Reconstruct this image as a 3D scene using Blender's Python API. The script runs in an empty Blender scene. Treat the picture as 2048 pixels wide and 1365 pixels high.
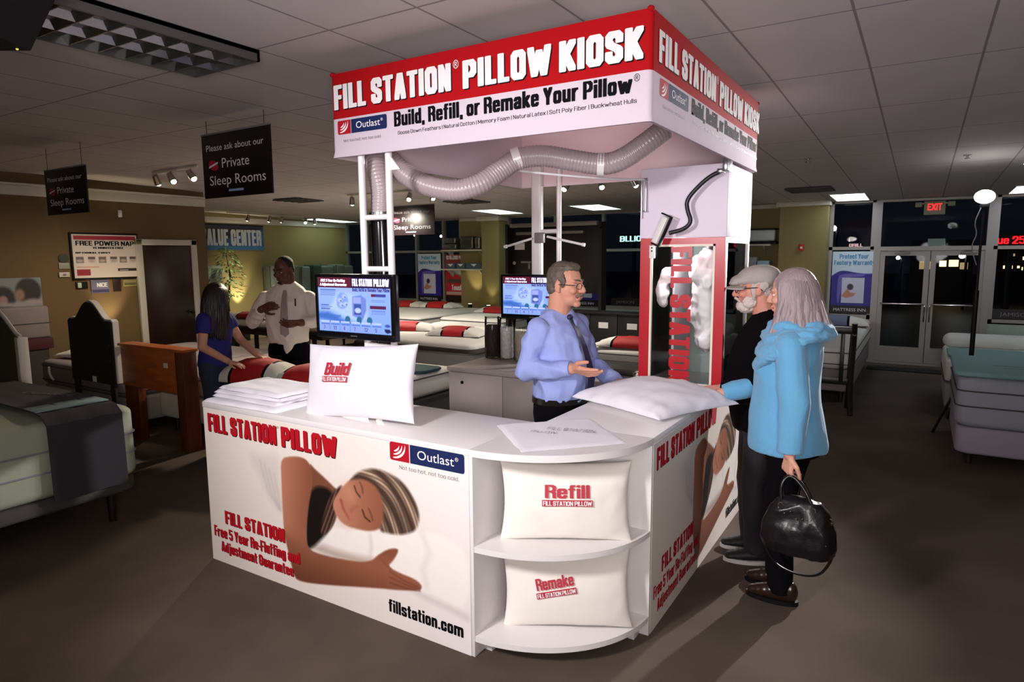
import bpy, bmesh, math, random
import numpy as np
from mathutils import Vector, Matrix, noise

random.seed(7)
sc = bpy.context.scene
COL = sc.collection
PI = math.pi

# ------------------------------------------------------------------ camera
CAM_H, F_PX, YAW, PITCH, ROLL = 1.72, 1319.8, 0.554188, 0.128381, -0.0072678
cam_d = bpy.data.cameras.new('camera')
cam = bpy.data.objects.new('camera', cam_d)
COL.objects.link(cam)
cam_d.sensor_fit = 'HORIZONTAL'
cam_d.sensor_width = 36.0
cam_d.lens = 36.0 * F_PX / 2048.0
cam_d.clip_start = 0.05
cam_d.clip_end = 200
_fw = Vector((-math.sin(YAW) * math.cos(PITCH), math.cos(YAW) * math.cos(PITCH), -math.sin(PITCH)))
_rt0 = Vector((math.cos(YAW), math.sin(YAW), 0))
_up0 = _rt0.cross(_fw)
_rt = _rt0 * math.cos(ROLL) + _up0 * math.sin(ROLL)
_up = _up0 * math.cos(ROLL) - _rt0 * math.sin(ROLL)
m_ = Matrix((_rt, _up, -_fw)).transposed().to_4x4()
m_.translation = Vector((0, 0, CAM_H))
cam.matrix_world = m_
sc.camera = cam

# ------------------------------------------------------------------ world, exposure, large lights
world = bpy.data.worlds.new('night')
sc.world = world
world.use_nodes = True
world.node_tree.nodes['Background'].inputs[0].default_value = (0.012, 0.014, 0.022, 1)
world.node_tree.nodes['Background'].inputs[1].default_value = 0.25
sc.view_settings.view_transform = 'Standard'
sc.view_settings.look = 'None'
sc.view_settings.exposure = 0.22
sc.view_settings.gamma = 1.0
sc.view_settings.use_curve_mapping = False


def light(name, kind, loc, energy, color=(1, 1, 1), target=None, **kw):
    d = bpy.data.lights.new(name, kind)
    d.energy = energy
    d.color = color
    for k, v in kw.items():
        setattr(d, k, v)
    o = bpy.data.objects.new(name, d)
    COL.objects.link(o)
    o.location = loc
    if target is not None:
        o.rotation_euler = (Vector(target) - Vector(loc)).to_track_quat('-Z', 'Y').to_euler()
    return o


# studio key flash in front of the kiosk, up high to the left of the camera
light('key_flash', 'SPOT', (-2.0, -0.35, 2.3), 310, (1.0, 0.945, 0.955), (-1.75, 2.6, 0.8), spot_size=math.radians(84), spot_blend=0.85, shadow_soft_size=0.2)
# flash bounced off the ceiling beside the camera
light('bounce_flash', 'AREA', (0.25, -0.4, 1.75), 84, (1.0, 0.94, 0.935), (-0.1, 0.9, 2.72), shape='DISK', size=0.9)
# bare back flash on the stand by the beds at the right
light('back_flash', 'SPOT', (0.40, 7.78, 2.25), 1250, (1.0, 0.965, 0.95), (-1.5, 3.0, 0.95), spot_size=math.radians(46), spot_blend=0.6, shadow_soft_size=0.04)
# house spots near the ceiling tracks; the first is added fill, off any track
light('house_fill_spot', 'SPOT', (-5.7, 5.6, 2.45), 260, (1.0, 0.84, 0.62), (-4.9, 3.3, 0.0), spot_size=math.radians(100), spot_blend=0.8, shadow_soft_size=0.06)
light('house_fill_spot', 'SPOT', (-7.1, 4.5, 2.45), 110, (1.0, 0.82, 0.60), (-8.2, 4.0, 0.3), spot_size=math.radians(120), spot_blend=0.9, shadow_soft_size=0.08)
light('house_fill_spot', 'SPOT', (-10.6, 8.6, 2.35), 240, (1.0, 0.88, 0.66), (-10.6, 8.4, 0.3), spot_size=math.radians(140), spot_blend=0.9, shadow_soft_size=0.1)
light('house_fill_spot', 'SPOT', (-7.0, 7.4, 2.4), 300, (1.0, 0.90, 0.76), (-6.9, 8.4, 0.4), spot_size=math.radians(140), spot_blend=0.9, shadow_soft_size=0.1)
light('house_fill_spot', 'SPOT', (-3.4, 7.3, 2.4), 140, (1.0, 0.90, 0.78), (-4.2, 6.9, 0.4), spot_size=math.radians(130), spot_blend=0.9, shadow_soft_size=0.1)


# ------------------------------------------------------------------ helpers: scene graph
WM = {}


def tag(o, label, cat, group=None):
    o['label'] = label
    o['category'] = cat
    if group:
        o['group'] = group
    return o


def thing(name, label, cat, loc=(0, 0, 0), rz=0.0, group=None):
    o = bpy.data.objects.new(name, None)
    o.empty_display_size = 0.1
    COL.objects.link(o)
    o.location = loc
    o.rotation_euler = (0, 0, rz)
    WM[o.name] = Matrix.Translation(loc) @ Matrix.Rotation(rz, 4, 'Z')
    return tag(o, label, cat, group)


def copy_tree(o, parent=None):
    c = o.copy()
    COL.objects.link(c)
    c.parent = parent
    if o.name in WM:
        WM[c.name] = WM[o.name]
    for ch in list(o.children):
        copy_tree(ch, c)
    return c


def place(o, loc, rz=0.0, label=None, group=None):
    o.location = loc
    o.rotation_euler = (0, 0, rz)
    WM[o.name] = Matrix.Translation(loc) @ Matrix.Rotation(rz, 4, 'Z')
    if label:
        o['label'] = label
    if group:
        o['group'] = group
    return o


class MB:
    def __init__(s):
        s.v, s.f, s.m = [], [], []

    def add(s, v, f, mi=0):
        n = len(s.v)
        s.v += [tuple(p) for p in v]
        for q in f:
            s.f.append(tuple(i + n for i in q))
            s.m.append(mi)
        return s

    def xf(s, M, start=0):
        for i in range(start, len(s.v)):
            s.v[i] = tuple(M @ Vector(s.v[i]))
        return s

    def box(s, x0, y0, z0, x1, y1, z1, bev=0.0, seg=2, mi=0, M=None):
        bm = bmesh.new()
        bmesh.ops.create_cube(bm, size=1)
        for v in bm.verts:
            v.co = Vector((x0 + (v.co.x + .5) * (x1 - x0), y0 + (v.co.y + .5) * (y1 - y0), z0 + (v.co.z + .5) * (z1 - z0)))
        if bev > 0:
            bev = min(bev, .49 * min(abs(x1 - x0), abs(y1 - y0), abs(z1 - z0)))
            bmesh.ops.bevel(bm, geom=bm.edges[:], offset=bev, segments=seg, profile=.5, affect='EDGES')
        s.bm(bm, mi, M)
        return s

    def bm(s, bm, mi=0, M=None):
        bm.verts.index_update()
        vs = [(M @ v.co) if M else v.co.copy() for v in bm.verts]
        s.add(vs, [[v.index for v in f.verts] for f in bm.faces], mi)
        bm.free()

    def tube(s, pts, r, n=10, mi=0, closed=False, flat=1.0):
        pts = [Vector(p) for p in pts]
        k = len(pts)
        rr = r if hasattr(r, '__len__') else [r] * k
        t0 = (pts[1] - pts[0]).normalized()
        a = t0.orthogonal().normalized()
        vs, fs = [], []
        for i, p in enumerate(pts):
            if closed:
                t = (pts[(i + 1) % k] - pts[i - 1]).normalized()
            else:
                t = (pts[min(i + 1, k - 1)] - pts[max(i - 1, 0)])
                t = t.normalized() if t.length > 1e-9 else t0
            a = (a - t * a.dot(t))
            a = a.normalized() if a.length > 1e-9 else t.orthogonal().normalized()
            b = t.cross(a)
            for j in range(n):
                th = 2 * PI * j / n
                vs.append(p + a * (math.cos(th) * rr[i]) + b * (math.sin(th) * rr[i] * flat))
        for i in range(k if closed else k - 1):
            for j in range(n):
                i2 = (i + 1) % k
                fs.append((i * n + j, i * n + (j + 1) % n, i2 * n + (j + 1) % n, i2 * n + j))
        if not closed:
            fs.append(tuple(reversed(range(n))))
            fs.append(tuple((k - 1) * n + j for j in range(n)))
        return s.add(vs, fs, mi)

    def cyl(s, p, q, r0, r1=None, n=16, mi=0):
        return s.tube([p, q], [r0, r0 if r1 is None else r1], n, mi)

    def cap(s, p, q, r0, r1=None, n=12, mi=0):
        r1 = r0 if r1 is None else r1
        p, q = Vector(p), Vector(q)
        d = q - p
        L = d.length
        d = d / L if L > 1e-9 else Vector((0, 0, 1))
        pts, rs = [], []
        for k in range(5):
            th = PI / 2 * k / 4
            pts.append(p - d * r0 * math.cos(th) * 0.999)
            rs.append(max(r0 * math.sin(th), r0 * .02))
        for k in range(5):
            th = PI / 2 * k / 4
            pts.append(q + d * r1 * math.sin(th) * 0.999)
            rs.append(max(r1 * math.cos(th), r1 * .02))
        return s.tube(pts, rs, n, mi)

    def ell(s, c, r, n=16, M=None, mi=0, k=10):
        """ellipsoid, optionally oriented by 3x3 M"""
        vs, fs = [], []
        c = Vector(c)
        for i in range(1, k):
            ph = PI * i / k
            for j in range(n):
                th = 2 * PI * j / n
                p = Vector((r[0] * math.sin(ph) * math.cos(th), r[1] * math.sin(ph) * math.sin(th), r[2] * math.cos(ph)))
                vs.append(c + (M @ p if M else p))
        top = Vector((0, 0, r[2]))
        vs.append(c + (M @ top if M else top))
        vs.append(c - (M @ top if M else top))
        for i in range(k - 2):
            for j in range(n):
                fs.append((i * n + j, (i + 1) * n + j, (i + 1) * n + (j + 1) % n, i * n + (j + 1) % n))
        a, b = (k - 1) * n, (k - 1) * n + 1
        for j in range(n):
            fs.append((a, j, (j + 1) % n))
            fs.append((b, (k - 2) * n + (j + 1) % n, (k - 2) * n + j))
        return s.add(vs, fs, mi)

    def lathe(s, prof, c=(0, 0, 0), n=24, mi=0):
        vs, fs = [], []
        for r, z in prof:
            for j in range(n):
                th = 2 * PI * j / n
                vs.append((c[0] + r * math.cos(th), c[1] + r * math.sin(th), c[2] + z))
        k = len(prof)
        for i in range(k - 1):
            for j in range(n):
                fs.append((i * n + j, i * n + (j + 1) % n, (i + 1) * n + (j + 1) % n, (i + 1) * n + j))
        fs.append(tuple(reversed(range(n))))
        fs.append(tuple((k - 1) * n + j for j in range(n)))
        return s.add(vs, fs, mi)

    def prism(s, poly, a, b, axis='z', mi=0):
        """extrude a polygon. axis z: (x,y), axis y: (x,z), axis x: (y,z)"""
        n = len(poly)
        mk = {'z': lambda p, h: (p[0], p[1], h), 'y': lambda p, h: (p[0], h, p[1]), 'x': lambda p, h: (h, p[0], p[1])}[axis]
        vs = [mk(p, a) for p in poly] + [mk(p, b) for p in poly]
        fs = [tuple(reversed(range(n))), tuple(range(n, 2 * n))]
        for i in range(n):
            fs.append((i, (i + 1) % n, n + (i + 1) % n, n + i))
        return s.add(vs, fs, mi)

    def loft(s, secs, F=None, n=28, mi=0, e=2.0):
        """secs: (z, cf, cl, rf, rl) ellipse sections, F maps (f,l,z)->world"""
        vs, fs = [], []
        for (z, cf, cl, rf, rl) in secs:
            for j in range(n):
                th = 2 * PI * j / n
                c_, s_ = math.cos(th), math.sin(th)
                x = cf + rf * math.copysign(abs(c_) ** (2 / e), c_)
                y = cl + rl * math.copysign(abs(s_) ** (2 / e), s_)
                vs.append(F(x, y, z) if F else (x, y, z))
        k = len(secs)
        for i in range(k - 1):
            for j in range(n):
                fs.append((i * n + j, i * n + (j + 1) % n, (i + 1) * n + (j + 1) % n, (i + 1) * n + j))
        fs.append(tuple(reversed(range(n))))
        fs.append(tuple((k - 1) * n + j for j in range(n)))
        return s.add(vs, fs, mi)


def mesh_of(name, mb, mats, smooth=40):
    me = bpy.data.meshes.new(name)
    me.from_pydata(mb.v, [], mb.f)
    mats = mats if isinstance(mats, (list, tuple)) else [mats]
    for m in mats:
        me.materials.append(m)
    if len(mats) > 1:
        me.polygons.foreach_set('material_index', mb.m)
    bm = bmesh.new()
    bm.from_mesh(me)
    bmesh.ops.recalc_face_normals(bm, faces=bm.faces[:])
    bm.to_mesh(me)
    bm.free()
    if smooth:
        me.polygons.foreach_set('use_smooth', [True] * len(me.polygons))
        me.set_sharp_from_angle(angle=math.radians(smooth))
    me.update()
    return me


def obj(name, mb, mats, parent=None, world=True, smooth=40, label=None):
    """link a builder (or a mesh) as ONE object; world coordinates are moved into the parent's frame"""
    if parent is not None and world and isinstance(mb, MB):
        mb.xf(WM[parent.name].inverted())
    me = mesh_of(name, mb, mats, smooth) if isinstance(mb, MB) else mb
    if parent is not None and world and not isinstance(mb, MB):
        me.transform(WM[parent.name].inverted())
    o = bpy.data.objects.new(name, me)
    COL.objects.link(o)
    if parent is not None:
        o.parent = parent
        WM[o.name] = WM[parent.name]
    else:
        WM[o.name] = Matrix.Identity(4)
    if label:
        o['label'] = label
    return o


def struct(name, mb, mats, smooth=40):
    o = obj(name, mb, mats, None, smooth=smooth)
    o['kind'] = 'structure'
    return o


# ------------------------------------------------------------------ helpers: materials
def lin(c):
    """sRGB 0..255 or hex string -> linear rgb"""
    if isinstance(c, str):
        c = tuple(int(c[i:i + 2], 16) for i in (0, 2, 4))
    out = []
    for x in c:
        x = x / 255.0
        out.append(x / 12.92 if x <= .04045 else ((x + .055) / 1.055) ** 2.4)
    return tuple(out)


MATS = {}


def mat(name, col, rough=.55, metal=0.0, bump=0.0, bscale=60.0, var=0.0, vscale=4.0, emit=0.0, spec=.5, trans=0.0, alpha=1.0, sheen=0.0, stretch=None, coat=0.0):
    if name in MATS:
        return MATS[name]
    m = bpy.data.materials.new(name)
    m.use_nodes = True
    nt = m.node_tree
    b = nt.nodes['Principled BSDF']
    c = (*lin(col), 1)
    b.inputs['Base Color'].default_value = c
    b.inputs['Roughness'].default_value = rough
    b.inputs['Metallic'].default_value = metal
    b.inputs['Specular IOR Level'].default_value = spec
    b.inputs['Transmission Weight'].default_value = trans
    b.inputs['Alpha'].default_value = alpha
    b.inputs['Sheen Weight'].default_value = sheen
    b.inputs['Coat Weight'].default_value = coat
    if emit:
        b.inputs['Emission Color'].default_value = c
        b.inputs['Emission Strength'].default_value = emit
    if bump or var:
        tc = nt.nodes.new('ShaderNodeTexCoord')
        mp = nt.nodes.new('ShaderNodeMapping')
        nt.links.new(tc.outputs['Object'], mp.inputs[0])
        if stretch:
            mp.inputs['Scale'].default_value = stretch
    if var:
        n = nt.nodes.new('ShaderNodeTexNoise')
        n.inputs['Scale'].default_value = vscale
        n.inputs['Detail'].default_value = 5
        nt.links.new(mp.outputs[0], n.inputs['Vector'])
        mx = nt.nodes.new('ShaderNodeMix')
        mx.data_type = 'RGBA'
        mx.inputs[6].default_value = tuple(x * (1 - var) for x in c[:3]) + (1,)
        mx.inputs[7].default_value = tuple(min(1, x * (1 + var)) for x in c[:3]) + (1,)
        nt.links.new(n.outputs['Fac'], mx.inputs[0])
        nt.links.new(mx.outputs[2], b.inputs['Base Color'])
    if bump:
        n = nt.nodes.new('ShaderNodeTexNoise')
        n.inputs['Scale'].default_value = bscale
        n.inputs['Detail'].default_value = 4
        nt.links.new(mp.outputs[0], n.inputs['Vector'])
        bp = nt.nodes.new('ShaderNodeBump')
        bp.inputs['Strength'].default_value = bump
        bp.inputs['Distance'].default_value = .01
        nt.links.new(n.outputs['Fac'], bp.inputs['Height'])
        nt.links.new(bp.outputs['Normal'], b.inputs['Normal'])
    MATS[name] = m
    return m


def mat_print(name='printed_picture', rough=.5, emit=0.0):
    """ink on paper (or a lit screen): colour comes from the print itself, stored per vertex"""
    if name in MATS:
        return MATS[name]
    m = bpy.data.materials.new(name)
    m.use_nodes = True
    nt = m.node_tree
    b = nt.nodes['Principled BSDF']
    a = nt.nodes.new('ShaderNodeVertexColor')
    a.layer_name = 'ink'
    b.inputs['Roughness'].default_value = rough
    if emit:
        nt.links.new(a.outputs['Color'], b.inputs['Emission Color'])
        b.inputs['Emission Strength'].default_value = emit
        b.inputs['Base Color'].default_value = (.01, .01, .012, 1)
    else:
        nt.links.new(a.outputs['Color'], b.inputs['Base Color'])
    MATS[name] = m
    return m


def mat_wood(name, c1, c2, scale=(1, 1, 1), rough=.4):
    if name in MATS:
        return MATS[name]
    m = bpy.data.materials.new(name)
    m.use_nodes = True
    nt = m.node_tree
    b = nt.nodes['Principled BSDF']
    tc = nt.nodes.new('ShaderNodeTexCoord')
    mp = nt.nodes.new('ShaderNodeMapping')
    mp.inputs['Scale'].default_value = scale
    nt.links.new(tc.outputs['Object'], mp.inputs[0])
    n = nt.nodes.new('ShaderNodeTexNoise')
    n.inputs['Scale'].default_value = 3
    n.inputs['Detail'].default_value = 8
    n.inputs['Distortion'].default_value = .6
    nt.links.new(mp.outputs[0], n.inputs['Vector'])
    r = nt.nodes.new('ShaderNodeValToRGB')
    r.color_ramp.elements[0].position = .35
    r.color_ramp.elements[0].color = (*lin(c1), 1)
    r.color_ramp.elements[1].position = .68
    r.color_ramp.elements[1].color = (*lin(c2), 1)
    nt.links.new(n.outputs['Fac'], r.inputs[0])
    nt.links.new(r.outputs[0], b.inputs['Base Color'])
    b.inputs['Roughness'].default_value = rough
    MATS[name] = m
    return m


def mat_glass(name, tint=(1, 1, 1), refl=.12, rough=.0, dens=1.0):
    """thin pane: lets light straight through, with a surface reflection"""
    if name in MATS:
        return MATS[name]
    m = bpy.data.materials.new(name)
    m.use_nodes = True
    nt = m.node_tree
    nt.nodes.clear()
    out = nt.nodes.new('ShaderNodeOutputMaterial')
    mix = nt.nodes.new('ShaderNodeMixShader')
    tr = nt.nodes.new('ShaderNodeBsdfTransparent')
    tr.inputs[0].default_value = (*tint, 1)
    gl = nt.nodes.new('ShaderNodeBsdfGlossy')
    gl.inputs['Roughness'].default_value = rough
    lw = nt.nodes.new('ShaderNodeLayerWeight')
    lw.inputs[0].default_value = refl
    nt.links.new(lw.outputs['Fresnel'], mix.inputs[0])
    nt.links.new(tr.outputs[0], mix.inputs[1])
    nt.links.new(gl.outputs[0], mix.inputs[2])
    nt.links.new(mix.outputs[0], out.inputs[0])
    MATS[name] = m
    return m


# ------------------------------------------------------------------ helpers: printed pictures
class Pic:
    def __init__(s, w, h, res, bg):
        s.w, s.h = w, h
        s.W, s.H = max(2, int(w * res)), max(2, int(h * res))
        s.X, s.Y = np.meshgrid(np.linspace(0, w, s.W), np.linspace(0, h, s.H))
        s.c = np.zeros((s.H, s.W, 3))
        s.c[:] = np.array(bg) / 255.0
        s.px = w / s.W

    def _mix(s, a, col):
        if callable(col):
            c = col(s.X, s.Y)
        else:
            c = np.array(col)
        c = c / 255.0
        s.c = s.c * (1 - a[..., None]) + c * a[..., None]
        return s

    def sdf(s, pts):
        P = np.array(pts, float)
        Q = np.roll(P, -1, axis=0)
        d = np.full(s.X.shape, 1e9)
        ins = np.zeros(s.X.shape, bool)
        for (x0, y0), (x1, y1) in zip(P, Q):
            ex, ey = x1 - x0, y1 - y0
            wx, wy = s.X - x0, s.Y - y0
            t = np.clip((wx * ex + wy * ey) / (ex * ex + ey * ey + 1e-12), 0, 1)
            d = np.minimum(d, (wx - ex * t) ** 2 + (wy - ey * t) ** 2)
            cond = ((y0 > s.Y) != (y1 > s.Y))
            with np.errstate(divide='ignore', invalid='ignore'):
                xi = x0 + (s.Y - y0) * ex / (ey if abs(ey) > 1e-12 else 1e-12)
            ins ^= cond & (s.X < xi)
        d = np.sqrt(d)
        return np.where(ins, -d, d)

    def poly(s, pts, col, soft=None, op=1.0):
        soft = s.px * .7 if soft is None else soft
        a = np.clip(.5 - s.sdf(smooth_loop(pts) if len(pts) > 6 else pts) / (2 * soft), 0, 1)
        return s._mix(a * op, col)

    def rect(s, x0, y0, x1, y1, col, op=1.0):
        a = ((s.X >= x0) & (s.X <= x1) & (s.Y >= y0) & (s.Y <= y1)).astype(float)
        return s._mix(a * op, col)

    def ell(s, cx, cy, rx, ry, col, soft=.1, op=1.0, rot=0.0):
        dx, dy = s.X - cx, s.Y - cy
        c, sn = math.cos(rot), math.sin(rot)
        u, v = (dx * c + dy * sn) / rx, (-dx * sn + dy * c) / ry
        r = np.sqrt(u * u + v * v)
        a = np.clip((1 + soft - r) / (2 * soft), 0, 1)
        return s._mix(a * op, col)

    def line(s, pts, wd, col, op=1.0, soft=None):
        d = np.full(s.X.shape, 1e9)
        for (x0, y0), (x1, y1) in zip(pts[:-1], pts[1:]):
            ex, ey = x1 - x0, y1 - y0
            wx, wy = s.X - x0, s.Y - y0
            t = np.clip((wx * ex + wy * ey) / (ex * ex + ey * ey + 1e-12), 0, 1)
            d = np.minimum(d, np.hypot(wx - ex * t, wy - ey * t))
        soft = s.px * .7 if soft is None else soft
        a = np.clip(.5 - (d - wd / 2) / (2 * soft), 0, 1)
        return s._mix(a * op, col)

    def mesh(s, name, o, ux, uy, m):
        """o: lower left corner, ux/uy unit directions"""
        o, ux, uy = np.array(o, float), np.array(ux, float), np.array(uy, float)
        V = o + s.X[..., None] * ux + s.Y[..., None] * uy
        idx = np.arange(s.W * s.H).reshape(s.H, s.W)
        F = np.stack([idx[:-1, :-1], idx[:-1, 1:], idx[1:, 1:], idx[1:, :-1]], -1).reshape(-1, 4)
        me = bpy.data.meshes.new(name)
        me.from_pydata(V.reshape(-1, 3).tolist(), [], F.tolist())
        c = s.c.reshape(-1, 3)
        c = np.where(c <= .04045, c / 12.92, ((c + .055) / 1.055) ** 2.4)
        at = me.color_attributes.new('ink', 'FLOAT_COLOR', 'POINT')
        at.data.foreach_set('color', np.concatenate([c, np.ones((len(c), 1))], 1).astype(np.float32).ravel())
        me.materials.append(m)
        me.update()
        return me


def smooth_loop(pts, it=2):
    P = [tuple(p) for p in pts]
    for _ in range(it):
        Q = []
        for i in range(len(P)):
            a, b = P[i], P[(i + 1) % len(P)]
            Q += [(a[0] * .75 + b[0] * .25, a[1] * .75 + b[1] * .25), (a[0] * .25 + b[0] * .75, a[1] * .25 + b[1] * .75)]
        P = Q
    return P


def smooth_path(pts, it=3):
    P = [Vector(p) for p in pts]
    for _ in range(it):
        Q = [P[0]]
        for a, b in zip(P[:-1], P[1:]):
            Q += [a * .75 + b * .25, a * .25 + b * .75]
        Q.append(P[-1])
        P = Q
    return P


# ------------------------------------------------------------------ helpers: lettering
RING = '0,.15 0,.85 .3,1 .7,1 1,.85 1,.15 .7,0 .3,0 0,.15'
GL = {
    'A': '0,0 .42,1 .58,1 1,0|.2,.26 .8,.26', 'B': '0,0 0,1 .7,1 1,.86 1,.66 .75,.52 0,.52|.75,.52 1,.4 1,.14 .7,0 0,0',
    'C': '1,.64 1,.85 .7,1 .3,1 0,.85 0,.15 .3,0 .7,0 1,.15 1,.38', 'D': '0,0 0,1 .65,1 1,.82 1,.18 .65,0 0,0',
    'E': '1,1 0,1 0,0 1,0|0,.52 .85,.52', 'F': '1,1 0,1 0,0|0,.5 .85,.5',
    'G': '1,.66 1,.85 .7,1 .3,1 0,.85 0,.15 .3,0 .7,0 1,.15 1,.46 .62,.46', 'H': '0,0 0,1|1,0 1,1|0,.52 1,.52',
    'I': '0,0 0,1', 'J': '1,1 1,.15 .7,0 .3,0 0,.15 0,.3', 'K': '0,0 0,1|1,1 .1,.42|.28,.6 1,0', 'L': '0,1 0,0 1,0',
    'M': '0,0 0,1 .5,.2 1,1 1,0', 'N': '0,0 0,1|0,1 1,0|1,0 1,1', 'O': RING, 'P': '0,0 0,1 .7,1 1,.86 1,.58 .7,.44 0,.44',
    'Q': RING + '|.6,.25 1,0', 'R': '0,0 0,1 .7,1 1,.87 1,.62 .75,.5 0,.5|.72,.5 1,.36 1,0',
    'S': '1,.74 1,.87 .7,1 .3,1 0,.87 0,.68 .15,.58 .85,.42 1,.32 1,.13 .7,0 .3,0 0,.13 0,.26', 'T': '0,1 1,1|.5,1 .5,0',
    'U': '0,1 0,.15 .3,0 .7,0 1,.15 1,1', 'V': '0,1 .45,0 .55,0 1,1', 'W': '0,1 .22,0 .5,.85 .78,0 1,1',
    'X': '0,0 1,1|0,1 1,0', 'Y': '0,1 .5,.45 1,1|.5,.45 .5,0', 'Z': '0,1 1,1 0,0 1,0',
    '0': RING, '1': '.2,.8 .6,1 .6,0', '2': '0,.7 0,.86 .3,1 .7,1 1,.86 1,.62 0,0 1,0', '3': '0,.86 .3,1 .7,1 1,.86 1,.66 .7,.52 .4,.52|.7,.52 1,.38 1,.14 .7,0 .3,0 0,.14',
    '4': '.75,0 .75,1 0,.3 1,.3', '5': '1,1 0,1 0,.55 .7,.62 1,.5 1,.14 .7,0 .3,0 0,.14', '7': '0,1 1,1 .4,0', '9': '1,.5 .3,.44 0,.56 0,.86 .3,1 .7,1 1,.86 1,.14 .7,0 .3,0 0,.14',
    'a': '0,.55 .25,.7 .75,.7 1,.57 1,0|1,.4 .3,.36 0,.27 0,.1 .3,0 .7,.02 1,.14', 'b': '0,1 0,0|0,.6 .4,.7 .75,.7 1,.57 1,.13 .75,0 .4,0 0,.1',
    'c': '1,.46 1,.57 .75,.7 .25,.7 0,.57 0,.13 .25,0 .75,0 1,.13 1,.24', 'd': '1,1 1,0|1,.6 .6,.7 .25,.7 0,.57 0,.13 .25,0 .6,0 1,.1',
    'e': '0,.37 1,.37 1,.58 .75,.7 .25,.7 0,.58 0,.12 .25,0 .75,0 1,.1 1,.14', 'f': '1,1 .6,1 .4,.9 .4,0|0,.7 .9,.7',
    'g': '1,.7 1,-.1 .7,-.22 .2,-.22 0,-.12|1,.6 .6,.7 .25,.7 0,.57 0,.15 .25,.02 .6,.02 1,.12', 'h': '0,1 0,0|0,.58 .4,.7 .75,.7 1,.57 1,0',
    'i': '0,.7 0,0|0,.95 0,1', 'j': '1,.7 1,-.1 .6,-.22 0,-.22|1,.95 1,1', 'k': '0,1 0,0|1,.7 .1,.3|.3,.44 1,0', 'l': '0,1 0,0',
    'm': '0,.7 0,0|0,.58 .2,.7 .38,.7 .5,.57 .5,0|.5,.58 .7,.7 .88,.7 1,.57 1,0', 'n': '0,.7 0,0|0,.58 .4,.7 .75,.7 1,.57 1,0',
    'o': '0,.13 0,.57 .25,.7 .75,.7 1,.57 1,.13 .75,0 .25,0 0,.13', 'p': '0,.7 0,-.22|0,.6 .4,.7 .75,.7 1,.57 1,.13 .75,0 .4,0 0,.1',
    'r': '0,.7 0,0|0,.5 .5,.7 1,.7', 's': '1,.56 1,.6 .75,.7 .25,.7 0,.6 0,.46 .15,.4 .85,.3 1,.24 1,.1 .75,0 .25,0 0,.1 0,.14',
    't': '.4,.95 .4,.12 .6,0 1,0|0,.7 1,.7', 'u': '0,.7 0,.13 .25,0 .6,0 1,.12|1,.7 1,0', 'v': '0,.7 .5,0 1,.7', 'w': '0,.7 .25,0 .5,.6 .75,0 1,.7',
    'x': '0,0 1,.7|0,.7 1,0', 'y': '0,.7 .5,.05|1,.7 .4,-.22 .05,-.22', 'z': '0,.7 1,.7 0,0 1,0',
    ',': '0,.02 0,-.16', '.': '0,0 0,.03', '-': '0,.36 1,.36', '|': '0,-.1 0,1', "'": '0,.8 0,1', '&': '1,0 .2,.75 .3,1 .6,1 .65,.8 0,.3 .1,0 .5,0 1,.4',
}
GW = {'I': 0, 'l': 0, 'i': 0, '.': 0, ',': 0, '|': 0, "'": 0, 'M': .82, 'W': .9, 'm': .86, 'w': .84, 'T': .55, 'L': .47, 'F': .49, 'E': .5, 't': .38, 'f': .4, 'r': .42, '1': .36, '-': .26, 'j': .3, 'A': .6, 'V': .58, 'N': .6}


def hull(pts):
    pts = sorted(set((round(x, 6), round(y, 6)) for x, y in pts))

    def half(ps):
        h = []
        for p in ps:
            while len(h) >= 2 and (h[-1][0] - h[-2][0]) * (p[1] - h[-2][1]) - (h[-1][1] - h[-2][1]) * (p[0] - h[-2][0]) <= 1e-12:
                h.pop()
            h.append(p)
        return h
    a, b = half(pts), half(pts[::-1])
    return a[:-1] + b[:-1]


def heavy_text(s, hx=.128, hy=.085, gap=.05, space=.24):
    """list of convex 2D polygons, cap height 1; returns polys and width"""
    out, x = [], 0.0
    for ch in s:
        if ch == ' ':
            x += space
            continue
        if ch == '\u00ae':
            for k in range(12):
                a0, a1 = 2 * PI * k / 12, 2 * PI * (k + 1) / 12
                q = []
                for a in (a0, a1):
                    for r in (.15, .2):
                        q.append((x + .2 + r * math.cos(a), .95 + r * 1.1 * math.sin(a)))
                out.append(hull(q))
            for (p, q) in (((.13, .85), (.13, 1.05)), ((.13, 1.05), (.26, 1.0)), ((.13, .95), (.26, 1.0)), ((.18, .95), (.27, .85))):
                out.append(hull([(x + c[0] + dx, c[1] + dy) for c in (p, q) for dx in (-.02, .02) for dy in (-.015, .015)]))
            x += .44
            continue
        g = GL.get(ch)
        if g is None:
            x += space
            continue
        base = GW.get(ch, .6 if ch.isupper() or ch.isdigit() else .54)
        w = base + 0.0
        inner = max(0.0, w - 2 * hx)
        for st in g.split('|') if ch != '|' else [g]:
            P = []
            for t in st.split(' '):
                a, b = t.split(',')
                P.append((x + hx + float(a) * inner, hy + float(b) * (1 - 2 * hy)))
            for p, q in zip(P[:-1], P[1:]):
                out.append(hull([(c[0] + dx * hx, c[1] + dy * hy) for c in (p, q) for dx, dy in ((-1, -.75), (-.75, -1), (.75, -1), (1, -.75), (1, .75), (.75, 1), (-.75, 1), (-1, .75))]))
        x += max(w, 2 * hx) + gap
    return out, x - gap


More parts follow.
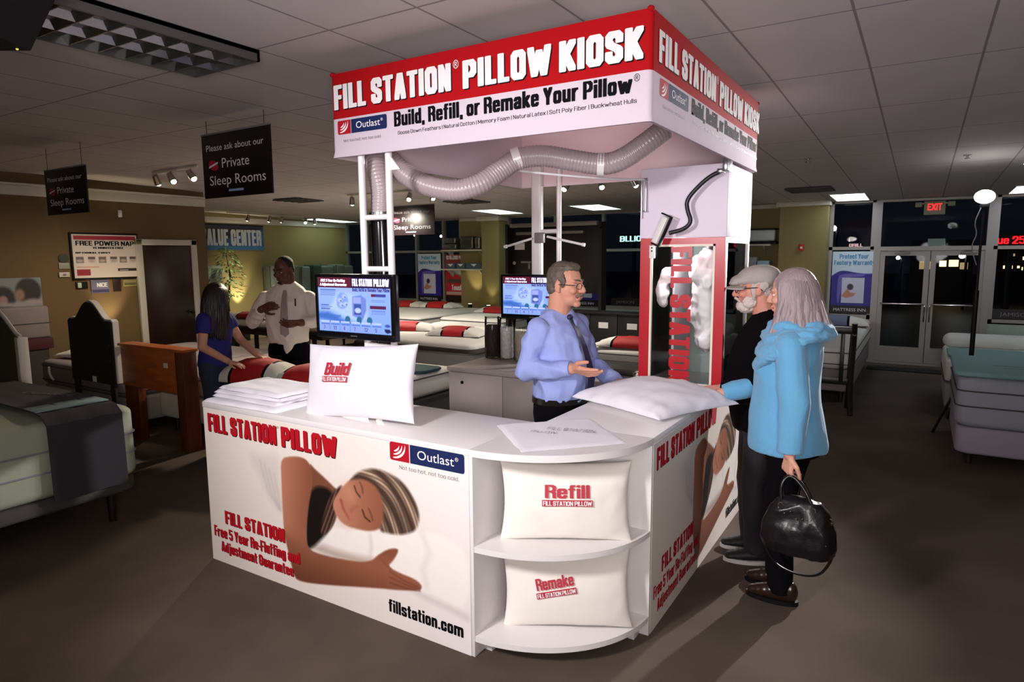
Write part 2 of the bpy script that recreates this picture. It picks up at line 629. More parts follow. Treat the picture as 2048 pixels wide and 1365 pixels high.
def thin_text(s):
    """outline glyph faces from the built-in font: verts2d, faces, (x0,x1), cap height"""
    cu = bpy.data.curves.new('tmp', 'FONT')
    cu.body = s
    cu.size = 1.0
    cu.resolution_u = 3
    o = bpy.data.objects.new('tmp', cu)
    COL.objects.link(o)
    bpy.context.view_layer.update()
    dg = bpy.context.evaluated_depsgraph_get()
    me = bpy.data.meshes.new_from_object(o.evaluated_get(dg))
    v = [(a.co.x, a.co.y) for a in me.vertices]
    f = [tuple(p.vertices) for p in me.polygons]
    bpy.data.meshes.remove(me)
    bpy.data.objects.remove(o)
    bpy.data.curves.remove(cu)
    return v, f


def lettering(mb, s, o, ux, uy, n, height, width, style='heavy', off=.0012, mi=0, hx=None, hy=None, slant=0.0, gap=.05):
    """append lettering: o = left end of the baseline, ux along, uy up, n out of the surface"""
    o, ux, uy, n = Vector(o), Vector(ux), Vector(uy), Vector(n)
    if style in ('heavy', 'light'):
        if style == 'light':
            hx, hy, gap = hx or .055, hy or .05, .11
        up_ = s.upper() == s
        polys, w = heavy_text(s, hx or (.128 if up_ else .115), hy or (.085 if up_ else .07), gap)
        sx = width / w if width else height
        for k, P in enumerate(polys):
            d = off + (k % 9) * .00006
            mb.add([o + ux * (p[0] * sx + p[1] * slant * height) + uy * (p[1] * height) + n * d for p in P], [tuple(range(len(P)))], mi)
    else:
        v, f = thin_text(s)
        if not v:
            return mb
        x0, x1 = min(p[0] for p in v), max(p[0] for p in v)
        sx = width / (x1 - x0) if width else height / .72
        sy = height / .72
        mb.add([o + ux * ((p[0] - x0) * sx) + uy * (p[1] * sy) + n * off for p in v], f, mi)
    return mb


def flat(mb, o, ux, uy, n, pts, off=.001, mi=0):
    """a flat decal polygon given in surface coordinates"""
    o, ux, uy, n = Vector(o), Vector(ux), Vector(uy), Vector(n)
    mb.add([o + ux * p[0] + uy * p[1] + n * off for p in pts], [tuple(range(len(pts)))], mi)
    return mb


def rrect(x0, y0, x1, y1, r, k=4, corners=(1, 1, 1, 1)):
    out = []
    for (cx, cy, a0, on) in ((x1 - r, y0 + r, -90, corners[0]), (x1 - r, y1 - r, 0, corners[1]), (x0 + r, y1 - r, 90, corners[2]), (x0 + r, y0 + r, 180, corners[3])):
        if on:
            for i in range(k + 1):
                a = math.radians(a0 + 90 * i / k)
                out.append((cx + r * math.cos(a), cy + r * math.sin(a)))
        else:
            a = math.radians(a0 + 45)
            out.append((cx + r * math.copysign(1, math.cos(a)), cy + r * math.copysign(1, math.sin(a))))
    return out


# ------------------------------------------------------------------ helpers: soft and grown shapes
def remesh(mb, name, m, voxel=.008, it=3, fold=0.0, fscale=9.0, stretch=(1, 1, 1), seed=0.0):
    me = bpy.data.meshes.new('tmp')
    me.from_pydata(mb.v, [], mb.f)
    bm = bmesh.new()
    bm.from_mesh(me)
    bmesh.ops.recalc_face_normals(bm, faces=bm.faces[:])
    bm.to_mesh(me)
    bm.free()
    o = bpy.data.objects.new('tmp', me)
    COL.objects.link(o)
    r = o.modifiers.new('r', 'REMESH')
    r.mode = 'VOXEL'
    r.voxel_size = voxel
    r.use_smooth_shade = True
    if it:
        sm = o.modifiers.new('s', 'SMOOTH')
        sm.factor = .5
        sm.iterations = it
    bpy.context.view_layer.update()
    dg = bpy.context.evaluated_depsgraph_get()
    out = bpy.data.meshes.new_from_object(o.evaluated_get(dg))
    out.name = name
    bpy.data.objects.remove(o)
    bpy.data.meshes.remove(me)
    if fold:
        nv = len(out.vertices)
        co = np.empty(nv * 3)
        out.vertices.foreach_get('co', co)
        no = np.empty(nv * 3)
        out.vertices.foreach_get('normal', no)
        co, no = co.reshape(-1, 3), no.reshape(-1, 3)
        k = np.empty(nv)
        sx, sy, sz = stretch
        for i in range(nv):
            p = co[i]
            q = Vector((p[0] * fscale * sx + seed, p[1] * fscale * sy, p[2] * fscale * sz))
            k[i] = 1 - 2 * abs(noise.noise(q)) + .4 * noise.noise(q * 2.3)
        co = co + no * ((k - .6) * fold)[:, None]
        out.vertices.foreach_set('co', co.ravel())
    out.materials.clear()
    out.materials.append(m)
    out.polygons.foreach_set('use_smooth', [True] * len(out.polygons))
    out.update()
    return out


def pillow_mb(a, b, h, stripe=None, n=30, low=1.0, wr=.006, seed=0.0, pinch=.07):
    """pillow lying in its own XY plane: half sizes a, b, half thickness h (bottom scaled by low). stripe(u,v)->material index"""
    mb = MB()
    N = n
    nu = int(N * 1.5)
    vs, idx = [], {}
    for side in (0, 1):
        for i in range(nu + 1):
            for j in range(N + 1):
                u = math.sin(PI / 2 * (-1 + 2 * i / nu) * .999)
                v = math.sin(PI / 2 * (-1 + 2 * j / N) * .999)
                edge = i in (0, nu) or j in (0, N)
                if side and edge:
                    idx[(1, i, j)] = idx[(0, i, j)]
                    continue
                x = a * u * (1 - pinch * (1 - v * v))
                y = b * v * (1 - pinch * (1 - u * u))
                t = h * (max(0, (1 - u * u) * (1 - v * v))) ** .42
                if not edge:
                    q = Vector((x * 7 + seed, y * 7, side * 9.1))
                    t += wr * noise.noise(q * 1.3) + wr * .7 * noise.noise(q * 3) * (1.5 - (1 - u * u) * (1 - v * v))
                idx[(side, i, j)] = len(vs)
                vs.append((x, y, t if side == 0 else -t * low))
    fs, ms = [], []
    for side in (0, 1):
        for i in range(nu):
            for j in range(N):
                q = (idx[(side, i, j)], idx[(side, i + 1, j)], idx[(side, i + 1, j + 1)], idx[(side, i, j + 1)])
                fs.append(q if side == 0 else tuple(reversed(q)))
                cu = sum(vs[k][0] for k in q) / 4 / a
                cv = sum(vs[k][1] for k in q) / 4 / b
                ms.append(stripe(cu, cv) if stripe else 0)
    mb.v, mb.f, mb.m = vs, fs, ms
    return mb

# ================================================================== THE ROOM
def ceil_z(y):
    return 2.72 - max(0.0, y - 4.0) * .0229


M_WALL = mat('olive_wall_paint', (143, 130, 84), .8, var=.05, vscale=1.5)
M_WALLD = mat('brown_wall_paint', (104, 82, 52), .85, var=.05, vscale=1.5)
M_TRIM = mat('white_trim_paint', (196, 190, 178), .5)
M_ALU = mat('anodised_aluminium', (150, 146, 142), .42, .35)
M_GLASS = mat_glass('window_glass', (.86, .9, .92), .1)
M_KNEE = mat('pale_green_wall_panel', (168, 184, 172), .6)
M_BLACK = mat('black_plastic', (8, 8, 9), .6, spec=.25)
M_WHITE = mat('white_plastic', (222, 220, 218), .4)
M_STEEL = mat('polished_steel', (190, 190, 192), .2, 1.0)

# carpet
mc = bpy.data.materials.new('brown_carpet')
mc.use_nodes = True
nt = mc.node_tree
b = nt.nodes['Principled BSDF']
tc = nt.nodes.new('ShaderNodeTexCoord')
n1 = nt.nodes.new('ShaderNodeTexNoise')
n1.inputs['Scale'].default_value = 260
n1.inputs['Detail'].default_value = 3
n2 = nt.nodes.new('ShaderNodeTexNoise')
n2.inputs['Scale'].default_value = 1.4
n2.inputs['Detail'].default_value = 6
nt.links.new(tc.outputs['Object'], n1.inputs['Vector'])
nt.links.new(tc.outputs['Object'], n2.inputs['Vector'])
ad = nt.nodes.new('ShaderNodeMath')
ad.operation = 'MULTIPLY_ADD'
ad.inputs[1].default_value = .45
nt.links.new(n1.outputs['Fac'], ad.inputs[0])
nt.links.new(n2.outputs['Fac'], ad.inputs[2])
rp = nt.nodes.new('ShaderNodeValToRGB')
rp.color_ramp.elements[0].position = .4
rp.color_ramp.elements[0].color = (*lin((66, 57, 51)), 1)
rp.color_ramp.elements[1].position = .95
rp.color_ramp.elements[1].color = (*lin((94, 82, 73)), 1)
nt.links.new(ad.outputs[0], rp.inputs[0])
nt.links.new(rp.outputs[0], b.inputs['Base Color'])
b.inputs['Roughness'].default_value = .95
b.inputs['Specular IOR Level'].default_value = .1
bp = nt.nodes.new('ShaderNodeBump')
bp.inputs['Strength'].default_value = .35
bp.inputs['Distance'].default_value = .004
nt.links.new(n1.outputs['Fac'], bp.inputs['Height'])
nt.links.new(bp.outputs['Normal'], b.inputs['Normal'])

# ceiling tiles with a T-bar grid
mt = bpy.data.materials.new('ceiling_tiles')
mt.use_nodes = True
nt = mt.node_tree
b = nt.nodes['Principled BSDF']
tc = nt.nodes.new('ShaderNodeTexCoord')
sp = nt.nodes.new('ShaderNodeSeparateXYZ')
nt.links.new(tc.outputs['Object'], sp.inputs[0])


def grid_line(sock, off, period, half):
    a = nt.nodes.new('ShaderNodeMath')
    a.operation = 'ADD'
    a.inputs[1].default_value = -off
    nt.links.new(sock, a.inputs[0])
    w = nt.nodes.new('ShaderNodeMath')
    w.operation = 'PINGPONG'
    w.inputs[1].default_value = period / 2
    nt.links.new(a.outputs[0], w.inputs[0])
    c = nt.nodes.new('ShaderNodeMath')
    c.operation = 'LESS_THAN'
    c.inputs[1].default_value = half
    nt.links.new(w.outputs[0], c.inputs[0])
    return c.outputs[0]


gx = grid_line(sp.outputs[0], -.304, .5, .006)
gy = grid_line(sp.outputs[1], 2.2, 1.0, .006)
mxm = nt.nodes.new('ShaderNodeMath')
mxm.operation = 'MAXIMUM'
nt.links.new(gx, mxm.inputs[0])
nt.links.new(gy, mxm.inputs[1])
nz = nt.nodes.new('ShaderNodeTexNoise')
nz.inputs['Scale'].default_value = 2.2
nz.inputs['Detail'].default_value = 8
nt.links.new(tc.outputs['Object'], nz.inputs['Vector'])
tile = nt.nodes.new('ShaderNodeMix')
tile.data_type = 'RGBA'
tile.inputs[6].default_value = (*lin((190, 182, 181)), 1)
tile.inputs[7].default_value = (*lin((204, 196, 195)), 1)
nt.links.new(nz.outputs['Fac'], tile.inputs[0])
grd = nt.nodes.new('ShaderNodeMix')
grd.data_type = 'RGBA'
grd.inputs[7].default_value = (*lin((140, 133, 133)), 1)
nt.links.new(mxm.outputs[0], grd.inputs[0])
nt.links.new(tile.outputs[2], grd.inputs[6])
nt.links.new(grd.outputs[2], b.inputs['Base Color'])
b.inputs['Roughness'].default_value = .9
b.inputs['Specular IOR Level'].default_value = .15

XL, XR, YB, YR = -12.14, 5.0, 11.85, -3.5
struct('floor', MB().box(XL - .2, YR - .2, -.12, XR + .2, YB + .25, 0.0), mc, 0)
cm = MB()
ys = [YR - .2, 4.0, YB + .25]
for a_, b_ in zip(ys[:-1], ys[1:]):
    za, zb = ceil_z(a_), ceil_z(b_)
    cm.add([(XL - .2, a_, za), (XR + .2, a_, za), (XR + .2, b_, zb), (XL - .2, b_, zb), (XL - .2, a_, za + .1), (XR + .2, a_, za + .1), (XR + .2, b_, zb + .1), (XL - .2, b_, zb + .1)],
           [(0, 1, 2, 3), (7, 6, 5, 4), (0, 4, 5, 1), (2, 6, 7, 3), (0, 3, 7, 4), (1, 5, 6, 2)])
struct('ceiling', cm, mt, 0)
# left wall with the sleep rooms behind it
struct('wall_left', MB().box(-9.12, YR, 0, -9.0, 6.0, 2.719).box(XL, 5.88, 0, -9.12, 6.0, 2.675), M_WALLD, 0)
struct('trim_1', MB().box(-9.0, YR, 2.46, -8.965, 6.0, 2.575, .01).box(-9.0, YR, 2.575, -8.94, 6.0, 2.6, .006), M_TRIM)
struct('wall_alcove', MB().box(XL - .12, 6.0, 0, XL, YB, 2.67), M_WALL, 0)
struct('trim_2', MB().box(XL, 6.0, 2.42, XL + .04, YB, 2.54, .01), M_TRIM)
struct('wall_right', MB().box(XR, YR, 0, XR + .12, YB, 2.72), M_WALL, 0)
struct('wall_rear', MB().box(-9.0, YR - .12, 0, XR, YR, 2.72), M_WALL, 0)
# storefront wall: knee walls, piers
struct('wall_back', MB().box(XL, YB, 0, -8.63, YB + .12, .68).box(-7.43, YB, 0, -2.56, YB + .12, .68).box(-1.30, YB, 0, -.66, YB + .12, .68).box(.86, YB, 0, XR, YB + .12, .7), M_KNEE, 0)
struct('wall_pier', MB().box(-8.63, YB - .02, 0, -7.86, YB + .12, 2.54).box(-7.86, YB - .33, 0, -7.43, YB + .12, 2.54), M_WALL, 0)
struct('wall_pier', MB().box(-2.56, YB - .02, 0, -2.01, YB + .12, 2.54).box(-2.01, YB - .33, 0, -1.30, YB + .12, 2.54), M_WALL, 0)
struct('trim_3', MB().box(-7.95, YB - .42, 2.44, -7.38, YB - .0, 2.545, .02), M_TRIM)
struct('trim_4', MB().box(-8.63, YB - .06, 2.47, -7.95, YB, 2.54, .01).box(-2.56, YB - .06, 2.47, -2.05, YB, 2.54, .01).box(-2.07, YB - .38, 2.47, -1.27, YB, 2.545, .01), M_TRIM)


def window(name, x0, x1, mull, ztr, zb=.68, zt=2.535):
    f = MB()
    w = .025
    f.box(x0, YB, zb, x1, YB + .09, zb + .07).box(x0, YB, zt - .03, x1, YB + .09, zt).box(x0, YB, ztr - .025, x1, YB + .09, ztr + .025)
    f.box(x0, YB, zb, x0 + 2 * w, YB + .09, zt).box(x1 - 2 * w, YB, zb, x1, YB + .09, zt)
    for x in mull:
        f.box(x - w, YB - .01, zb, x + w, YB + .09, zt)
    o = struct(name, f, M_ALU, 0)
    xs = [x0] + list(mull) + [x1]
    for a, c in zip(xs[:-1], xs[1:]):
        g = obj('pane', MB().box(a + w, YB + .04, zb + .07, c - w, YB + .046, ztr - .025).box(a + w, YB + .04, ztr + .025, c - w, YB + .046, zt - .03), M_GLASS, o, smooth=0)
    return o


w1 = window('window_1', XL, -8.63, [-11.4, -10.64, -9.9, -9.12], 1.83)
w2 = window('window_2', -7.43, -2.56, [-6.3, -5.26, -3.9], 1.815)
w3 = window('window_3', -1.30, -.66, [], 1.80)
w4 = window('window_4', .86, XR, [2.0, 3.1, 4.2], 1.79)
# double door
fr = MB()
fr.box(-.66, YB - .02, 0, -.57, YB + .1, 2.535).box(.77, YB - .02, 0, .86, YB + .1, 2.535).box(-.57, YB - .02, 1.755, .77, YB + .1, 1.82).box(-.57, YB - .02, 2.5, .77, YB + .1, 2.535)
fr.box(-.57, YB - .05, 0, .77, YB + .1, .03)
d1 = struct('door_1', fr, M_ALU, 0)
obj('pane', MB().box(-.57, YB + .04, 1.82, .77, YB + .046, 2.5), M_GLASS, d1, smooth=0)
for x0, x1, hs in ((-.57, .095, 1), (.105, .77, -1)):
    lf = MB()
    lf.box(x0, YB, .035, x0 + .07, YB + .045, 1.75).box(x1 - .07, YB, .035, x1, YB + .045, 1.75).box(x0 + .07, YB, 1.68, x1 - .07, YB + .045, 1.75)
    lf.box(x0 + .07, YB, .035, x1 - .07, YB + .045, .27)
    L_ = obj('door_leaf', lf, M_ALU, d1, smooth=0)
    obj('pane', MB().box(x0 + .07, YB + .02, .27, x1 - .07, YB + .026, 1.68), M_GLASS, L_, smooth=0)
    obj('push_bar', MB().box(x0 + .04, YB - .05, .925, x1 - .04, YB - .03, .955, .006).box(x0 + .04, YB - .03, .93, x0 + .06, YB, .95).box(x1 - .06, YB - .03, .93, x1 - .04, YB, .95), M_STEEL, L_)
    hx_ = x1 - .03 if hs > 0 else x0 + .03
    obj('pull_handle', MB().tube(smooth_path([(hx_, YB, .92), (hx_, YB - .06, .92), (hx_, YB - .06, .68), (hx_, YB, .68)], 2), .01, 8), M_STEEL, L_)
    cx_ = x0 + .2 if hs > 0 else x1 - .3
    obj('door_closer', MB().box(cx_, YB - .05, 1.70, cx_ + .2, YB, 1.745, .006).box(cx_ + .05, YB - .2, 1.757, cx_ + .16, YB - .03, 1.765), M_ALU, L_)
# inner brown door in the left wall
fr = MB()
for y0, y1 in ((4.93, 5.02), (5.72, 5.81)):
    fr.box(-9.0, y0, 0, -8.94, y1, 1.98, .01)
fr.box(-9.0, 4.93, 1.9, -8.94, 5.81, 1.98, .01)
d2 = struct('door_2', fr, M_TRIM)
M_DOOR = mat_wood('dark_brown_door_veneer', (30, 15, 9), (44, 22, 13), (1, 1, .12), .3)
dl = obj('door_leaf', MB().box(-8.995, 5.02, .01, -8.96, 5.72, 1.9, .003), M_DOOR, d2)
obj('door_handle', MB().cyl((-8.96, 5.66, .95), (-8.92, 5.66, .95), .012, n=10).ell((-8.905, 5.66, .95), (.025, .028, .028), 12), mat('dark_bronze', (40, 30, 22), .35, .8), dl)

# outside
struct('parking_lot', MB().box(-45, YB + .26, -.22, 40, 70, -.12), mat('wet_asphalt', (16, 16, 18), .5), 0)

# ================================================================== THE KIOSK
M_LAM = mat('white_laminate', (226, 222, 222), .35, bump=.02, bscale=200)
M_LAMG = mat('grey_laminate', (188, 178, 178), .35, bump=.02, bscale=200)
M_PRINT = mat_print('printed_vinyl', .42)
M_RED = mat('red_vinyl_lettering', (176, 16, 30), .7, spec=.15)
M_DRED = mat('dark_red_lettering_shade', (64, 10, 20), .8, spec=.1)
M_INK = mat('black_lettering', (12, 11, 15), .8, spec=.1)
M_WHT = mat('white_lettering', (236, 230, 232), .8, spec=.1)
M_NAVY = mat('navy_logo_field', (26, 38, 82), .7, spec=.15)
M_LRED = mat('red_logo_field', (172, 18, 36), .7, spec=.15)
M_GREY = mat('grey_lettering', (120, 116, 122), .5)


def outlast_logo(parent, o, ux, uy, n, w, h, off=.0016):
    """red and navy badge with three swooshes"""
    u = w / .414
    a = obj('logo_badge', flat(flat(MB(), o, ux, uy, n, rrect(0, 0, .113 * u, h, .012 * u, 4, (0, 0, 1, 1)), off, 0), o, ux, uy, n, rrect(.118 * u, 0, w, h, .012 * u, 4, (1, 1, 0, 0)), off, 1), [M_LRED, M_NAVY], parent, smooth=0)
    mk = MB()
    for k, (rr, th) in enumerate(((.062, .011), (.044, .010), (.027, .009))):
        pts_o, pts_i = [], []
        for i in range(9):
            t = i / 8
            an = math.radians(-100 + 112 * t)
            wd = th * math.sin(PI * min(1, .12 + .88 * t)) + .001
            cx, cy = .03 * u, .066 / .085 * h
            pts_o.append((cx + rr * u * math.cos(an), cy + rr * u * math.sin(an) * .9))
            pts_i.append((cx + (rr - wd) * u * math.cos(an), cy + (rr - wd) * u * math.sin(an) * .9))
        flat(mk, o, ux, uy, n, pts_o + pts_i[::-1], off + .0004)
    obj('logo_swoosh', mk, M_WHT, a, smooth=0)
    t_ = MB()
    lettering(t_, 'Outlast', Vector(o) + Vector(ux) * (.16 * u) + Vector(uy) * (h * .3), ux, uy, n, h * .5, .2 * u, 'thin', off + .0005)
    lettering(t_, '\u00ae', Vector(o) + Vector(ux) * (.365 * u) + Vector(uy) * (h * .58), ux, uy, n, h * .2, .018 * u, 'thin', off + .0005)
    obj('logo_wordmark', t_, M_WHT, a, smooth=0)
    return a


def lett(parent, name, s, o, ux, uy, n, h, w, front, back=None, style='heavy', off=.0012, sh=(.005, -.005), **kw):
    if back is not None:
        bk = MB()
        lettering(bk, s, Vector(o) + Vector(ux) * sh[0] + Vector(uy) * sh[1], ux, uy, n, h, w, style, off, 0, **kw)
        lettering(bk, s, Vector(o), ux, uy, n, h, w, style, off + .0008, 1, **kw)
        return obj(name, bk, [back, front], parent, smooth=0)
    return obj(name, lettering(MB(), s, o, ux, uy, n, h, w, style, off, 0, **kw), front, parent, smooth=0)


# ---- the poster print of a sleeping woman (same print on both counters)
def sleeper_print(res):
    p = Pic(1.82, .89, res, (234, 222, 212))
    p._mix(np.clip((p.X - .7) / 1.1, 0, 1) * .75, (236, 228, 230))
    p.poly([(.36, .70), (.469, .68), (.632, .738), (.629, .576), (.629, .399), (.572, .42), (.50, .50)], (206, 196, 192), .03, .55)
    for k in range(4):
        p.line([(.47 + .035 * k, .66 - .02 * k), (.52 + .03 * k, .5 - .01 * k), (.60 + .006 * k, .42)], .012, (176, 166, 166), .35, .012)
    p.poly([(.835, .262), (.883, .341), (.978, .405), (1.138, .428), (1.362, .46), (1.558, .515), (1.701, .514), (1.815, .465), (1.815, .2), (1.628, .19), (1.552, .22), (1.348, .28), (1.2, .25), (.968, .23)], (243, 236, 230), .012)
    p.poly([(.835, .262), (.95, .24), (1.2, .255), (1.3, .31), (1.2, .30), (1.0, .29), (.9, .30)], (176, 152, 138), .02, .75)
    p.line([(1.245, .42), (1.25, .36), (1.235, .3)], .012, (200, 186, 178), .5, .015)
    p.line([(1.56, .50), (1.60, .42), (1.56, .33), (1.58, .25)], .02, (214, 202, 198), .5, .02)
    p.line([(1.40, .25), (1.55, .205), (1.70, .19), (1.80, .17)], .02, (190, 176, 176), .6, .02)
    p.poly([(.848, .711), (.88, .686), (.96, .646), (1.022, .61), (1.053, .598), (1.002, .535), (.96, .40), (.908, .33), (.799, .29), (.823, .463), (.862, .617)], (120, 74, 52), .006)
    p.poly([(.848, .56), (.90, .60), (.989, .60), (1.02, .55), (1.0, .42), (.93, .34), (.83, .25), (.79, .25), (.815, .463)], (22, 14, 12), .012)

    def skin(X, Y):
        t = np.clip((X - .62) / .24, 0, 1)
        s_ = np.clip((.34 - Y) / .25, 0, 1)
        base = np.stack([188 - 55 * t + 0 * X, 126 - 48 * t, 98 - 42 * t], -1)
        low = np.stack([164 - 52 * s_ + 0 * X, 102 - 40 * s_, 76 - 32 * s_], -1)
        m = np.clip((.36 - Y) / .1, 0, 1)[..., None]
        return base * (1 - m) + low * m
    p.poly([(.634, .695), (.711, .72), (.798, .73), (.848, .711), (.865, .666), (.855, .567), (.823, .463), (.8, .335), (.805, .255), (.876, .238), (1.129, .26), (1.245, .289), (1.292, .335), (1.359, .38), (1.41, .394), (1.42, .383), (1.386, .329), (1.348, .291), (1.426, .277), (1.51, .273), (1.552, .254), (1.549, .231), (1.508, .214), (1.394, .187), (1.277, .165), (.891, .078), (.715, .051), (.691, .08), (.662, .176), (.633, .285), (.629, .399), (.632, .576)], skin, .005)
    for k in range(3):
        p.line([(1.36, .27 - .028 * k), (1.46, .245 - .016 * k), (1.54, .238 - .008 * k)], .006, (104, 58, 42), .7, .004)
    p.line([(1.30, .33), (1.33, .30), (1.37, .285)], .008, (120, 68, 48), .6, .006)

    # hair and face

    def hairc(X, Y):
        r = np.hypot((X - 1.20) * .95, Y - .44)
        an = np.arctan2(Y - .44, X - 1.20)
        t = .5 + .5 * np.sin(r * 330 + 2.2 * np.sin(an * 5))
        v = .5 + .5 * np.sin(r * 95 + 1.3 * np.sin(an * 3) + .6)
        w = .5 + .5 * np.sin(r * 41 + an * 2.0)
        k = np.clip(.12 + .95 * v * (.35 + .65 * t) * (.45 + .55 * w), 0, 1)[..., None]
        return np.array((50, 32, 25)) * (1 - k) + np.array((200, 172, 146)) * k
    p.poly([(1.087, .645), (1.02, .60), (.965, .53), (.90, .36), (.93, .345), (.99, .40), (1.03, .47), (1.035, .56)], lambda X, Y: np.array((58, 36, 28)) + 60 * np.clip(np.sin((X - Y * .5) * 260), 0, 1)[..., None] * np.array((1, .82, .68)), .007)

    def facec(X, Y):
        t = np.clip((X - 1.0) / .34, 0, 1)[..., None]
        return np.array((190, 130, 102)) * (1 - t) + np.array((142, 86, 62)) * t
    p.poly([(1.053, .602), (1.128, .676), (1.213, .705), (1.3, .684), (1.34, .613), (1.349, .547), (1.338, .483), (1.259, .44), (1.169, .431), (1.075, .432), (1.017, .473), (.998, .535)], facec, .006)
    p.poly([(1.18, .72), (1.27, .752), (1.36, .75), (1.46, .72), (1.53, .64), (1.552, .567), (1.525, .50), (1.433, .462), (1.362, .455), (1.30, .452), (1.335, .52), (1.335, .60), (1.30, .665), (1.23, .69), (1.14, .672), (1.12, .66)], hairc, .008)
    p.line([(1.192, .668), (1.206, .645), (1.207, .622)], .009, (96, 58, 40), .8, .005)
    p.line([(1.242, .548), (1.258, .525), (1.263, .498)], .009, (96, 58, 40), .8, .005)
    p.line([(1.154, .643), (1.166, .615), (1.188, .597)], .008, (40, 22, 18), .9, .004)
    p.line([(1.201, .534), (1.215, .502), (1.246, .488)], .008, (40, 22, 18), .9, .004)
    p.line([(1.06, .555), (1.075, .515), (1.11, .472)], .014, (150, 60, 56), .8, .008)
    p.line([(1.125, .512), (1.142, .536), (1.168, .548)], .012, (120, 70, 52), .5, .01)
    p.ell(1.12, .60, .05, .035, (220, 160, 132), .9, .35, -.9)
    p.ell(1.09, .47, .05, .04, (190, 130, 102), .9, .3)
    return p


def counter_graphics(parent, o, ux, uy, n, res):
    """all print on one counter front: o is its lower left corner"""
    o, ux, uy = Vector(o), Vector(ux), Vector(uy)
    n = Vector(n)
    pr = sleeper_print(res).mesh('printed_graphic', o + n * .0006, ux, uy, M_PRINT)
    g = obj('printed_graphic', pr, None, parent, label='printed photograph of a sleeping woman on a pillow')
    at = lambda x, z: o + ux * x + uy * z
    lett(g, 'lettering', 'FILL STATION', at(.037, .763), ux, uy, n, .102, .575, M_RED, M_DRED, off=.0012)
    lett(g, 'lettering', 'PILLOW', at(.648, .762), ux, uy, n, .106, .40, M_RED, M_DRED, off=.0012)
    lett(g, 'trademark_sign', '\u00ae', at(.615, .83), ux, uy, n, .03, .02, M_GREY)
    lett(g, 'lettering', 'FILL STATION', at(.137, .241), ux, uy, n, .076, .50, M_RED, M_DRED, off=.0012, sh=(.003, -.003))
    lett(g, 'lettering', 'Free 5 Year Re-Fluffing and', at(.03, .15), ux, uy, n, .062, .715, M_RED, M_DRED, off=.0012, sh=(.003, -.003))
    lett(g, 'lettering', 'Adjustment Guarantee', at(.086, .068), ux, uy, n, .060, .605, M_RED, M_DRED, off=.0012, sh=(.003, -.003))
    lett(g, 'web_address', 'fillstation.com', at(1.348, .071), ux, uy, n, .062, .432, M_INK, off=.0014)
    outlast_logo(g, at(1.386, .812), ux, uy, n, .414, .085)
    lett(g, 'slogan', 'Not too hot, not too cold.', at(1.44, .776), ux, uy, n, .018, .33, M_GREY, style='light')
    return g


YF, XS = 2.166, -.956
fc = thing('display_counter', 'long white display counter with a printed photo of a sleeping woman facing the camera', 'counter', (-2.47, 2.43, 0))
obj('carcass', MB().box(-3.38, YF, 0, -1.557, 2.69, .893, .002), M_LAM, fc)
obj('worktop', MB().box(-3.385, YF - .001, .893, -1.556, 2.70, .923, .003), M_LAM, fc)
counter_graphics(fc, (-3.378, YF, 0), (1, 0, 0), (0, 0, 1), (0, -1, 0), 235)

sd = thing('display_counter', 'white side counter under the filling machine with red lettering beside the two customers', 'counter', (-1.23, 3.6, 0))
obj('carcass', MB().box(-1.50, 2.722, 0, XS, 4.54, .893, .002), M_LAM, sd)
obj('worktop', MB().box(-1.505, 2.721, .893, XS + .001, 4.545, .923, .003), M_LAM, sd)
counter_graphics(sd, (XS, 2.725, 0), (0, 1, 0), (0, 0, 1), (1, 0, 0), 160)

cs = thing('corner_shelf', 'white quarter-round corner shelf unit with two open shelves between the counters', 'shelf', (-1.3, 2.4, 0))
CX, CY, RX, RY = -1.555, 2.72, .60, .553


def quarter(z0, z1, rx=RX, ry=RY, n=28):
    pts = [(CX, CY)] + [(CX + rx * math.sin(PI / 2 * k / n), CY - ry * math.cos(PI / 2 * k / n)) for k in range(n + 1)]
    return MB().prism(pts, z0, z1)


tp = [(-1.555, 2.70), (-1.555, YF - .001)] + [(CX + RX * math.sin(PI / 2 * k / 28), CY - RY * math.cos(PI / 2 * k / 28)) for k in range(1, 28)] + [(XS + .001, 2.72), (-1.505, 2.72), (-1.505, 2.70)]
obj('worktop', MB().prism(tp, .893, .923), M_LAM, cs, smooth=30)
obj('shelf_board', quarter(.475, .5, .597, .55), M_LAM, cs, smooth=30)
obj('shelf_board', quarter(.07, .095, .597, .55), M_LAM, cs, smooth=30)
obj('side_panel', MB().box(-1.5565, YF + .001, 0, -1.54, 2.72, .893, .001), M_LAM, cs)
obj('side_panel', MB().box(-1.54, 2.705, 0, XS - .001, 2.7205, .893, .001), M_LAM, cs)
obj('toe_block', MB().box(-1.54, 2.24, 0, -1.50, 2.3, .07, .002).box(-1.03, 2.64, 0, -1.0, 2.705, .07, .002), M_LAM, cs)

# ---- canopy
cp = thing('canopy', 'square red and white fabric canopy with large lettering above the kiosk', 'canopy', (-1.73, 3.37, 2.22))
CX0, CX1, CY0, CY1 = -2.565, -.895, 2.44, 4.30


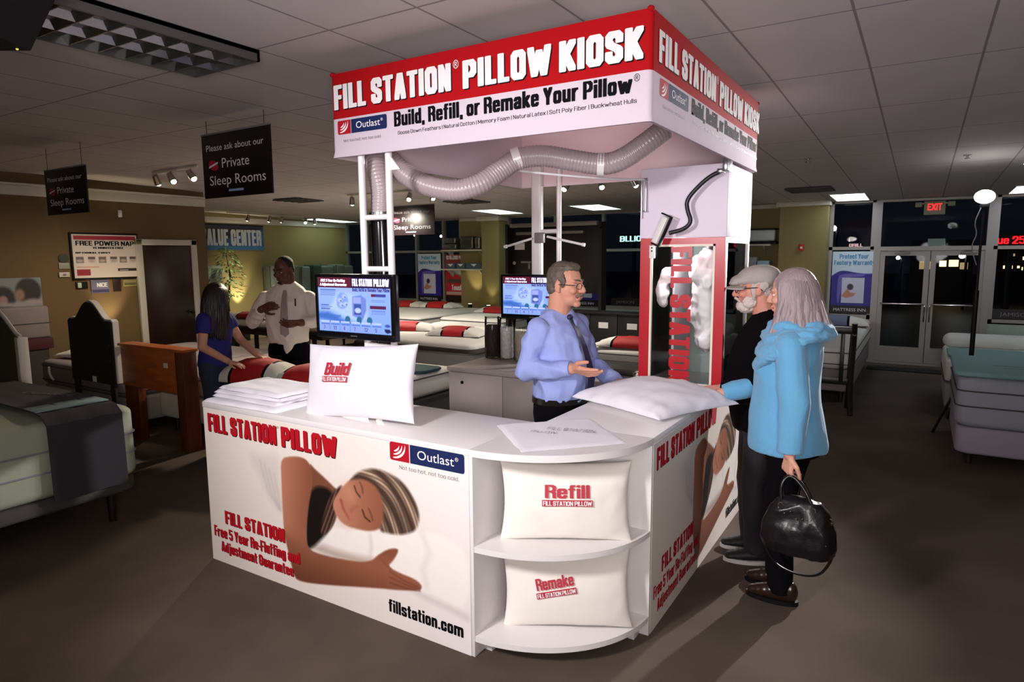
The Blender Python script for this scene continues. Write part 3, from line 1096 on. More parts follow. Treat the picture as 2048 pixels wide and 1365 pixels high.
def ring(mb, z0, z1, r=.025, th=.014, flare=0.0, mi=0):
    def rr(i, z):
        f_ = flare if z == z0 else 0
        return [(x, y, z) for x, y in rrect(CX0 + i - f_, CY0 + i - f_, CX1 - i + f_, CY1 - i + f_, max(r - i, .004), 4)]
    zs = [z0] + [z0 + (z1 - z0) * k / 6 for k in range(1, 6)] + [z1]
    for i, fl in ((0, 0), (th, 1)):
        vs, fs = [], []
        for z in zs:
            vs += rr(i, z)
        n = len(vs) // len(zs)
        ml = mi if i == 0 else 1
        for k in range(len(zs) - 1):
            for j in range(n):
                fs.append((k * n + j, k * n + (j + 1) % n, (k + 1) * n + (j + 1) % n, (k + 1) * n + j))
        mb.add(vs, fs, ml)
    a, c = rr(0, z0), rr(th, z0)
    n = len(a)
    mb.add(a + c, [(j, n + j, n + (j + 1) % n, (j + 1) % n) for j in range(n)], mi)
    a, c = rr(0, z1), rr(th, z1)
    mb.add(a + c, [(j, (j + 1) % n, n + (j + 1) % n, n + j) for j in range(n)], mi)
    return mb


M_FABW = mat('white_canopy_fabric', (204, 190, 202), .85, bump=.05, bscale=300, spec=.12)
M_FABR = mat('red_canopy_fabric', (168, 14, 22), .85, bump=.05, bscale=300, spec=.12)
M_LINE = mat('pink_lit_lining', (226, 206, 214), .7)  # white lining with the pink lamp glow put into its colour
obj('white_valance', ring(MB(), 2.215, 2.402, flare=.006), [M_FABW, M_LINE], cp, smooth=40)
obj('red_valance', ring(MB(), 2.402, 2.618), [M_FABR, M_LINE], cp, smooth=40)
obj('canopy_roof', MB().box(CX0 + .01, CY0 + .01, 2.606, CX1 - .01, CY1 - .01, 2.616), M_LINE, cp)
kn = MB()
for x, y in ((CX0 + .01, CY0 + .01), (CX1 - .01, CY0 + .01), (CX1 - .01, CY1 - .01), (CX0 + .01, CY1 - .01)):
    kn.ell((x, y, 2.618), (.014, .014, .012), 10)
obj('corner_cap', kn, M_FABR, cp)
nf, nr = (0, -1, 0), (1, 0, 0)
for (o, ux, n_, k, nm) in (((CX0 + .005, CY0, 0), (1, 0, 0), nf, 1.0, 'front'), ((CX1, CY0 + .05, 0), (0, 1, 0), nr, 1.112, 'side')):
    O = lambda x, z: Vector(o) + Vector(ux) * (x * k) + Vector((0, 0, z))
    U = Vector(ux)
    up = (0, 0, 1)
    d0 = .03 if k > 1 else 0
    lett(cp, 'lettering', 'FILL STATION', O(.02, 2.445), U, up, n_, .118, .725 * k, M_WHT, M_INK, off=.0015)
    lett(cp, 'trademark_sign', '\u00ae', O(.757, 2.535), U, up, n_, .036, .03 * k, M_WHT, style='thin', off=.0015)
    lett(cp, 'lettering', 'PILLOW KIOSK', O(.808, 2.443), U, up, n_, .118, .825 * k, M_WHT, M_INK, off=.0015)
    lett(cp, 'lettering', 'Build, Refill, or Remake Your Pillow', O(.408, 2.326), U, up, n_, .068, 1.183 * k, M_INK, off=.0015)
    lett(cp, 'trademark_sign', '\u00ae', O(1.597, 2.365), U, up, n_, .028, .024 * k, M_INK, style='thin', off=.0015)
    lett(cp, 'lettering', 'Goose Down Feathers | Natural Cotton | Memory Foam | Natural Latex | Soft Poly Fiber | Buckwheat Hulls', O(.43, 2.288), U, up, n_, .0165, 1.18 * k, M_GREY if k > 1 else M_INK, style='light', off=.0015)
    outlast_logo(cp, O(.038, 2.325), U, up, n_, .325 * k, .066)
    lett(cp, 'slogan', 'Not too hot, not too cold.', O(.075, 2.286), U, up, n_, .014, .25 * k, M_GREY, style='light', off=.0015)
# unseen lamp added inside the front valance for the glow on the back lining
cl = thing('canopy_glow_lamp', 'small unseen lamp added inside the front valance of the canopy', 'lamp', (-1.72, 2.5, 2.5))
obj('bracket', MB().box(-1.74, 2.456, 2.47, -1.70, 2.475, 2.53, .003), M_WHITE, cl)
obj('lamp_can', MB().cyl((-1.72, 2.475, 2.5), (-1.73, 2.55, 2.495), .028, .034, 16), M_WHITE, cl)
obj('bulb', MB().ell((-1.73, 2.552, 2.495), (.026, .01, .026), 14), mat('glowing_bulb', (255, 190, 180), .4, emit=14), cl)
light('canopy_glow_beam', 'SPOT', (-1.735, 2.575, 2.495), 26, (1.0, .72, .68), (-1.98, 4.29, 2.42), spot_size=math.radians(52), spot_blend=.9, shadow_soft_size=.03)

# ---- pole frames
M_POLE = mat('white_powder_coat', (228, 224, 226), .3)
pf = thing('pole_frame', 'white two-pole frame with cross rungs at the front left of the kiosk', 'frame', (-2.32, 2.48, .923))
for x in (-2.405, -2.226):
    obj('pole', MB().cyl((x, 2.475, .923), (x, 2.475, 2.33), .0175, n=18), M_POLE, pf)
for z in (1.915, 1.66, 1.27):
    obj('rung', MB().cyl((-2.405, 2.475, z), (-2.226, 2.475, z), .014, n=12), M_POLE, pf)
obj('gusset', MB().prism([(-2.21, 2.20), (-2.21, 2.135), (-2.15, 2.135)], 2.47, 2.48, 'y'), M_POLE, pf)
pr_ = thing('pole_frame', 'white two-pole frame rising behind the salesman in blue to the rear canopy hem', 'frame', (-2.32, 4.25, .9))
obj('pole', MB().box(-2.445, 4.225, .9, -2.365, 4.275, 2.4, .012, 3), M_POLE, pr_)
obj('pole', MB().cyl((-2.228, 4.25, .9), (-2.228, 4.25, 2.4), .018, n=18), M_POLE, pr_)
obj('rung', MB().cyl((-2.40, 4.25, 1.895), (-2.228, 4.25, 1.895), .015, n=12), M_POLE, pr_)
obj('junction_box', MB().box(-2.40, 4.19, 1.81, -2.325, 4.224, 1.885, .006), mat('grey_box', (120, 112, 112), .5), pr_)
for x0, z0, x1, z1 in ((-2.42, 1.845, -2.64, 1.79), (-2.30, 1.855, -2.02, 1.795)):
    obj('support_arm', MB().cyl((x0, 4.205, z0), (x1, 4.20, z1), .009, n=10).cyl((x1, 4.20, z1), (x1 + math.copysign(.02, x1 - x0), 4.20, z1 - .003), .013, n=10), M_POLE, pr_)

# ---- air ducts
pipe = thing('air_pipe', 'dark smoky vertical air pipe between the two white front poles', 'pipe', (-2.37, 2.585, .923))
obj('pipe_tube', MB().cyl((-2.37, 2.585, .923), (-2.385, 2.585, 1.93), .058, n=28), mat('smoked_plastic', (20, 18, 20), .12, spec=.7), pipe)
obj('hose_clamp', MB().cyl((-2.385, 2.585, 1.925), (-2.386, 2.585, 1.945), .063, n=28).box(-2.40, 2.515, 1.93, -2.375, 2.527, 1.945, .003), M_STEEL, pipe)


def hose_mb(path, r, pitch=.017, amp=.1):
    P = smooth_path(path, 3)
    L = [0.0]
    for a, c in zip(P[:-1], P[1:]):
        L.append(L[-1] + (c - a).length)
    n = int(L[-1] / pitch * 4)
    pts, rr, k = [], [], 0
    for i in range(n + 1):
        s_ = L[-1] * i / n
        while k < len(L) - 2 and L[k + 1] < s_:
            k += 1
        t = (s_ - L[k]) / max(1e-9, L[k + 1] - L[k])
        pts.append(P[k].lerp(P[k + 1], t))
        rr.append(r * (1 + amp * (0, .7, 1, .7)[i % 4] * .6))
    return MB().tube(pts, rr, 22)


M_HOSE = mat('ribbed_grey_hose', (168, 152, 156), .3, spec=.6)
hs = thing('flexible_hose', 'grey ribbed flexible air hose looping under the canopy to the machine', 'hose', (-1.8, 2.95, 2.1))
hpath = [(-2.387, 2.585, 1.94), (-2.375, 2.585, 2.06), (-2.40, 2.585, 2.15), (-2.44, 2.61, 2.24), (-2.43, 2.66, 2.27), (-2.38, 2.68, 2.2), (-2.27, 2.72, 2.105), (-2.09, 2.78, 2.048), (-1.96, 2.85, 2.075), (-1.895, 2.94, 2.15), (-1.82, 3.0, 2.222), (-1.70, 3.06, 2.235), (-1.573, 3.12, 2.207), (-1.43, 3.2, 2.178), (-1.33, 3.22, 2.197), (-1.22, 3.25, 2.27), (-1.14, 3.31, 2.345)]
hb = obj('hose_body', hose_mb(hpath, .052), M_HOSE, hs, smooth=60)
for (a, c) in (((-1.835, 2.992, 2.213), (-1.80, 3.01, 2.226)), ((-1.45, 3.192, 2.182), (-1.418, 3.205, 2.180))):
    obj('strap', MB().cyl(a, c, .0595, n=24), M_POLE, hs)
rd = obj('support_rod', MB().tube(smooth_path([(-2.03, 3.09, 2.205), (-1.95, 3.05, 2.19), (-1.86, 3.08, 2.168), (-1.5, 3.3, 2.125), (-1.385, 3.71, 2.15)], 3), .006, 8), M_POLE)
tag(rd, 'thin white curved rod carrying the ribbed hose under the canopy', 'rod')

# ---- filling machine
mch = thing('filling_machine', 'tall red framed pillow filling machine with a glass front and white hood', 'machine', (-1.17, 4.02, .923))
MX0, MX1, MY0, MY1 = -1.412, -.922, 3.72, 4.30
M_MRED = mat('red_enamel', (178, 20, 34), .3)
M_HOOD = mat('white_enamel_hood', (226, 214, 230), .6)
obj('hood', MB().box(MX0 - .004, MY0 - .004, 1.815, MX1 + .004, MY1, 2.21, .004), M_HOOD, mch)
f = MB()
f.box(MX0, MY0, .925, MX0 + .062, MY0 + .02, 1.814).box(MX1 - .055, MY0, .925, MX1, MY0 + .02, 1.814).box(MX0 + .062, MY0, .925, MX1 - .055, MY0 + .02, .972).box(MX0 + .062, MY0, 1.778, MX1 - .055, MY0 + .02, 1.814)
dr = obj('front_frame', f, M_MRED, mch, smooth=0)
gx0, gx1, gz0, gz1 = MX0 + .062, MX1 - .055, .972, 1.778
q = MB()
for a in ((gx0, gz0, gx0 + .012, gz1), (gx1 - .012, gz0, gx1, gz1), (gx0, gz0, gx1, gz0 + .012), (gx0, gz1 - .012, gx1, gz1)):
    q.box(a[0], MY0 - .003, a[1], a[2], MY0 + .012, a[3])
obj('window_gasket', q, mat('cream_gasket', (226, 216, 200), .5), dr, smooth=0)
pn = obj('window_pane', MB().box(gx0 + .012, MY0 + .004, gz0 + .012, gx1 - .012, MY0 + .008, gz1 - .012), mat_glass('display_glass', (.95, .97, .96), .22, .02), dr, smooth=0)
obj('latch', MB().box(gx0 - .004, MY0 - .012, 1.70, gx0 + .03, MY0, 1.775, .003, mi=0).ell((gx0 + .012, MY0 - .013, 1.76), (.005, .003, .005), 8, mi=1).ell((gx0 + .012, MY0 - .013, 1.742), (.005, .003, .005), 8, mi=1), [M_WHITE, M_BLACK], dr)
lw_ = MB()
lettering(lw_, 'FILL STATION', (-1.228, MY0 + .003, 1.765), (0, 0, -1), (1, 0, 0), (0, -1, 0), .122, .79, 'heavy', .0005)
obj('vertical_lettering', lw_, M_MRED, dr, smooth=0)
side = MB()
side.box(MX1 - .018, MY0 + .02, .925, MX1, MY0 + .05, 1.814).box(MX1 - .018, MY1 - .03, .925, MX1, MY1, 1.814).box(MX1 - .018, MY0 + .05, 1.785, MX1, MY1 - .03, 1.814).box(MX1 - .018, MY0 + .05, .925, MX1, MY1 - .03, .96)
side.box(MX0, MY0 + .02, .925, MX0 + .018, MY0 + .05, 1.814).box(MX0, MY1 - .03, .925, MX0 + .018, MY1, 1.814).box(MX0, MY0 + .05, 1.785, MX0 + .018, MY1 - .03, 1.814).box(MX0, MY0 + .05, .925, MX0 + .018, MY1 - .03, .96)
sf = obj('side_frame', side, mat('brushed_aluminium', (176, 172, 172), .35, .8), mch, smooth=0)
obj('side_pane', MB().box(MX1 - .012, MY0 + .05, .96, MX1 - .008, MY1 - .03, 1.785).box(MX0 + .008, MY0 + .05, .96, MX0 + .012, MY1 - .03, 1.785), mat_glass('display_glass'), sf, smooth=0)
obj('floor_plate', MB().box(MX0 + .018, MY0 + .02, .925, MX1 - .018, MY1, .955), mat('brushed_aluminium', (170, 168, 168), .35, .8), mch)
obj('back_panel', MB().box(MX0 + .018, MY1 - .02, .955, MX1 - .018, MY1, 1.814), mat('grey_green_panel', (128, 140, 136), .5), mch)
obj('column', MB().box(MX0 + .14, 3.9, .955, MX0 + .155, 4.2, 1.814), mat('pale_grey_panel', (170, 168, 172), .45), mch)
fl = MB()
rnd = random.Random(3)
fl.ell((-1.06, 3.93, 1.46), (.10, .12, .27), 20).ell((-1.05, 3.93, 1.68), (.08, .09, .09), 16).ell((-1.05, 3.92, 1.24), (.085, .10, .10), 16).ell((-1.33, 3.9, 1.50), (.035, .08, .10), 12).ell((-1.3, 3.9, 1.6), (.045, .08, .05), 12)
for _ in range(26):
    fl.ell((-1.06 + rnd.uniform(-.08, .08), 3.88 + rnd.uniform(-.06, .05), 1.22 + rnd.uniform(0, .46)), (rnd.uniform(.03, .06),) * 3, 10, k=7)
obj('filling_fluff', remesh(fl, 'filling_fluff', mat('white_polyester_fluff', (228, 222, 226), .9), .012, 3, .012, 18), None, mch, label='white fluffy filling seen through the glass')
obj('nozzle', MB().cyl((-1.05, 3.92, 1.814), (-1.05, 3.92, 1.72), .045, .03, 18), mat('dark_rubber', (40, 34, 34), .5), mch)
hd = MB()
hd.cyl((MX0 + .01, MY0 - .02, 1.93), (MX0 + .01, MY0 - .02, 2.15), .006, n=10).cyl((MX0 + .036, MY0 - .02, 1.97), (MX0 + .036, MY0 - .02, 2.15), .006, n=10).cyl((MX0 + .0, MY0 - .02, 1.97), (MX0 + .046, MY0 - .02, 1.97), .005, n=8).cyl((MX0 + .002, MY0 - .02, 2.15), (MX0 + .044, MY0 - .02, 2.15), .008, n=8)
hd.cyl((MX0 + .022, MY0 - .02, 2.15), (MX0 + .022, MY0 - .004, 2.15), .006, n=8).cyl((MX0 + .022, MY0 - .02, 1.97), (MX0 + .022, MY0 - .004, 1.97), .006, n=8)
obj('hanging_handle', hd, M_STEEL, mch)

gn = thing('gooseneck_lamp', 'black gooseneck lamp with a white head clamped to the canopy by the machine', 'lamp', (-.92, 3.66, 2.18))
obj('clamp', MB().box(-.93, 3.63, 2.155, -.895, 3.70, 2.225, .004).box(-.965, 3.65, 2.15, -.925, 3.68, 2.175, .005), M_STEEL, gn)
obj('flexible_arm', MB().tube(smooth_path([(-.945, 3.665, 2.16), (-.99, 3.66, 2.145), (-1.05, 3.655, 2.10), (-1.125, 3.65, 2.02), (-1.118, 3.65, 1.96), (-1.092, 3.65, 1.90), (-1.13, 3.65, 1.86), (-1.215, 3.645, 1.84)], 3), .0115, 12), mat('black_rubber', (16, 15, 18), .45), gn)
hM = Matrix.Translation((-1.253, 3.635, 1.855)) @ Matrix.Rotation(math.radians(24), 4, 'Y') @ Matrix.Rotation(math.radians(-14), 4, 'Z')
lh = obj('lamp_head', MB().box(-.022, -.03, -.078, .016, .03, .078, .006, M=hM), M_WHITE, gn)
obj('lamp_bracket', MB().box(.016, -.012, -.09, .024, .012, .088, .002, M=hM).box(-.045, -.012, .082, .024, .012, .09, .002, M=hM).box(-.03, -.012, -.092, .024, .012, -.084, .002, M=hM), M_BLACK, lh)
obj('switch', MB().box(-.03, -.006, -.01, -.02, .006, .012, .002, M=hM), M_BLACK, lh)

light('machine_fill_light', 'POINT', (-1.22, 3.84, 1.74), 5.0, (1.0, .97, 1.0), shadow_soft_size=.05)  # added fill to brighten the machine interior, no fixture of its own

# ---- televisions
def tv_picture():
    p = Pic(.50, .29, 420, (150, 178, 250))
    p._mix(np.clip(1 - p.Y / .29, 0, 1) * .3, (90, 150, 235))
    p._mix(np.clip((np.sin(p.X * 9) * .5 + .5) * (p.Y / .29), 0, 1) * .3, (190, 200, 255))
    p.rect(0, .235, .5, .29, (34, 10, 60))
    p.rect(0, .237, .235, .29, (96, 16, 38))
    p.poly([(.03, .11), (.1, .12), (.2, .07), (.33, .055), (.35, .09), (.33, .19), (.26, .20), (.16, .22), (.12, .19), (.1, .15)], (176, 200, 255), .012)
    p.poly([(.0, .10), (.07, .105), (.16, .07), (.24, .05), (.18, .045), (0, .065)], (70, 110, 205), .01)
    p.poly([(.13, .14), (.135, .19), (.16, .213), (.2, .205), (.215, .17), (.2, .13), (.16, .12)], (128, 158, 232), .006)
    for q in ((.155, .17), (.185, .19), (.195, .15), (.165, .145)):
        p.ell(q[0], q[1], .016, .012, (178, 196, 250), .3)
        p.ell(q[0] + .006, q[1] - .004, .005, .004, (70, 90, 170), .3)
    p.poly([(.24, .09), (.243, .19), (.30, .20), (.335, .18), (.335, .12), (.31, .07)], (112, 134, 220), .004)
    p.rect(.248, .155, .30, .188, (160, 168, 245))
    p.rect(.252, .095, .30, .15, (60, 80, 160))
    p.ell(.278, .118, .022, .014, (190, 204, 255), .2)
    for x in (.205, .285, .355):
        p.ell(x, .068, .018, .018, (40, 104, 150), .15)
    p.rect(.37, .192, .465, .207, (60, 62, 160))
    p.rect(.37, .192, .395, .207, (100, 24, 60))
    p.rect(.36, .13, .465, .147, (88, 24, 74))
    for y in (.165, .173, .118, .11, .102):
        p.rect(.37, y, .46, y + .003, (96, 120, 216))
    for y in (.222, .213, .204, .195, .14, .132, .125, .118):
        p.rect(.015, y, .015 + .06 + .03 * ((y * 900) % 2), y + .003, (66, 90, 180))
    p.rect(0, .075, .16, .09, (52, 110, 190), .6)
    for k in range(6):
        x = .012 + k * .072
        p.rect(x, .046, x + .06, .056, (184, 200, 255))
        p.rect(x, .036, x + .06, .042, (90, 120, 210))
        p.rect(x + .064, .004, x + .0655, .056, (60, 90, 190))
        p.rect(x, .004, x + .06, .034, (140, 164, 245))
    p.poly([(.452, .028), (.485, .028), (.495, .014), (.47, .006), (.455, .014)], (24, 26, 78), .003)
    p.ell(.472, .045, .018, .008, (70, 84, 180), .2)
    return p


M_SCREEN = mat_print('lit_screen_picture', .25, 1.0)
M_SCRW = mat('lit_screen_white_letters', (226, 224, 255), .3, emit=.9)
M_SCRD = mat('lit_screen_dark_letters', (40, 36, 100), .3, emit=.9)
M_TV = mat('glossy_black_bezel', (10, 10, 14), .22)


def television(label, x0, y, z0, lower):
    t = thing('television', label, 'tv', (x0 + .267, y + .03, z0))
    x1, z1 = x0 + .535, z0 + .327
    obj('bezel', MB().box(x0, y + .006, z0, x1, y + .045, z1, .006).box(x0, y, z0, x1, y + .012, z0 + .034, .004).box(x0, y, z1 - .017, x1, y + .012, z1, .004).box(x0, y, z0 + .03, x0 + .017, y + .012, z1 - .015).box(x1 - .017, y, z0 + .03, x1, y + .012, z1 - .015), M_TV, t)
    pic = tv_picture()
    sc_ = obj('screen', pic.mesh('screen', (x0 + .0175, y + .0055, z0 + .0345), (1, 0, 0), (0, 0, .95), M_SCREEN), None, t)
    O = lambda a, c: Vector((x0 + .0175 + a, y + .0055, z0 + .0345 + c * .95))
    u, v, n_ = (1, 0, 0), (0, 0, 1), (0, -1, 0)
    tx = MB()
    lettering(tx, 'FILL STATION', O(.245, .246), u, v, n_, .036, .135, 'heavy', .0006)
    lettering(tx, 'PILLOW', O(.389, .246), u, v, n_, .036, .10, 'heavy', .0006)
    lettering(tx, 'FREE 5 Year Re-Fluffing', O(.02, .266), u, v, n_, .014, .175, 'heavy', .0006, slant=.2)
    lettering(tx, '& Adjustment Guarantee', O(.015, .245), u, v, n_, .014, .19, 'heavy', .0006, slant=.2)
    obj('screen_lettering', tx, M_SCRW, sc_, smooth=0)
    tx = MB()
    lettering(tx, 'Build, Refill or Remake Your Pillow', O(.245, .218), u, v, n_, .018, .247, 'heavy', .0006)
    for k, s_ in enumerate(('7', '11', '4', '7', '12', '9')):
        lettering(tx, s_, O(.03 + k * .072, .008), u, v, n_, .02, .012 * len(s_), 'heavy', .0006, hx=.06, hy=.05)
    obj('screen_lettering', tx, M_SCRD, sc_, smooth=0)
    obj('maker_mark', MB().box(x0 + .245, y - .001, z0 + .014, x0 + .29, y, z0 + .02), mat('dull_silver', (120, 120, 124), .4, .7), t)
    obj('wall_plate', MB().box(x0 + .14, y + .045, z0 + .03, x0 + .42, y + .062, z0 + .12, .003).box(x0 + .26, y + .045, lower, x0 + .275, y + .07, z0 + .05) if lower else MB().box(x0 + .14, y + .045, z0 + .03, x0 + .42, y + .062, z0 + .12, .003), M_POLE, t)
    return t


television('flat television on the white poles in front at the left, showing a blue pillow advert', -2.678, 2.385, 1.308, None)
television('flat television half hidden behind the salesman in blue, on the rear poles', -2.667, 4.155, 1.258, None)

# ---- rear cabinet with canisters and a tray
cab = thing('storage_cabinet', 'low grey-white cabinet behind the kiosk carrying the jars', 'cabinet', (-2.25, 4.23, 0))
obj('carcass', MB().box(-2.985, 3.925, 0, -1.515, 4.56, .868, .003), M_LAMG, cab)
obj('worktop', MB().box(-2.995, 3.905, .868, -1.51, 4.57, .9, .004), M_LAMG, cab)
for a, c in ((-2.98, -2.505), (-2.50, -2.02), (-2.015, -1.52)):
    dd = obj('door', MB().box(a, 3.908, .03, c, 3.925, .862, .002), M_LAMG, cab)
    obj('finger_hole', MB().cyl((a + .125 if a < -2.9 else c - .06, 3.9075, .79), (a + .125 if a < -2.9 else c - .06, 3.9, .79), .012, n=14), M_BLACK, dd)
M_JAR = mat_glass('clear_jar_plastic', (.93, .94, .95), .25, .03)
jars = [(-2.93, 'dark_buckwheat_hulls', (44, 34, 30), .26, 'clear jar of dark brown hulls, leftmost of the jars on the cabinet'), (-2.79, 'white_feathers', (206, 200, 196), .25, 'clear jar of white feathers beside the jar of dark hulls'),
        (-2.655, 'cream_latex_crumb', (204, 190, 172), .22, 'clear jar of cream coloured filling beside the television edge'), (-2.525, 'grey_shredded_foam', (140, 124, 116), .27, 'clear jar of mottled grey filling against the blue shirt')]
for k, (x, nm, c, fh, lb) in enumerate(jars):
    j = thing('jar', lb, 'jar', (x, 4.43, .9), group='jars of pillow filling')
    jb = obj('jar_wall', MB().lathe([(.058, 0), (.06, .01), (.062, .15), (.06, .31), (.055, .325)], (x, 4.43, .901), 28), M_JAR, j)
    obj('filling', remesh(MB().cyl((x, 4.43, .908), (x, 4.43, .908 + fh), .052, n=24), 'filling', mat(nm, c, .95, bump=.6, bscale=70, var=.35, vscale=45), .008, 2, .006, 40), None, j)
    obj('lid', MB().cyl((x, 4.43, 1.226), (x, 4.43, 1.236), .06, n=28), M_JAR, j)
ty = thing('metal_tray', 'dark metal tray lying on the rear cabinet beside the machine', 'tray', (-1.82, 4.35, .9))
obj('tray_body', MB().box(-2.03, 4.16, .9015, -1.60, 4.5, .945, .02, 4), mat('dark_steel', (88, 76, 74), .3, .6), ty)
obj('rim', MB().tube([(-2.03, 4.16, .94), (-1.60, 4.16, .94), (-1.60, 4.5, .94), (-2.03, 4.5, .94)], .006, 6, closed=True), M_STEEL, ty)

# ---- pillows and cloth goods on the kiosk
M_COT = mat('white_cotton', (226, 222, 230), .8, bump=.12, bscale=14, sheen=.2)
M_CREAM = mat('cream_cotton', (232, 226, 218), .8, bump=.12, bscale=14, sheen=.2)


def standing_pillow(label, c, a, b_, h, lean, turn, tilt, seed, word, wpos, wsize, bar, m=M_COT, wang=0.0):
    t = thing('pillow', label, 'pillow', c)
    M = Matrix.Translation(c) @ Matrix.Rotation(turn, 4, 'Z') @ Matrix.Rotation(PI / 2 - lean, 4, 'X') @ Matrix.Rotation(tilt, 4, 'Z')
    pm = pillow_mb(a, b_, h, low=.8, seed=seed, wr=.0035)
    obj('cover', pm.xf(M), m, t, smooth=0).data.polygons.foreach_set('use_smooth', [True] * len(pm.f))

    def on(x, y, off=.003):
        off = off + .004
        u, v = x / a, y / b_
        u, v = max(-.99, min(.99, u)), max(-.99, min(.99, v))
        return h * ((1 - u * u) * (1 - v * v)) ** .42 + off
    mb_ = MB()
    cw, sw = math.cos(wang), math.sin(wang)
    lettering(mb_, word, (0, 0, 0), (1, 0, 0), (0, 1, 0), (0, 0, 1), wsize[1], wsize[0], 'heavy', .0, 0, hx=.1, slant=.16 if word == 'Build' else 0)
    n0 = len(mb_.v)
    flat(mb_, (0, 0, 0), (1, 0, 0), (0, 1, 0), (0, 0, 1), [(bar[0], bar[1]), (bar[2], bar[1]), (bar[2], bar[3]), (bar[0], bar[3])], 0, 0)
    n1 = len(mb_.v)
    lettering(mb_, 'FILL STATION PILLOW', (bar[0] + .004, bar[1] + .004, .0014), (1, 0, 0), (0, 1, 0), (0, 0, 1), bar[3] - bar[1] - .008, bar[2] - bar[0] - .008, 'heavy', .001, 1, hx=.08, hy=.07)
    out = []
    for i, (x, y, z) in enumerate(mb_.v):
        X, Y = wpos[0] + x * cw - y * sw, wpos[1] + x * sw + y * cw
        out.append(tuple(M @ Vector((X, Y, on(X, Y, .004 + (.0016 if i >= n1 else 0)) + z * 0))))
    mb_.v = out
    obj('embroidery', mb_, [mat('crimson_embroidery', (176, 30, 52), .6), M_WHT], t, smooth=0, label='crimson words on the pillow')
    return t


standing_pillow('white pillow marked Build standing on the front counter before the television', (-2.335, 2.335, 1.107), .352, .188, .085, .2, math.radians(2), math.radians(3.5), 1.0, 'Build', (-.158, .028), (.165, .062), (-.012, -.034, .16, -.006))
standing_pillow('white pillow marked Refill on the upper shelf of the rounded corner unit', (-1.255, 2.46, .665), .285, .172, .075, .16, math.radians(29), 0, 4.0, 'Refill', (-.09, .025), (.19, .055), (-.012, -.035, .202, -.008), M_CREAM)
standing_pillow('white pillow marked Remake on the lower shelf of the rounded corner unit', (-1.255, 2.47, .262), .285, .172, .075, .18, math.radians(26), math.radians(2), 8.0, 'Remake', (-.125, .005), (.165, .05), (-.006, -.036, .17, -.01), M_CREAM, .17)

wp = pillow_mb(.325, .30, .115, low=.12, seed=12, wr=.012)
wpo = obj('pillow', wp.xf(Matrix.Translation((-1.19, 3.37, .940)) @ Matrix.Rotation(math.radians(-24), 4, 'Z')), M_COT, None, smooth=0)
wpo.data.polygons.foreach_set('use_smooth', [True] * len(wpo.data.polygons))
tag(wpo, 'plump plain white pillow lying on the side counter under the customers\' hands', 'pillow')


def folded_cloth(label, c, a, b_, h, rz, seed, m=M_COT, group=None, rip=.006):
    """a folded bag: a soft slab with a wavy edge"""
    mb_ = MB()
    nx, ny = 34, 24
    vs, fs = [], []
    for s_ in (1, 0):
        for i in range(nx + 1):
            for j in range(ny + 1):
                u, v = -1 + 2 * i / nx, -1 + 2 * j / ny
                e = min(1, (1 - abs(u)) * 9, (1 - abs(v)) * 7)
                e = math.sqrt(max(0, 1 - (1 - e) ** 2))
                w = noise.noise(Vector((u * 2 + seed, v * 2, seed)))
                x = a * u + rip * 1.5 * noise.noise(Vector((v * 3, seed, u)))
                y = b_ * v + rip * 1.5 * noise.noise(Vector((u * 3, seed + 5, v)))
                z = (h * e * (1 + .25 * w) + rip * .5 * (w + .3)) if s_ else 0.0
                vs.append((x, y, max(z, 0)))
    n1 = (nx + 1) * (ny + 1)
    for s_ in (0, 1):
        for i in range(nx):
            for j in range(ny):
                q = (i * (ny + 1) + j, (i + 1) * (ny + 1) + j, (i + 1) * (ny + 1) + j + 1, i * (ny + 1) + j + 1)
                fs.append(tuple(k + s_ * n1 for k in (q if s_ == 0 else q[::-1])))
    rim = [(i, 0) for i in range(nx)] + [(nx, j) for j in range(ny)] + [(i, ny) for i in range(nx, 0, -1)] + [(0, j) for j in range(ny, 0, -1)]
    for k in range(len(rim)):
        p0, p1 = rim[k], rim[(k + 1) % len(rim)]
        a0, a1 = p0[0] * (ny + 1) + p0[1], p1[0] * (ny + 1) + p1[1]
        fs.append((a0, n1 + a0, n1 + a1, a1))
    mb_.add(vs, fs)
    mb_.xf(Matrix.Translation(c) @ Matrix.Rotation(rz, 4, 'Z'))
    o = obj('folded_cover', mb_, m, None, smooth=50)
    tag(o, label, 'cloth', group)
    return o


folded_cloth('folded white pillow cover at the bottom of the stack on the counter end', (-3.085, 2.37, .924), .30, .195, .017, .03, 1, group='folded covers stacked on the counter')
folded_cloth('folded white pillow cover, second from the bottom of the counter stack', (-3.10, 2.40, .946), .27, .18, .014, -.02, 2, group='folded covers stacked on the counter')
folded_cloth('folded white pillow cover, second from the top of the counter stack', (-3.10, 2.41, .965), .275, .17, .014, .02, 3, group='folded covers stacked on the counter')
folded_cloth('folded white pillow cover on top of the stack at the counter end', (-3.10, 2.42, .984), .265, .165, .018, -.03, 4, group='folded covers stacked on the counter')
fb = folded_cloth('flat folded white bag with faint print lying on the rounded corner worktop', (-1.345, 2.565, .924), .235, .225, .007, math.radians(46), 9, rip=.004)
tx = MB()
Mb = Matrix.Translation((-1.345, 2.565, .9415)) @ Matrix.Rotation(math.radians(14), 4, 'Z')
lettering(tx, 'FILL STATION', (-.06, .015, 0), (1, 0, 0), (0, 1, 0), (0, 0, 1), .045, .22, 'light', .0, 0)
lettering(tx, 'PILLOW', (-.12, -.045, 0), (1, 0, 0), (0, 1, 0), (0, 0, 1), .03, .12, 'light', .0, 0)
tx.xf(Mb)
for i, v in enumerate(tx.v):
    tx.v[i] = (v[0], v[1], .9375)
obj('faded_print', tx, mat('faded_grey_print', (184, 180, 188), .8), fb, smooth=0)

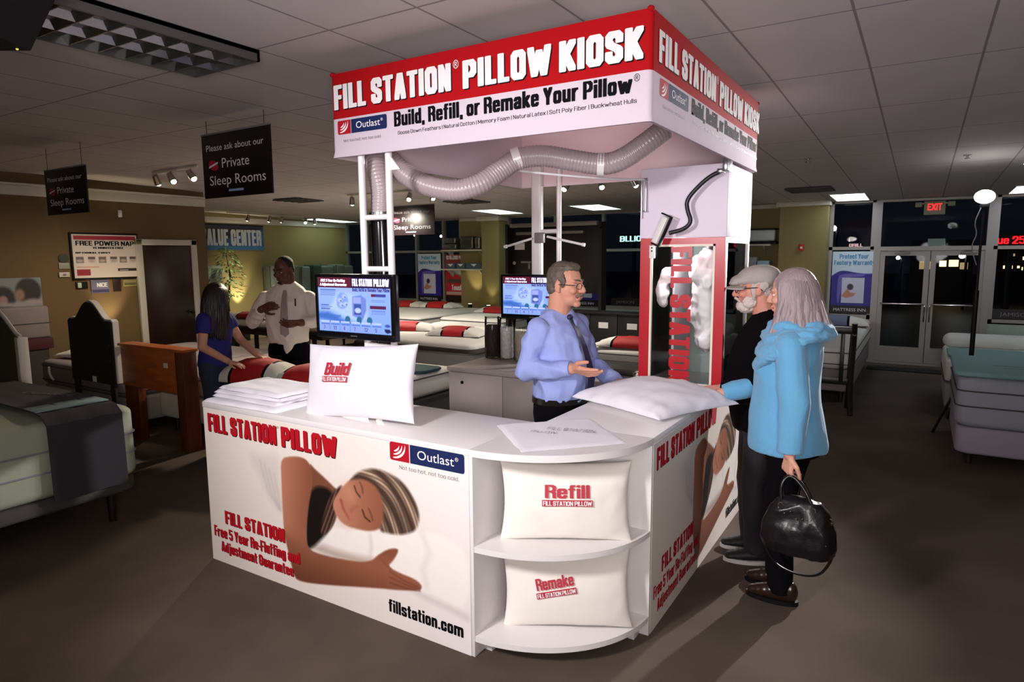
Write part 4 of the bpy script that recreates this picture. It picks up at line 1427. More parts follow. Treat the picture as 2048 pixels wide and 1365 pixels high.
# ================================================================== THE SHOP AROUND THE KIOSK
M_MATT = mat('white_mattress_knit', (214, 212, 206), .85, bump=.25, bscale=22)
M_MATG = mat('grey_mattress_knit', (128, 118, 118), .85, bump=.25, bscale=22)
M_MATD = mat('dark_brown_border_fabric', (52, 42, 38), .85)
M_BOXG = mat('grey_box_spring_cloth', (150, 148, 146), .85)
M_BOXD = mat('charcoal_box_spring_cloth', (62, 58, 56), .85)
M_BOXP = mat('pale_box_spring_cloth', (176, 190, 182), .85)
M_PIPE = mat('dark_piping', (58, 54, 58), .7)
M_PIPL = mat('grey_piping', (120, 122, 130), .7)
M_REDF = mat('red_pillow_sleeve', (176, 22, 26), .7, bump=.1, bscale=20)
M_CHAR = mat('charcoal_felt', (44, 40, 46), .9)
M_TEAL = mat('dark_teal_felt', (34, 62, 72), .9)
M_LEG = mat('black_bed_leg', (18, 16, 16), .5)
M_LABEL = mat('white_paper_label', (225, 225, 222), .6)


def mattress_mb(x0, x1, y0, y1, z0, z1, r=.055, puff=.02):
    """rounded slab with a gently domed top"""
    mb = MB()
    pts = rrect(x0, y0, x1, y1, .09, 5)
    n = len(pts)
    cx, cy = (x0 + x1) / 2, (y0 + y1) / 2

    def inset(d, z):
        sx, sy = 1 - 2 * d / (x1 - x0), 1 - 2 * d / (y1 - y0)
        return [(cx + (p[0] - cx) * sx, cy + (p[1] - cy) * sy, z) for p in pts]
    secs = []
    for k in range(5):
        a = PI / 2 * k / 4
        secs.append(inset(r * (1 - math.sin(a)), z0 + r * (1 - math.cos(a))))
    for k in range(1, 6):
        a = PI / 2 * k / 5
        secs.append(inset(r * (1 - math.cos(a)), z1 - r + r * math.sin(a)))
    secs.append(inset(.18 * min(x1 - x0, y1 - y0) + r, z1 + puff))
    vs = [p for s_ in secs for p in s_]
    fs = []
    for k in range(len(secs) - 1):
        for j in range(n):
            fs.append((k * n + j, k * n + (j + 1) % n, (k + 1) * n + (j + 1) % n, (k + 1) * n + j))
    fs.append(tuple(reversed(range(n))))
    fs.append(tuple((len(secs) - 1) * n + j for j in range(n)))
    return mb.add(vs, fs)


def bed(label, x0, x1, y0, y1, zl, zb, zt, mtop, mbox, mpipe, pipes=(.25, .8), legs=True, group=None):
    """zl: underside of the box spring, zb: its top, zt: mattress top"""
    t = thing('bed', label, 'bed', ((x0 + x1) / 2, (y0 + y1) / 2, 0), group=group)
    m_ = obj('mattress', mattress_mb(x0, x1, y0, y1, zb, zt), mtop, t, smooth=50)
    for q in pipes:
        z = zb + (zt - zb) * q
        pts = [(p[0], p[1], z) for p in rrect(x0 - .003, y0 - .003, x1 + .003, y1 + .003, .09, 5)]
        obj('piping', MB().tube(pts, .006, 6, closed=True), mpipe, m_)
    if mbox:
        obj('box_spring', mattress_mb(x0 + .012, x1 - .012, y0 + .012, y1 - .012, zl, zb, .025, 0), mbox, t, smooth=50)
    if legs:
        for x in (x0 + .12, x1 - .12):
            for y in (y0 + .15, y1 - .15):
                obj('leg', MB().cyl((x, y, 0), (x, y, zl + .01), .022, .03, 12), M_LEG, t)
    return t


def lying_pillow(label, c, a, b_, h, rz, kind, seed, group=None, roll=False):
    def stripe(u, v):
        e = abs(u) - .42 - .05 * math.sin(v * 1.5 + seed)
        return 1 if e < 0 else (2 if e < .055 else 0)
    mid = {'red': M_REDF, 'blue': mat('slate_blue_sleeve', (96, 106, 140), .7), 'white': M_MATT}[kind]
    mb = pillow_mb(a, b_, h, stripe if kind != 'white' else None, n=26, low=.15, seed=seed, wr=.006, pinch=.05)
    mb.xf(Matrix.Translation((c[0], c[1], c[2] + h * .16)) @ Matrix.Rotation(rz, 4, 'Z'))
    o = obj('pillow', mb, [M_MATT, mid, M_INK], None, smooth=0)
    o.data.polygons.foreach_set('use_smooth', [True] * len(o.data.polygons))
    return tag(o, label, 'pillow', group)


# ---- beds left of and behind the kiosk
nb = bed('bed with circle patterned top and charcoal runner at the left edge, nearest the camera', -5.85, -4.33, .1, 2.31, .205, .30, .765, mat('ring_pattern_knit', (150, 156, 136), .85, bump=.3, bscale=9), M_BOXD, M_PIPL, (.36, .63))
ru = MB()
prof = [(-5.9, .40), (-5.875, .72), (-5.80, .80), (-5.1, .812), (-4.5, .805), (-4.37, .79), (-4.31, .74), (-4.305, .6), (-4.30, .285)]
vs, fs = [], []
ny = 8
for s_ in (0, .008):
    for (x, z) in prof:
        for j in range(ny + 1):
            y = 1.77 + .43 * j / ny
            cxn = (x + 5.1)
            vs.append((x + (s_ if x > -5.1 else -s_) * (1 if z < .78 else 0), y, z + (s_ if z > .7 else 0) + .004 * math.sin(y * 40)))
k_ = len(prof) * (ny + 1)
for s_ in (0, 1):
    for i in range(len(prof) - 1):
        for j in range(ny):
            a = s_ * k_ + i * (ny + 1) + j
            q = (a, a + 1, a + ny + 2, a + ny + 1)
            fs.append(q if s_ else q[::-1])
for i in range(len(prof) - 1):
    for j in (0, ny):
        a = i * (ny + 1) + j
        fs.append((a, a + ny + 1, k_ + a + ny + 1, k_ + a))
for i in (0, len(prof) - 1):
    for j in range(ny):
        a = i * (ny + 1) + j
        fs.append((a, k_ + a, k_ + a + 1, a + 1))
ru.add(vs, fs)
rn = obj('foot_runner', ru, M_CHAR, None)
tag(rn, 'charcoal felt runner draped over the foot of the nearest bed at left', 'runner')
obj('pale_stripe', MB().box(-4.62, 1.775, .809, -4.44, 2.195, .817, .002), mat('pale_teal_felt', (120, 140, 142), .9), rn)
sg = MB()
lettering(sg, 'Comfort', (-5.15, 1.98, .8225), (.95, .3, 0), (-.3, .95, 0), (0, 0, 1), .05, .42, 'thin', .0)
obj('script_mark', sg, M_GREY, rn, smooth=0)

# headboards
M_OAK = mat_wood('honey_oak', (150, 72, 22), (184, 96, 34), (1.2, 6, 6), .35)
M_OAKD = mat_wood('dark_oak_side', (82, 34, 14), (104, 46, 20), (6, 6, .8), .4)
ok = thing('headboard', 'honey brown wooden headboard on two thick legs left of the kiosk', 'headboard', (-5.95, 3.38, 0))
obj('top_panel', MB().box(-6.45, 3.33, .52, -5.56, 3.43, .90, .006), M_OAK, ok)
obj('top_board', MB().box(-6.47, 3.315, .90, -5.43, 3.47, .925, .004), M_OAK, ok)
obj('leg', MB().box(-6.45, 3.345, 0, -6.22, 3.42, .53, .005), M_OAKD, ok)
obj('leg', MB().box(-5.56, 3.325, 0, -5.44, 3.46, .90, .006), M_OAKD, ok)
obj('paper_label', MB().box(-5.74, 3.327, .745, -5.68, 3.3295, .79), M_LABEL, ok)

M_WPAINT = mat('worn_white_paint', (206, 202, 196), .45)
M_DARKB = mat('black_brown_board', (18, 15, 17), .6)


def arched_headboard(label, xa, xb, y, zs, zt, zb):
    t = thing('headboard', label, 'headboard', ((xa + xb) / 2, y, 0))
    w = xb - xa
    prof = [(xa, zb), (xa, zs - .02), (xa + .03, zs)]
    for k in range(13):
        u = k / 12
        prof.append((xa + w * (.16 + .68 * u), zs + (zt - zs) * (math.sin(PI * u) ** 1.4)))
    prof += [(xb - .03, zs), (xb, zs - .02), (xb, zb)]
    obj('back_board', MB().prism(prof, y, y + .02, 'y'), M_DARKB, t, smooth=30)
    fr_ = [(xa - .012 + (p[0] - xa) * (w + .024) / w, p[1] + .016) for p in prof]
    obj('white_face', MB().prism(fr_, y + .02, y + .075, 'y'), M_WPAINT, t, smooth=30)
    for x in (xa + .015, xb - .095):
        obj('leg', MB().box(x, y + .005, 0, x + .08, y + .03, zb + .02, .003), M_DARKB, t)
    return t


h1 = arched_headboard('white headboard seen from its black back with an arched top, left of the wooden one', -7.30, -6.50, 3.28, 1.13, 1.305, .515)
obj('paper_label', MB().box(-6.90, 3.277, .52, -6.83, 3.2795, .575), M_LABEL, h1)
for x, z in ((-7.28, .86), (-7.28, .78), (-6.52, .90), (-6.52, .75)):
    obj('screw', MB().cyl((x + .02 * (1 if x < -7 else -1), 3.281, z), (x + .02 * (1 if x < -7 else -1), 3.275, z), .008, n=8), M_STEEL, h1)
h2 = thing('headboard', 'white framed headboard with a grey-green back cut off by the left edge', 'headboard', (-6.85, 2.47, 0))
obj('back_board', MB().prism([(-7.4, .30), (-7.4, 1.32), (-6.75, 1.30), (-6.6, 1.22), (-6.42, 1.10), (-6.37, 1.07), (-6.37, .30)], 2.46, 2.48, 'y'), mat('grey_green_board', (74, 80, 66), .7), h2)
obj('post', MB().box(-6.385, 2.45, 0, -6.325, 2.53, 1.075, .006), M_WPAINT, h2)
obj('top_rail', MB().tube([(-7.4, 2.485, 1.325), (-6.75, 2.485, 1.305), (-6.6, 2.485, 1.225), (-6.42, 2.485, 1.105), (-6.35, 2.485, 1.08)], .016, 8), M_WPAINT, h2)
obj('post', MB().box(-7.46, 2.45, 0, -7.40, 2.53, 1.33, .006), M_WPAINT, h2)

ba = bed('brown-grey bed behind the black-backed headboard', -8.25, -6.53, 3.38, 5.2, .1, .36, .62, M_MATG, M_BOXG, M_PIPE, (.2, .8))
obj('side_handle', MB().tube(smooth_path([(-8.0, 3.37, .56), (-7.97, 3.355, .48), (-7.92, 3.37, .42)], 2), .012, 8), M_LABEL, ba)
obj('paper_label', MB().box(-6.80, 3.384, .27, -6.72, 3.39, .34), M_LABEL, ba)
bc = bed('pale green-grey bed behind the wooden headboard', -6.45, -5.50, 3.62, 5.4, .16, .40, .62, M_MATG, M_BOXP, M_PIPE, (.15, .85))
obj('paper_label', MB().box(-5.78, 3.612, .46, -5.72, 3.618, .53), M_LABEL, bc)
bb = bed('white bed just behind the left end of the kiosk, under two red and white pillows', -4.95, -3.85, 3.42, 5.2, .14, .42, .64, M_MATT, M_BOXD, M_PIPE, (.1, .85))
lying_pillow('red and white pillow under the hands of the woman in the dark blue top', (-4.80, 3.64, .65), .37, .21, .185, .2, 'red', 1.3)
lying_pillow('red and white pillow right of the one being touched, partly behind the Build pillow', (-4.24, 3.74, .65), .38, .21, .165, .12, 'red', 2.3)
tr = obj('foot_runner', mattress_mb(-4.9, -3.84, 4.62, 4.98, .645, .672, .012, 0), M_TEAL, None)
tag(tr, 'dark teal foot runner lying across the white bed behind the front counter', 'runner')
lying_pillow('white pillow on the brown-grey bed near the left wall', (-7.85, 3.75, .635), .34, .22, .09, .1, 'white', 3.1)
up = thing('mattress_display', 'short grey mattress sample standing upright against the left wall below a picture', 'mattress', (-8.9, 3.58, .72))
obj('sample_block', MB().box(-8.99, 3.28, .79, -8.86, 3.79, 1.17, .03, 4), M_MATG, up)
obj('piping', MB().box(-8.995, 3.285, .965, -8.855, 3.795, .975), M_PIPE, up)
obj('red_plinth', MB().box(-8.995, 3.2, .66, -8.84, 3.80, .79, .005), mat('maroon_cloth', (72, 24, 34), .8), up)
obj('stand', MB().box(-8.995, 3.25, 0, -8.86, 3.75, .66), M_BOXD, up)

bg = bed('long white bed on a dark adjustable frame behind the man in the white shirt', -9.62, -7.2, 6.5, 8.2, .60, .64, .745, M_MATT, M_MATD, M_PIPE, (.2,), legs=False)
gf = MB()
gf.box(-9.6, 6.52, .54, -7.22, 8.18, .60)
obj('bed_base', gf, mat('dark_grey_metal_frame', (50, 44, 44), .5, .4), bg)
for x in (-9.3, -8.81, -7.5):
    obj('leg', MB().box(x - .025, 6.6, 0, x + .025, 6.65, .56, .004), mat('dark_grey_metal_frame', (50, 44, 44), .5, .4), bg)
    obj('leg', MB().box(x - .025, 8.05, 0, x + .025, 8.1, .56, .004), mat('dark_grey_metal_frame', (50, 44, 44), .5, .4), bg)
lying_pillow('red and white pillow on the long bed behind the man in the white shirt', (-9.05, 6.8, .765), .45, .2, .09, .05, 'red', 4.2)

# beds seen between the two televisions
be = bed('white topped bed with dark border, nearest between the two televisions', -6.55, -4.55, 6.45, 8.3, .16, .52, .655, M_MATT, M_BOXG, M_PIPE, (.5,))
obj('dark_border', MB().tube([(p[0], p[1], .575) for p in rrect(-6.555, 6.445, -4.545, 8.305, .09, 5)], .04, 8, closed=True, flat=.25), M_MATD, be)
lying_pillow('red and white pillow at the left on the nearest bed between the televisions', (-6.22, 7.25, .67), .42, .2, .11, .3, 'red', 5.0, )
lying_pillow('red and white pillow in the middle of the nearest bed between the televisions', (-5.75, 7.55, .67), .36, .2, .10, .25, 'white', 5.9)
lying_pillow('red and white pillow just left of the dark hull jar', (-5.2, 7.05, .67), .40, .2, .115, .15, 'red', 6.7)
bd = bed('white bed below the window posters, seen right of the front television', -9.75, -7.6, 9.1, 11.4, .14, .40, .64, M_MATT, M_BOXG, M_PIPE)
lying_pillow('red and white pillow below the blue window poster', (-9.3, 10.85, .655), .45, .22, .12, 0, 'red', 7.1)
lying_pillow('red and white pillow below the red window poster', (-8.5, 10.9, .655), .45, .22, .12, .04, 'red', 8.4)
br_ = bed('white bed in front of the left olive pier', -7.35, -5.95, 9.35, 11.3, .14, .40, .64, M_MATT, M_BOXG, M_PIPE)
lying_pillow('red and white pillow in front of the left olive pier', (-6.75, 10.4, .655), .42, .2, .11, .05, 'red', 9.2)
bh = bed('white bed behind the metal tray, between the salesman in blue and the machine', -3.45, -2.3, 6.95, 8.05, .14, .42, .64, M_MATT, M_BOXD, M_PIPE)
lying_pillow('dark red and white pillow seen left of the machine', (-2.82, 7.2, .655), .40, .2, .11, .08, 'red', 10.0)
cbn = thing('cabinet', 'black low cabinet row with white labels between the salesman in blue and the machine', 'cabinet', (-3.6, 8.3, 0))
for k, (a, c) in enumerate(((-4.2, -3.82), (-3.82, -3.42), (-3.42, -3.0))):
    b_ = obj('cabinet_front', MB().box(a + .004, 8.2, 0, c - .004, 8.5, .93, .006), M_DARKB, cbn)
    obj('paper_label', MB().box((a + c) / 2 - .07, 8.196, .74, (a + c) / 2 + .07, 8.199, .82), M_LABEL, b_)
obj('cabinet_top', MB().box(-4.22, 8.18, .93, -2.98, 8.52, .955, .004), M_DARKB, cbn)

# black wall-bed stand with rods
st = thing('display_stand', 'tall black panelled display stand behind the rear white poles', 'stand', (-5.05, 9.55, 0))
obj('panel', MB().box(-5.9, 9.52, 1.12, -4.25, 9.60, 2.24, .006), mat('black_brown_veneer', (22, 15, 16), .4), st)
obj('side_panel', MB().prism([(9.42, .1), (9.60, .1), (9.60, 2.24), (9.42, 2.12)], -4.25, -4.20, 'x'), M_DARKB, st)
obj('side_panel', MB().box(-5.95, 9.42, 0, -5.9, 9.6, 2.24, .004), M_DARKB, st)
obj('canopy_bar', MB().box(-5.85, 9.40, 2.18, -4.28, 9.50, 2.245, .006), mat('dull_silver_bar', (130, 126, 120), .4, .5), st)
obj('canopy_bar', MB().box(-5.72, 9.38, 2.06, -4.50, 9.46, 2.105, .006), mat('dull_silver_bar', (130, 126, 120), .4, .5), st)
obj('hanger_rod', MB().cyl((-4.95, 9.5, 2.24), (-4.95, 9.5, ceil_z(9.5)), .03, n=10), mat('dull_silver_bar', (130, 126, 120), .4, .5), st)
obj('paper_label', MB().box(-5.82, 9.512, 1.82, -5.63, 9.518, 1.93), M_LABEL, st)
obj('hand_controller', MB().box(-5.70, 9.505, 1.60, -5.50, 9.52, 1.63, .005).box(-5.56, 9.505, 1.50, -5.52, 9.52, 1.6, .005).ell((-5.83, 9.51, 1.60), (.03, .012, .03), 10), mat('grey_plastic', (150, 146, 144), .4), st)

# right side beds
bk = bed('white bed under a pale teal foot cover at the right edge', .30, 2.3, 6.29, 7.62, .11, .33, .74, mat('blue_grey_mattress', (142, 146, 154), .85, bump=.25, bscale=22), mat('lilac_grey_box_cloth', (146, 138, 150), .85), M_PIPE, (.42, .72))
M_TEALP = mat('pale_teal_cover', (112, 146, 146), .85, bump=.15, bscale=14)
tc_ = obj('foot_cover', mattress_mb(.27, 1.55, 6.262, 7.3, .742, .785, .018, .003), M_TEALP, None, smooth=50)
tag(tc_, 'pale teal foot cover over the near end of the bed at the right edge', 'runner')
obj('slot_mark', MB().box(.55, 6.68, .786, .95, 6.70, .789).box(.62, 6.56, .786, 1.05, 6.575, .789), M_PIPE, tc_)
bl = bed('white bed with a rolled back end in front of the right window', .27, 2.4, 8.15, 9.6, .1, .36, .62, M_MATT, M_BOXG, M_PIPE, (.1,))
rl = obj('bolster', MB().cap((.34, 9.15, .715), (2.3, 9.15, .715), .085, n=20), mat('white_bolster_knit', (205, 210, 206), .85, bump=.2, bscale=16), None)
tag(rl, 'long white bolster across the bed in front of the right window', 'pillow')
tl = obj('foot_cover', mattress_mb(.29, 1.0, 8.18, 8.9, .63, .66, .012, 0), M_TEALP, None, smooth=50)
tag(tl, 'pale teal foot cover on the farther bed at the right, behind the light stand', 'runner')
bw = bed('bed with a blue banded pillow behind the woman in light blue', -2.1, -.60, 8.3, 11.3, .14, .40, .64, M_MATT, M_MATG, M_PIPE)
lying_pillow('slate blue and white pillow below the blue poster left of the doors', (-1.05, 10.95, .655), .46, .22, .13, 0, 'blue', 11.5)
hb_ = thing('headboard', 'dark wooden slatted headboard right of the woman in light blue', 'headboard', (-1.2, 7.9, 0))
M_ESP = mat('espresso_wood', (24, 17, 16), .35)
obj('post', MB().tube(smooth_path([(-.56, 7.75, 0), (-.585, 7.86, .3), (-.575, 7.92, .7), (-.57, 7.86, .98)], 2), .028, 8), M_ESP, hb_)
obj('post', MB().tube(smooth_path([(-1.95, 7.75, 0), (-1.97, 7.86, .3), (-1.96, 7.92, .7), (-1.95, 7.86, .98)], 2), .028, 8), M_ESP, hb_)
obj('rail', MB().box(-1.95, 7.87, .86, -.57, 7.9, .93, .006).box(-1.95, 7.90, .30, -.57, 7.93, .37, .006), M_ESP, hb_)
for k in range(3):
    x = -.68 - .3 * k
    obj('slat', MB().box(x - .02, 7.89, .33, x + .02, 7.915, .88, .004), M_ESP, hb_)
obj('leg', MB().cyl((-.63, 8.12, 0), (-.60, 8.02, .86), .02, n=8), M_ESP, hb_)
obj('seat_rail', MB().cyl((-.60, 8.02, .84), (-.57, 7.86, .86), .018, n=8), M_ESP, hb_)

# ---- light stand with the bare flash
ls = thing('light_stand', 'black photographic light stand with a bright bare flash among the right beds', 'light stand', (.47, 7.92, 0))
obj('column', MB().cyl((.47, 7.92, .03), (.47, 7.92, 2.15), .016, .011, 12).cyl((.47, 7.92, .55), (.47, 7.92, 1.35), .022, n=12), M_BLACK, ls)
for dx, dy in ((-.29, -.55), (.5, .1), (-.15, .14)):
    obj('leg', MB().cyl((.47, 7.92, .62), (.47 + dx, 7.92 + dy, .012), .012, n=8), M_BLACK, ls)
obj('knob', MB().cyl((.47, 7.92, .66), (.40, 7.90, .66), .014, n=10).cyl((.41, 7.90, .66), (.385, 7.895, .66), .03, n=10), M_BLACK, ls)
obj('flash_head', MB().box(.445, 7.87, 2.15, .515, 8.02, 2.245, .008), M_BLACK, ls)
obj('flash_tube', MB().ell((.468, 7.855, 2.25), (.085, .03, .065), 16), mat('flash_glare', (255, 252, 250), .3, emit=30), ls)
obj('flash_cable', MB().tube(smooth_path([(.45, 7.9, 2.15), (.40, 7.88, 2.0), (.44, 7.9, 1.9), (.39, 7.9, 1.78), (.45, 7.92, 1.6)], 3), .005, 6), M_GREY, ls)

mt_ = obj('door_mat', MB().box(-.62, 11.05, 0, .9, 11.42, .014, .004), mat('black_rubber_mat', (20, 18, 18), .9), None)
tag(mt_, 'black rubber mat on the floor before the glass double doors', 'mat')

# ---- left wall fittings (wall face x = -9)
WX = -8.995
fr_ = thing('framed_poster', 'black framed Free Power Nap poster on the left wall beside the brown door', 'poster', (WX, 4.56, 1.75))
obj('frame', MB().box(WX, 4.14, 1.46, WX + .025, 5.0 - .02, 2.05, .004), M_BLACK, fr_)
pp = Pic(.80, .545, 220, (206, 194, 188))
pp.rect(.02, .48, .78, .53, (150, 20, 44))
for k, x in enumerate((.03, .17, .30, .44, .56, .69)):
    pp.rect(x, .185, x + .09, .265, (120, 110, 108) if k % 2 == 0 else (190, 178, 172))
    pp.rect(x, .235, x + .09, .265, (60, 48, 50), .8 if k % 2 else .3)
    pp.ell(x + .045, .215, .035, .018, (170, 158, 154), .3)
pp.rect(.03, .03, .19, .11, (140, 22, 46))
pp.rect(.53, .075, .77, .115, (40, 26, 30))
pp.rect(.55, .085, .66, .095, (200, 190, 190))
pp.rect(.03, .13, .3, .14, (190, 120, 124))
pg = obj('poster_sheet', pp.mesh('poster_sheet', (WX + .0265, 4.16, 1.482), (0, 1, 0), (0, 0, 1), mat_print()), None, fr_)
tx = MB()
pu, pv, pn_ = (0, 1, 0), (0, 0, 1), (1, 0, 0)
PO = lambda a, c: (WX + .0265, 4.16 + a, 1.482 + c)
lettering(tx, 'FREE POWER NAP', PO(.04, .405), pu, pv, pn_, .06, .72, 'heavy', .001, hx=.09)
lettering(tx, '15 MINUTES FREE', PO(.24, .365), pu, pv, pn_, .025, .38, 'heavy', .001)
lettering(tx, 'OPTIONAL FIRST', PO(.03, .305), pu, pv, pn_, .02, .42, 'heavy', .001)
obj('lettering', tx, M_INK, pg, smooth=0)
gs = thing('round_sign', 'small dark green round sign above two white labels on the left wall', 'sign', (WX, 4.06, 1.7))
obj('disc', MB().cyl((WX, 4.06, 1.73), (WX + .01, 4.06, 1.73), .055, n=24), mat('dark_green_enamel', (24, 40, 26), .5), gs)
obj('label_plate', MB().box(WX, 4.0, 1.60, WX + .008, 4.12, 1.675, .002), mat('grey_green_label', (140, 146, 134), .5), gs)
ths = thing('thermostat', 'small white thermostat under the round green sign', 'thermostat', (WX, 4.05, 1.53))
obj('housing', MB().box(WX, 3.99, 1.50, WX + .02, 4.11, 1.56, .005), M_TRIM, ths)
obj('dial', MB().ell((WX + .02, 4.05, 1.53), (.006, .022, .014), 12), M_GREY, ths)
sw = thing('light_switch', 'black switch plate with a pale rocker under the framed poster', 'switch', (WX, 4.24, 1.39))
obj('plate', MB().box(WX, 4.17, 1.345, WX + .01, 4.31, 1.435, .002), M_BLACK, sw)
obj('rocker', MB().box(WX + .01, 4.19, 1.36, WX + .016, 4.235, 1.425, .003), mat('pale_green_plastic', (180, 196, 180), .4), sw)
ns = thing('wall_sign', 'small violet sign reading NICE under the framed poster', 'sign', (WX, 4.46, 1.37))
obj('board', MB().box(WX, 4.35, 1.285, WX + .008, 4.57, 1.455, .002), mat('muted_violet_card', (104, 100, 134), .6), ns)
obj('lower_strip', MB().box(WX + .008, 4.36, 1.29, WX + .0095, 4.565, 1.325), mat('deep_violet_card', (52, 48, 86), .6), ns)
obj('lettering', lettering(MB(), 'NICE', (WX + .0085, 4.42, 1.36), pu, pv, pn_, .055, .13, 'heavy', .001, hx=.08), M_LABEL, ns, smooth=0)
pq = obj('wall_plaque', MB().box(WX, 4.62, 1.295, WX + .01, 4.72, 1.46, .002), mat('dark_brown_plaque', (34, 20, 18), .4), None)
tag(pq, 'small dark brown plaque right of the violet sign', 'plaque')
wv = thing('wall_vent', 'small olive wall vent between the plaque and the brown door', 'vent', (WX, 4.84, 1.4))
obj('vent_frame', MB().box(WX, 4.75, 1.355, WX + .012, 4.925, 1.445, .003), M_WALL, wv)
obj('vent_slot', MB().box(WX + .012, 4.76, 1.37, WX + .0135, 4.915, 1.40), mat('dull_olive_slot', (90, 84, 50), .7), wv)
sd_ = thing('smoke_alarm', 'small white alarm on the left wall above the framed poster', 'alarm', (WX, 4.775, 2.3))
obj('body', MB().box(WX, 4.755, 2.26, WX + .03, 4.80, 2.35, .008), M_WHITE, sd_)
ph = Pic(.50, .34, 110, (120, 128, 134))
ph.ell(.1, .1, .12, .14, (30, 26, 34), .15)
ph.ell(.1, .08, .045, .06, (150, 120, 112), .2)
ph.ell(.36, .18, .13, .15, (28, 20, 20), .12)
ph.ell(.27, .14, .05, .07, (140, 108, 92), .3)
ph.poly([(0, 0), (.5, 0), (.5, .07), (.38, .1), (.25, .05), (.1, .06), (0, .05)], (150, 142, 146), .02)
pco = thing('wall_picture', 'unframed photo print of two dark haired people on the left wall at the frame edge', 'picture', (WX, 3.53, 1.33))
obj('backing_board', MB().box(WX, 3.28, 1.165, WX + .012, 3.79, 1.51, .002), M_BOXD, pco)
obj('photo_print', ph.mesh('photo_print', (WX + .0135, 3.285, 1.167), (0, 1, 0), (0, 0, 1), mat_print()), None, pco)


def uplight(label, loc, aim, e=5.0, col=(1.0, .84, .5)):
    t = thing('uplight', label, 'lamp', loc)
    x, y, z = loc
    obj('can', MB().lathe([(.03, 0), (.045, .01), (.045, .10), (.038, .105)], (x, y, z), 14), M_BLACK, t)
    obj('lens', MB().cyl((x, y, z + .1055), (x, y, z + .108), .036, n=14), mat('warm_lens', (255, 226, 160), .4, emit=12), t)
    l = light('uplight_beam', 'SPOT', (x, y, z + .13), e, col, aim, spot_size=math.radians(58), spot_blend=.75, shadow_soft_size=.04)
    return t


uplight('small can uplight on the floor stand by the left wall under the violet sign', (-8.82, 4.52, .55), (-9.05, 4.62, 2.2), 34)
uplight('small can uplight behind the long bed in the alcove', (-11.95, 8.72, .45), (-12.3, 8.75, 2.0), 60)
uplight('small can uplight before the left olive pier', (-8.2, 11.55, .6), (-8.2, 12.1, 2.2), 16)
uplight('small can uplight on the front of the left olive pier', (-7.6, 11.36, .6), (-7.6, 11.8, 2.0), 5)
uplight('small can uplight before the right olive pier', (-1.75, 11.3, .5), (-1.75, 11.9, 2.0), 9)
for (n_, x, y, z) in (('a', -8.82, 4.52, .55), ('b', -11.95, 8.72, .45), ('c', -8.2, 11.55, .6), ('d', -7.6, 11.36, .6), ('e', -1.75, 11.3, .5)):
    pd = obj('plinth', MB().box(x - .07, y - .07, 0, x + .07, y + .07, z, .004), M_DARKB, None)
    tag(pd, {'a': 'black plinth under the uplight by the left wall', 'b': 'black plinth under the uplight in the alcove', 'c': 'black plinth under the uplight left of the olive pier', 'd': 'black plinth under the uplight on the pier front', 'e': 'black plinth under the uplight at the right pier'}[n_], 'plinth')

# ---- alcove: banner, plant, upright mattresses
bnr = thing('banner', 'blue banner reading Value Center high on the alcove wall', 'banner', (-12.1, 8.6, 2.1))
bp_ = Pic(1.62, .5, 90, (40, 70, 130))
bp_._mix(np.clip(bp_.X / 1.62, 0, 1), (44, 92, 160))
bp_.poly([(0, .5), (1.62, .5), (1.62, .42), (1.1, .36), (.9, .26), (.7, .24), (0, .2)], (22, 18, 40), .04)
bp_.rect(0, 0, 1.62, .09, (70, 130, 176), .7)
bc_ = obj('banner_cloth', bp_.mesh('banner_cloth', (-12.10, 7.8, 1.88), (0, 1, 0), (0, 0, 1), mat_print()), None, bnr)
obj('lettering', lettering(MB(), 'L VALUE CENTER', (-12.098, 7.8, 1.97), (0, 1, 0), (0, 0, 1), (1, 0, 0), .33, 1.56, 'heavy', .002), mat('silver_grey_lettering', (190, 196, 206), .5), bc_, smooth=0)
obj('hem_rod', MB().cyl((-12.11, 7.8, 2.385), (-12.11, 9.42, 2.385), .015, n=8), M_BLACK, bnr)
up_x = -12.12
M_SAMP = [mat('sage_mattress_border', (112, 122, 108), .85), mat('blue_grey_mattress_border', (128, 140, 140), .85), mat('dark_green_mattress_border', (62, 86, 74), .85)]
for k, (ya, yb, zt, th, m_i, lb) in enumerate(((7.7, 8.2, 1.58, .3, 0, 'upright mattress behind the potted tree in the alcove'), (9.35, 10.13, 1.55, .3, 0, 'grey-green upright mattress behind the man in the white shirt, at his left'), (10.16, 10.4, 1.52, .34, 1, 'pale blue-grey upright mattress just right of the man in the white shirt'), (10.45, 10.7, 1.555, .38, 2, 'dark green upright mattress, second right of the man in the white shirt'), (10.74, 11.15, 1.52, .3, 0, 'sage upright mattress above the front television, left one'), (11.18, 11.44, 1.55, .36, 0, 'sage upright mattress above the front television, middle one'), (11.47, 11.78, 1.52, .3, 0, 'sage upright mattress above the front television by the pole'))):
    t = thing('mattress', lb, 'mattress', (up_x + th / 2, (ya + yb) / 2, 0), group='upright mattresses in the alcove')
    obj('mattress_body', MB().box(up_x, ya, .02, up_x + th, yb, zt, .05, 4), M_SAMP[m_i], t)
    obj('piping', MB().box(up_x + th - .05, ya - .002, .1, up_x + th - .035, yb + .002, zt - .01), M_PIPE, t)
pt = thing('potted_tree', 'small artificial leafy tree in the alcove behind the dark haired woman', 'plant', (-11.45, 8.05, 0))
obj('pot', MB().lathe([(.12, 0), (.15, .02), (.18, .30), (.19, .32), (.165, .32), (.16, .28)], (-11.45, 8.05, 0), 20), mat('dark_pot', (40, 32, 28), .5), pt)
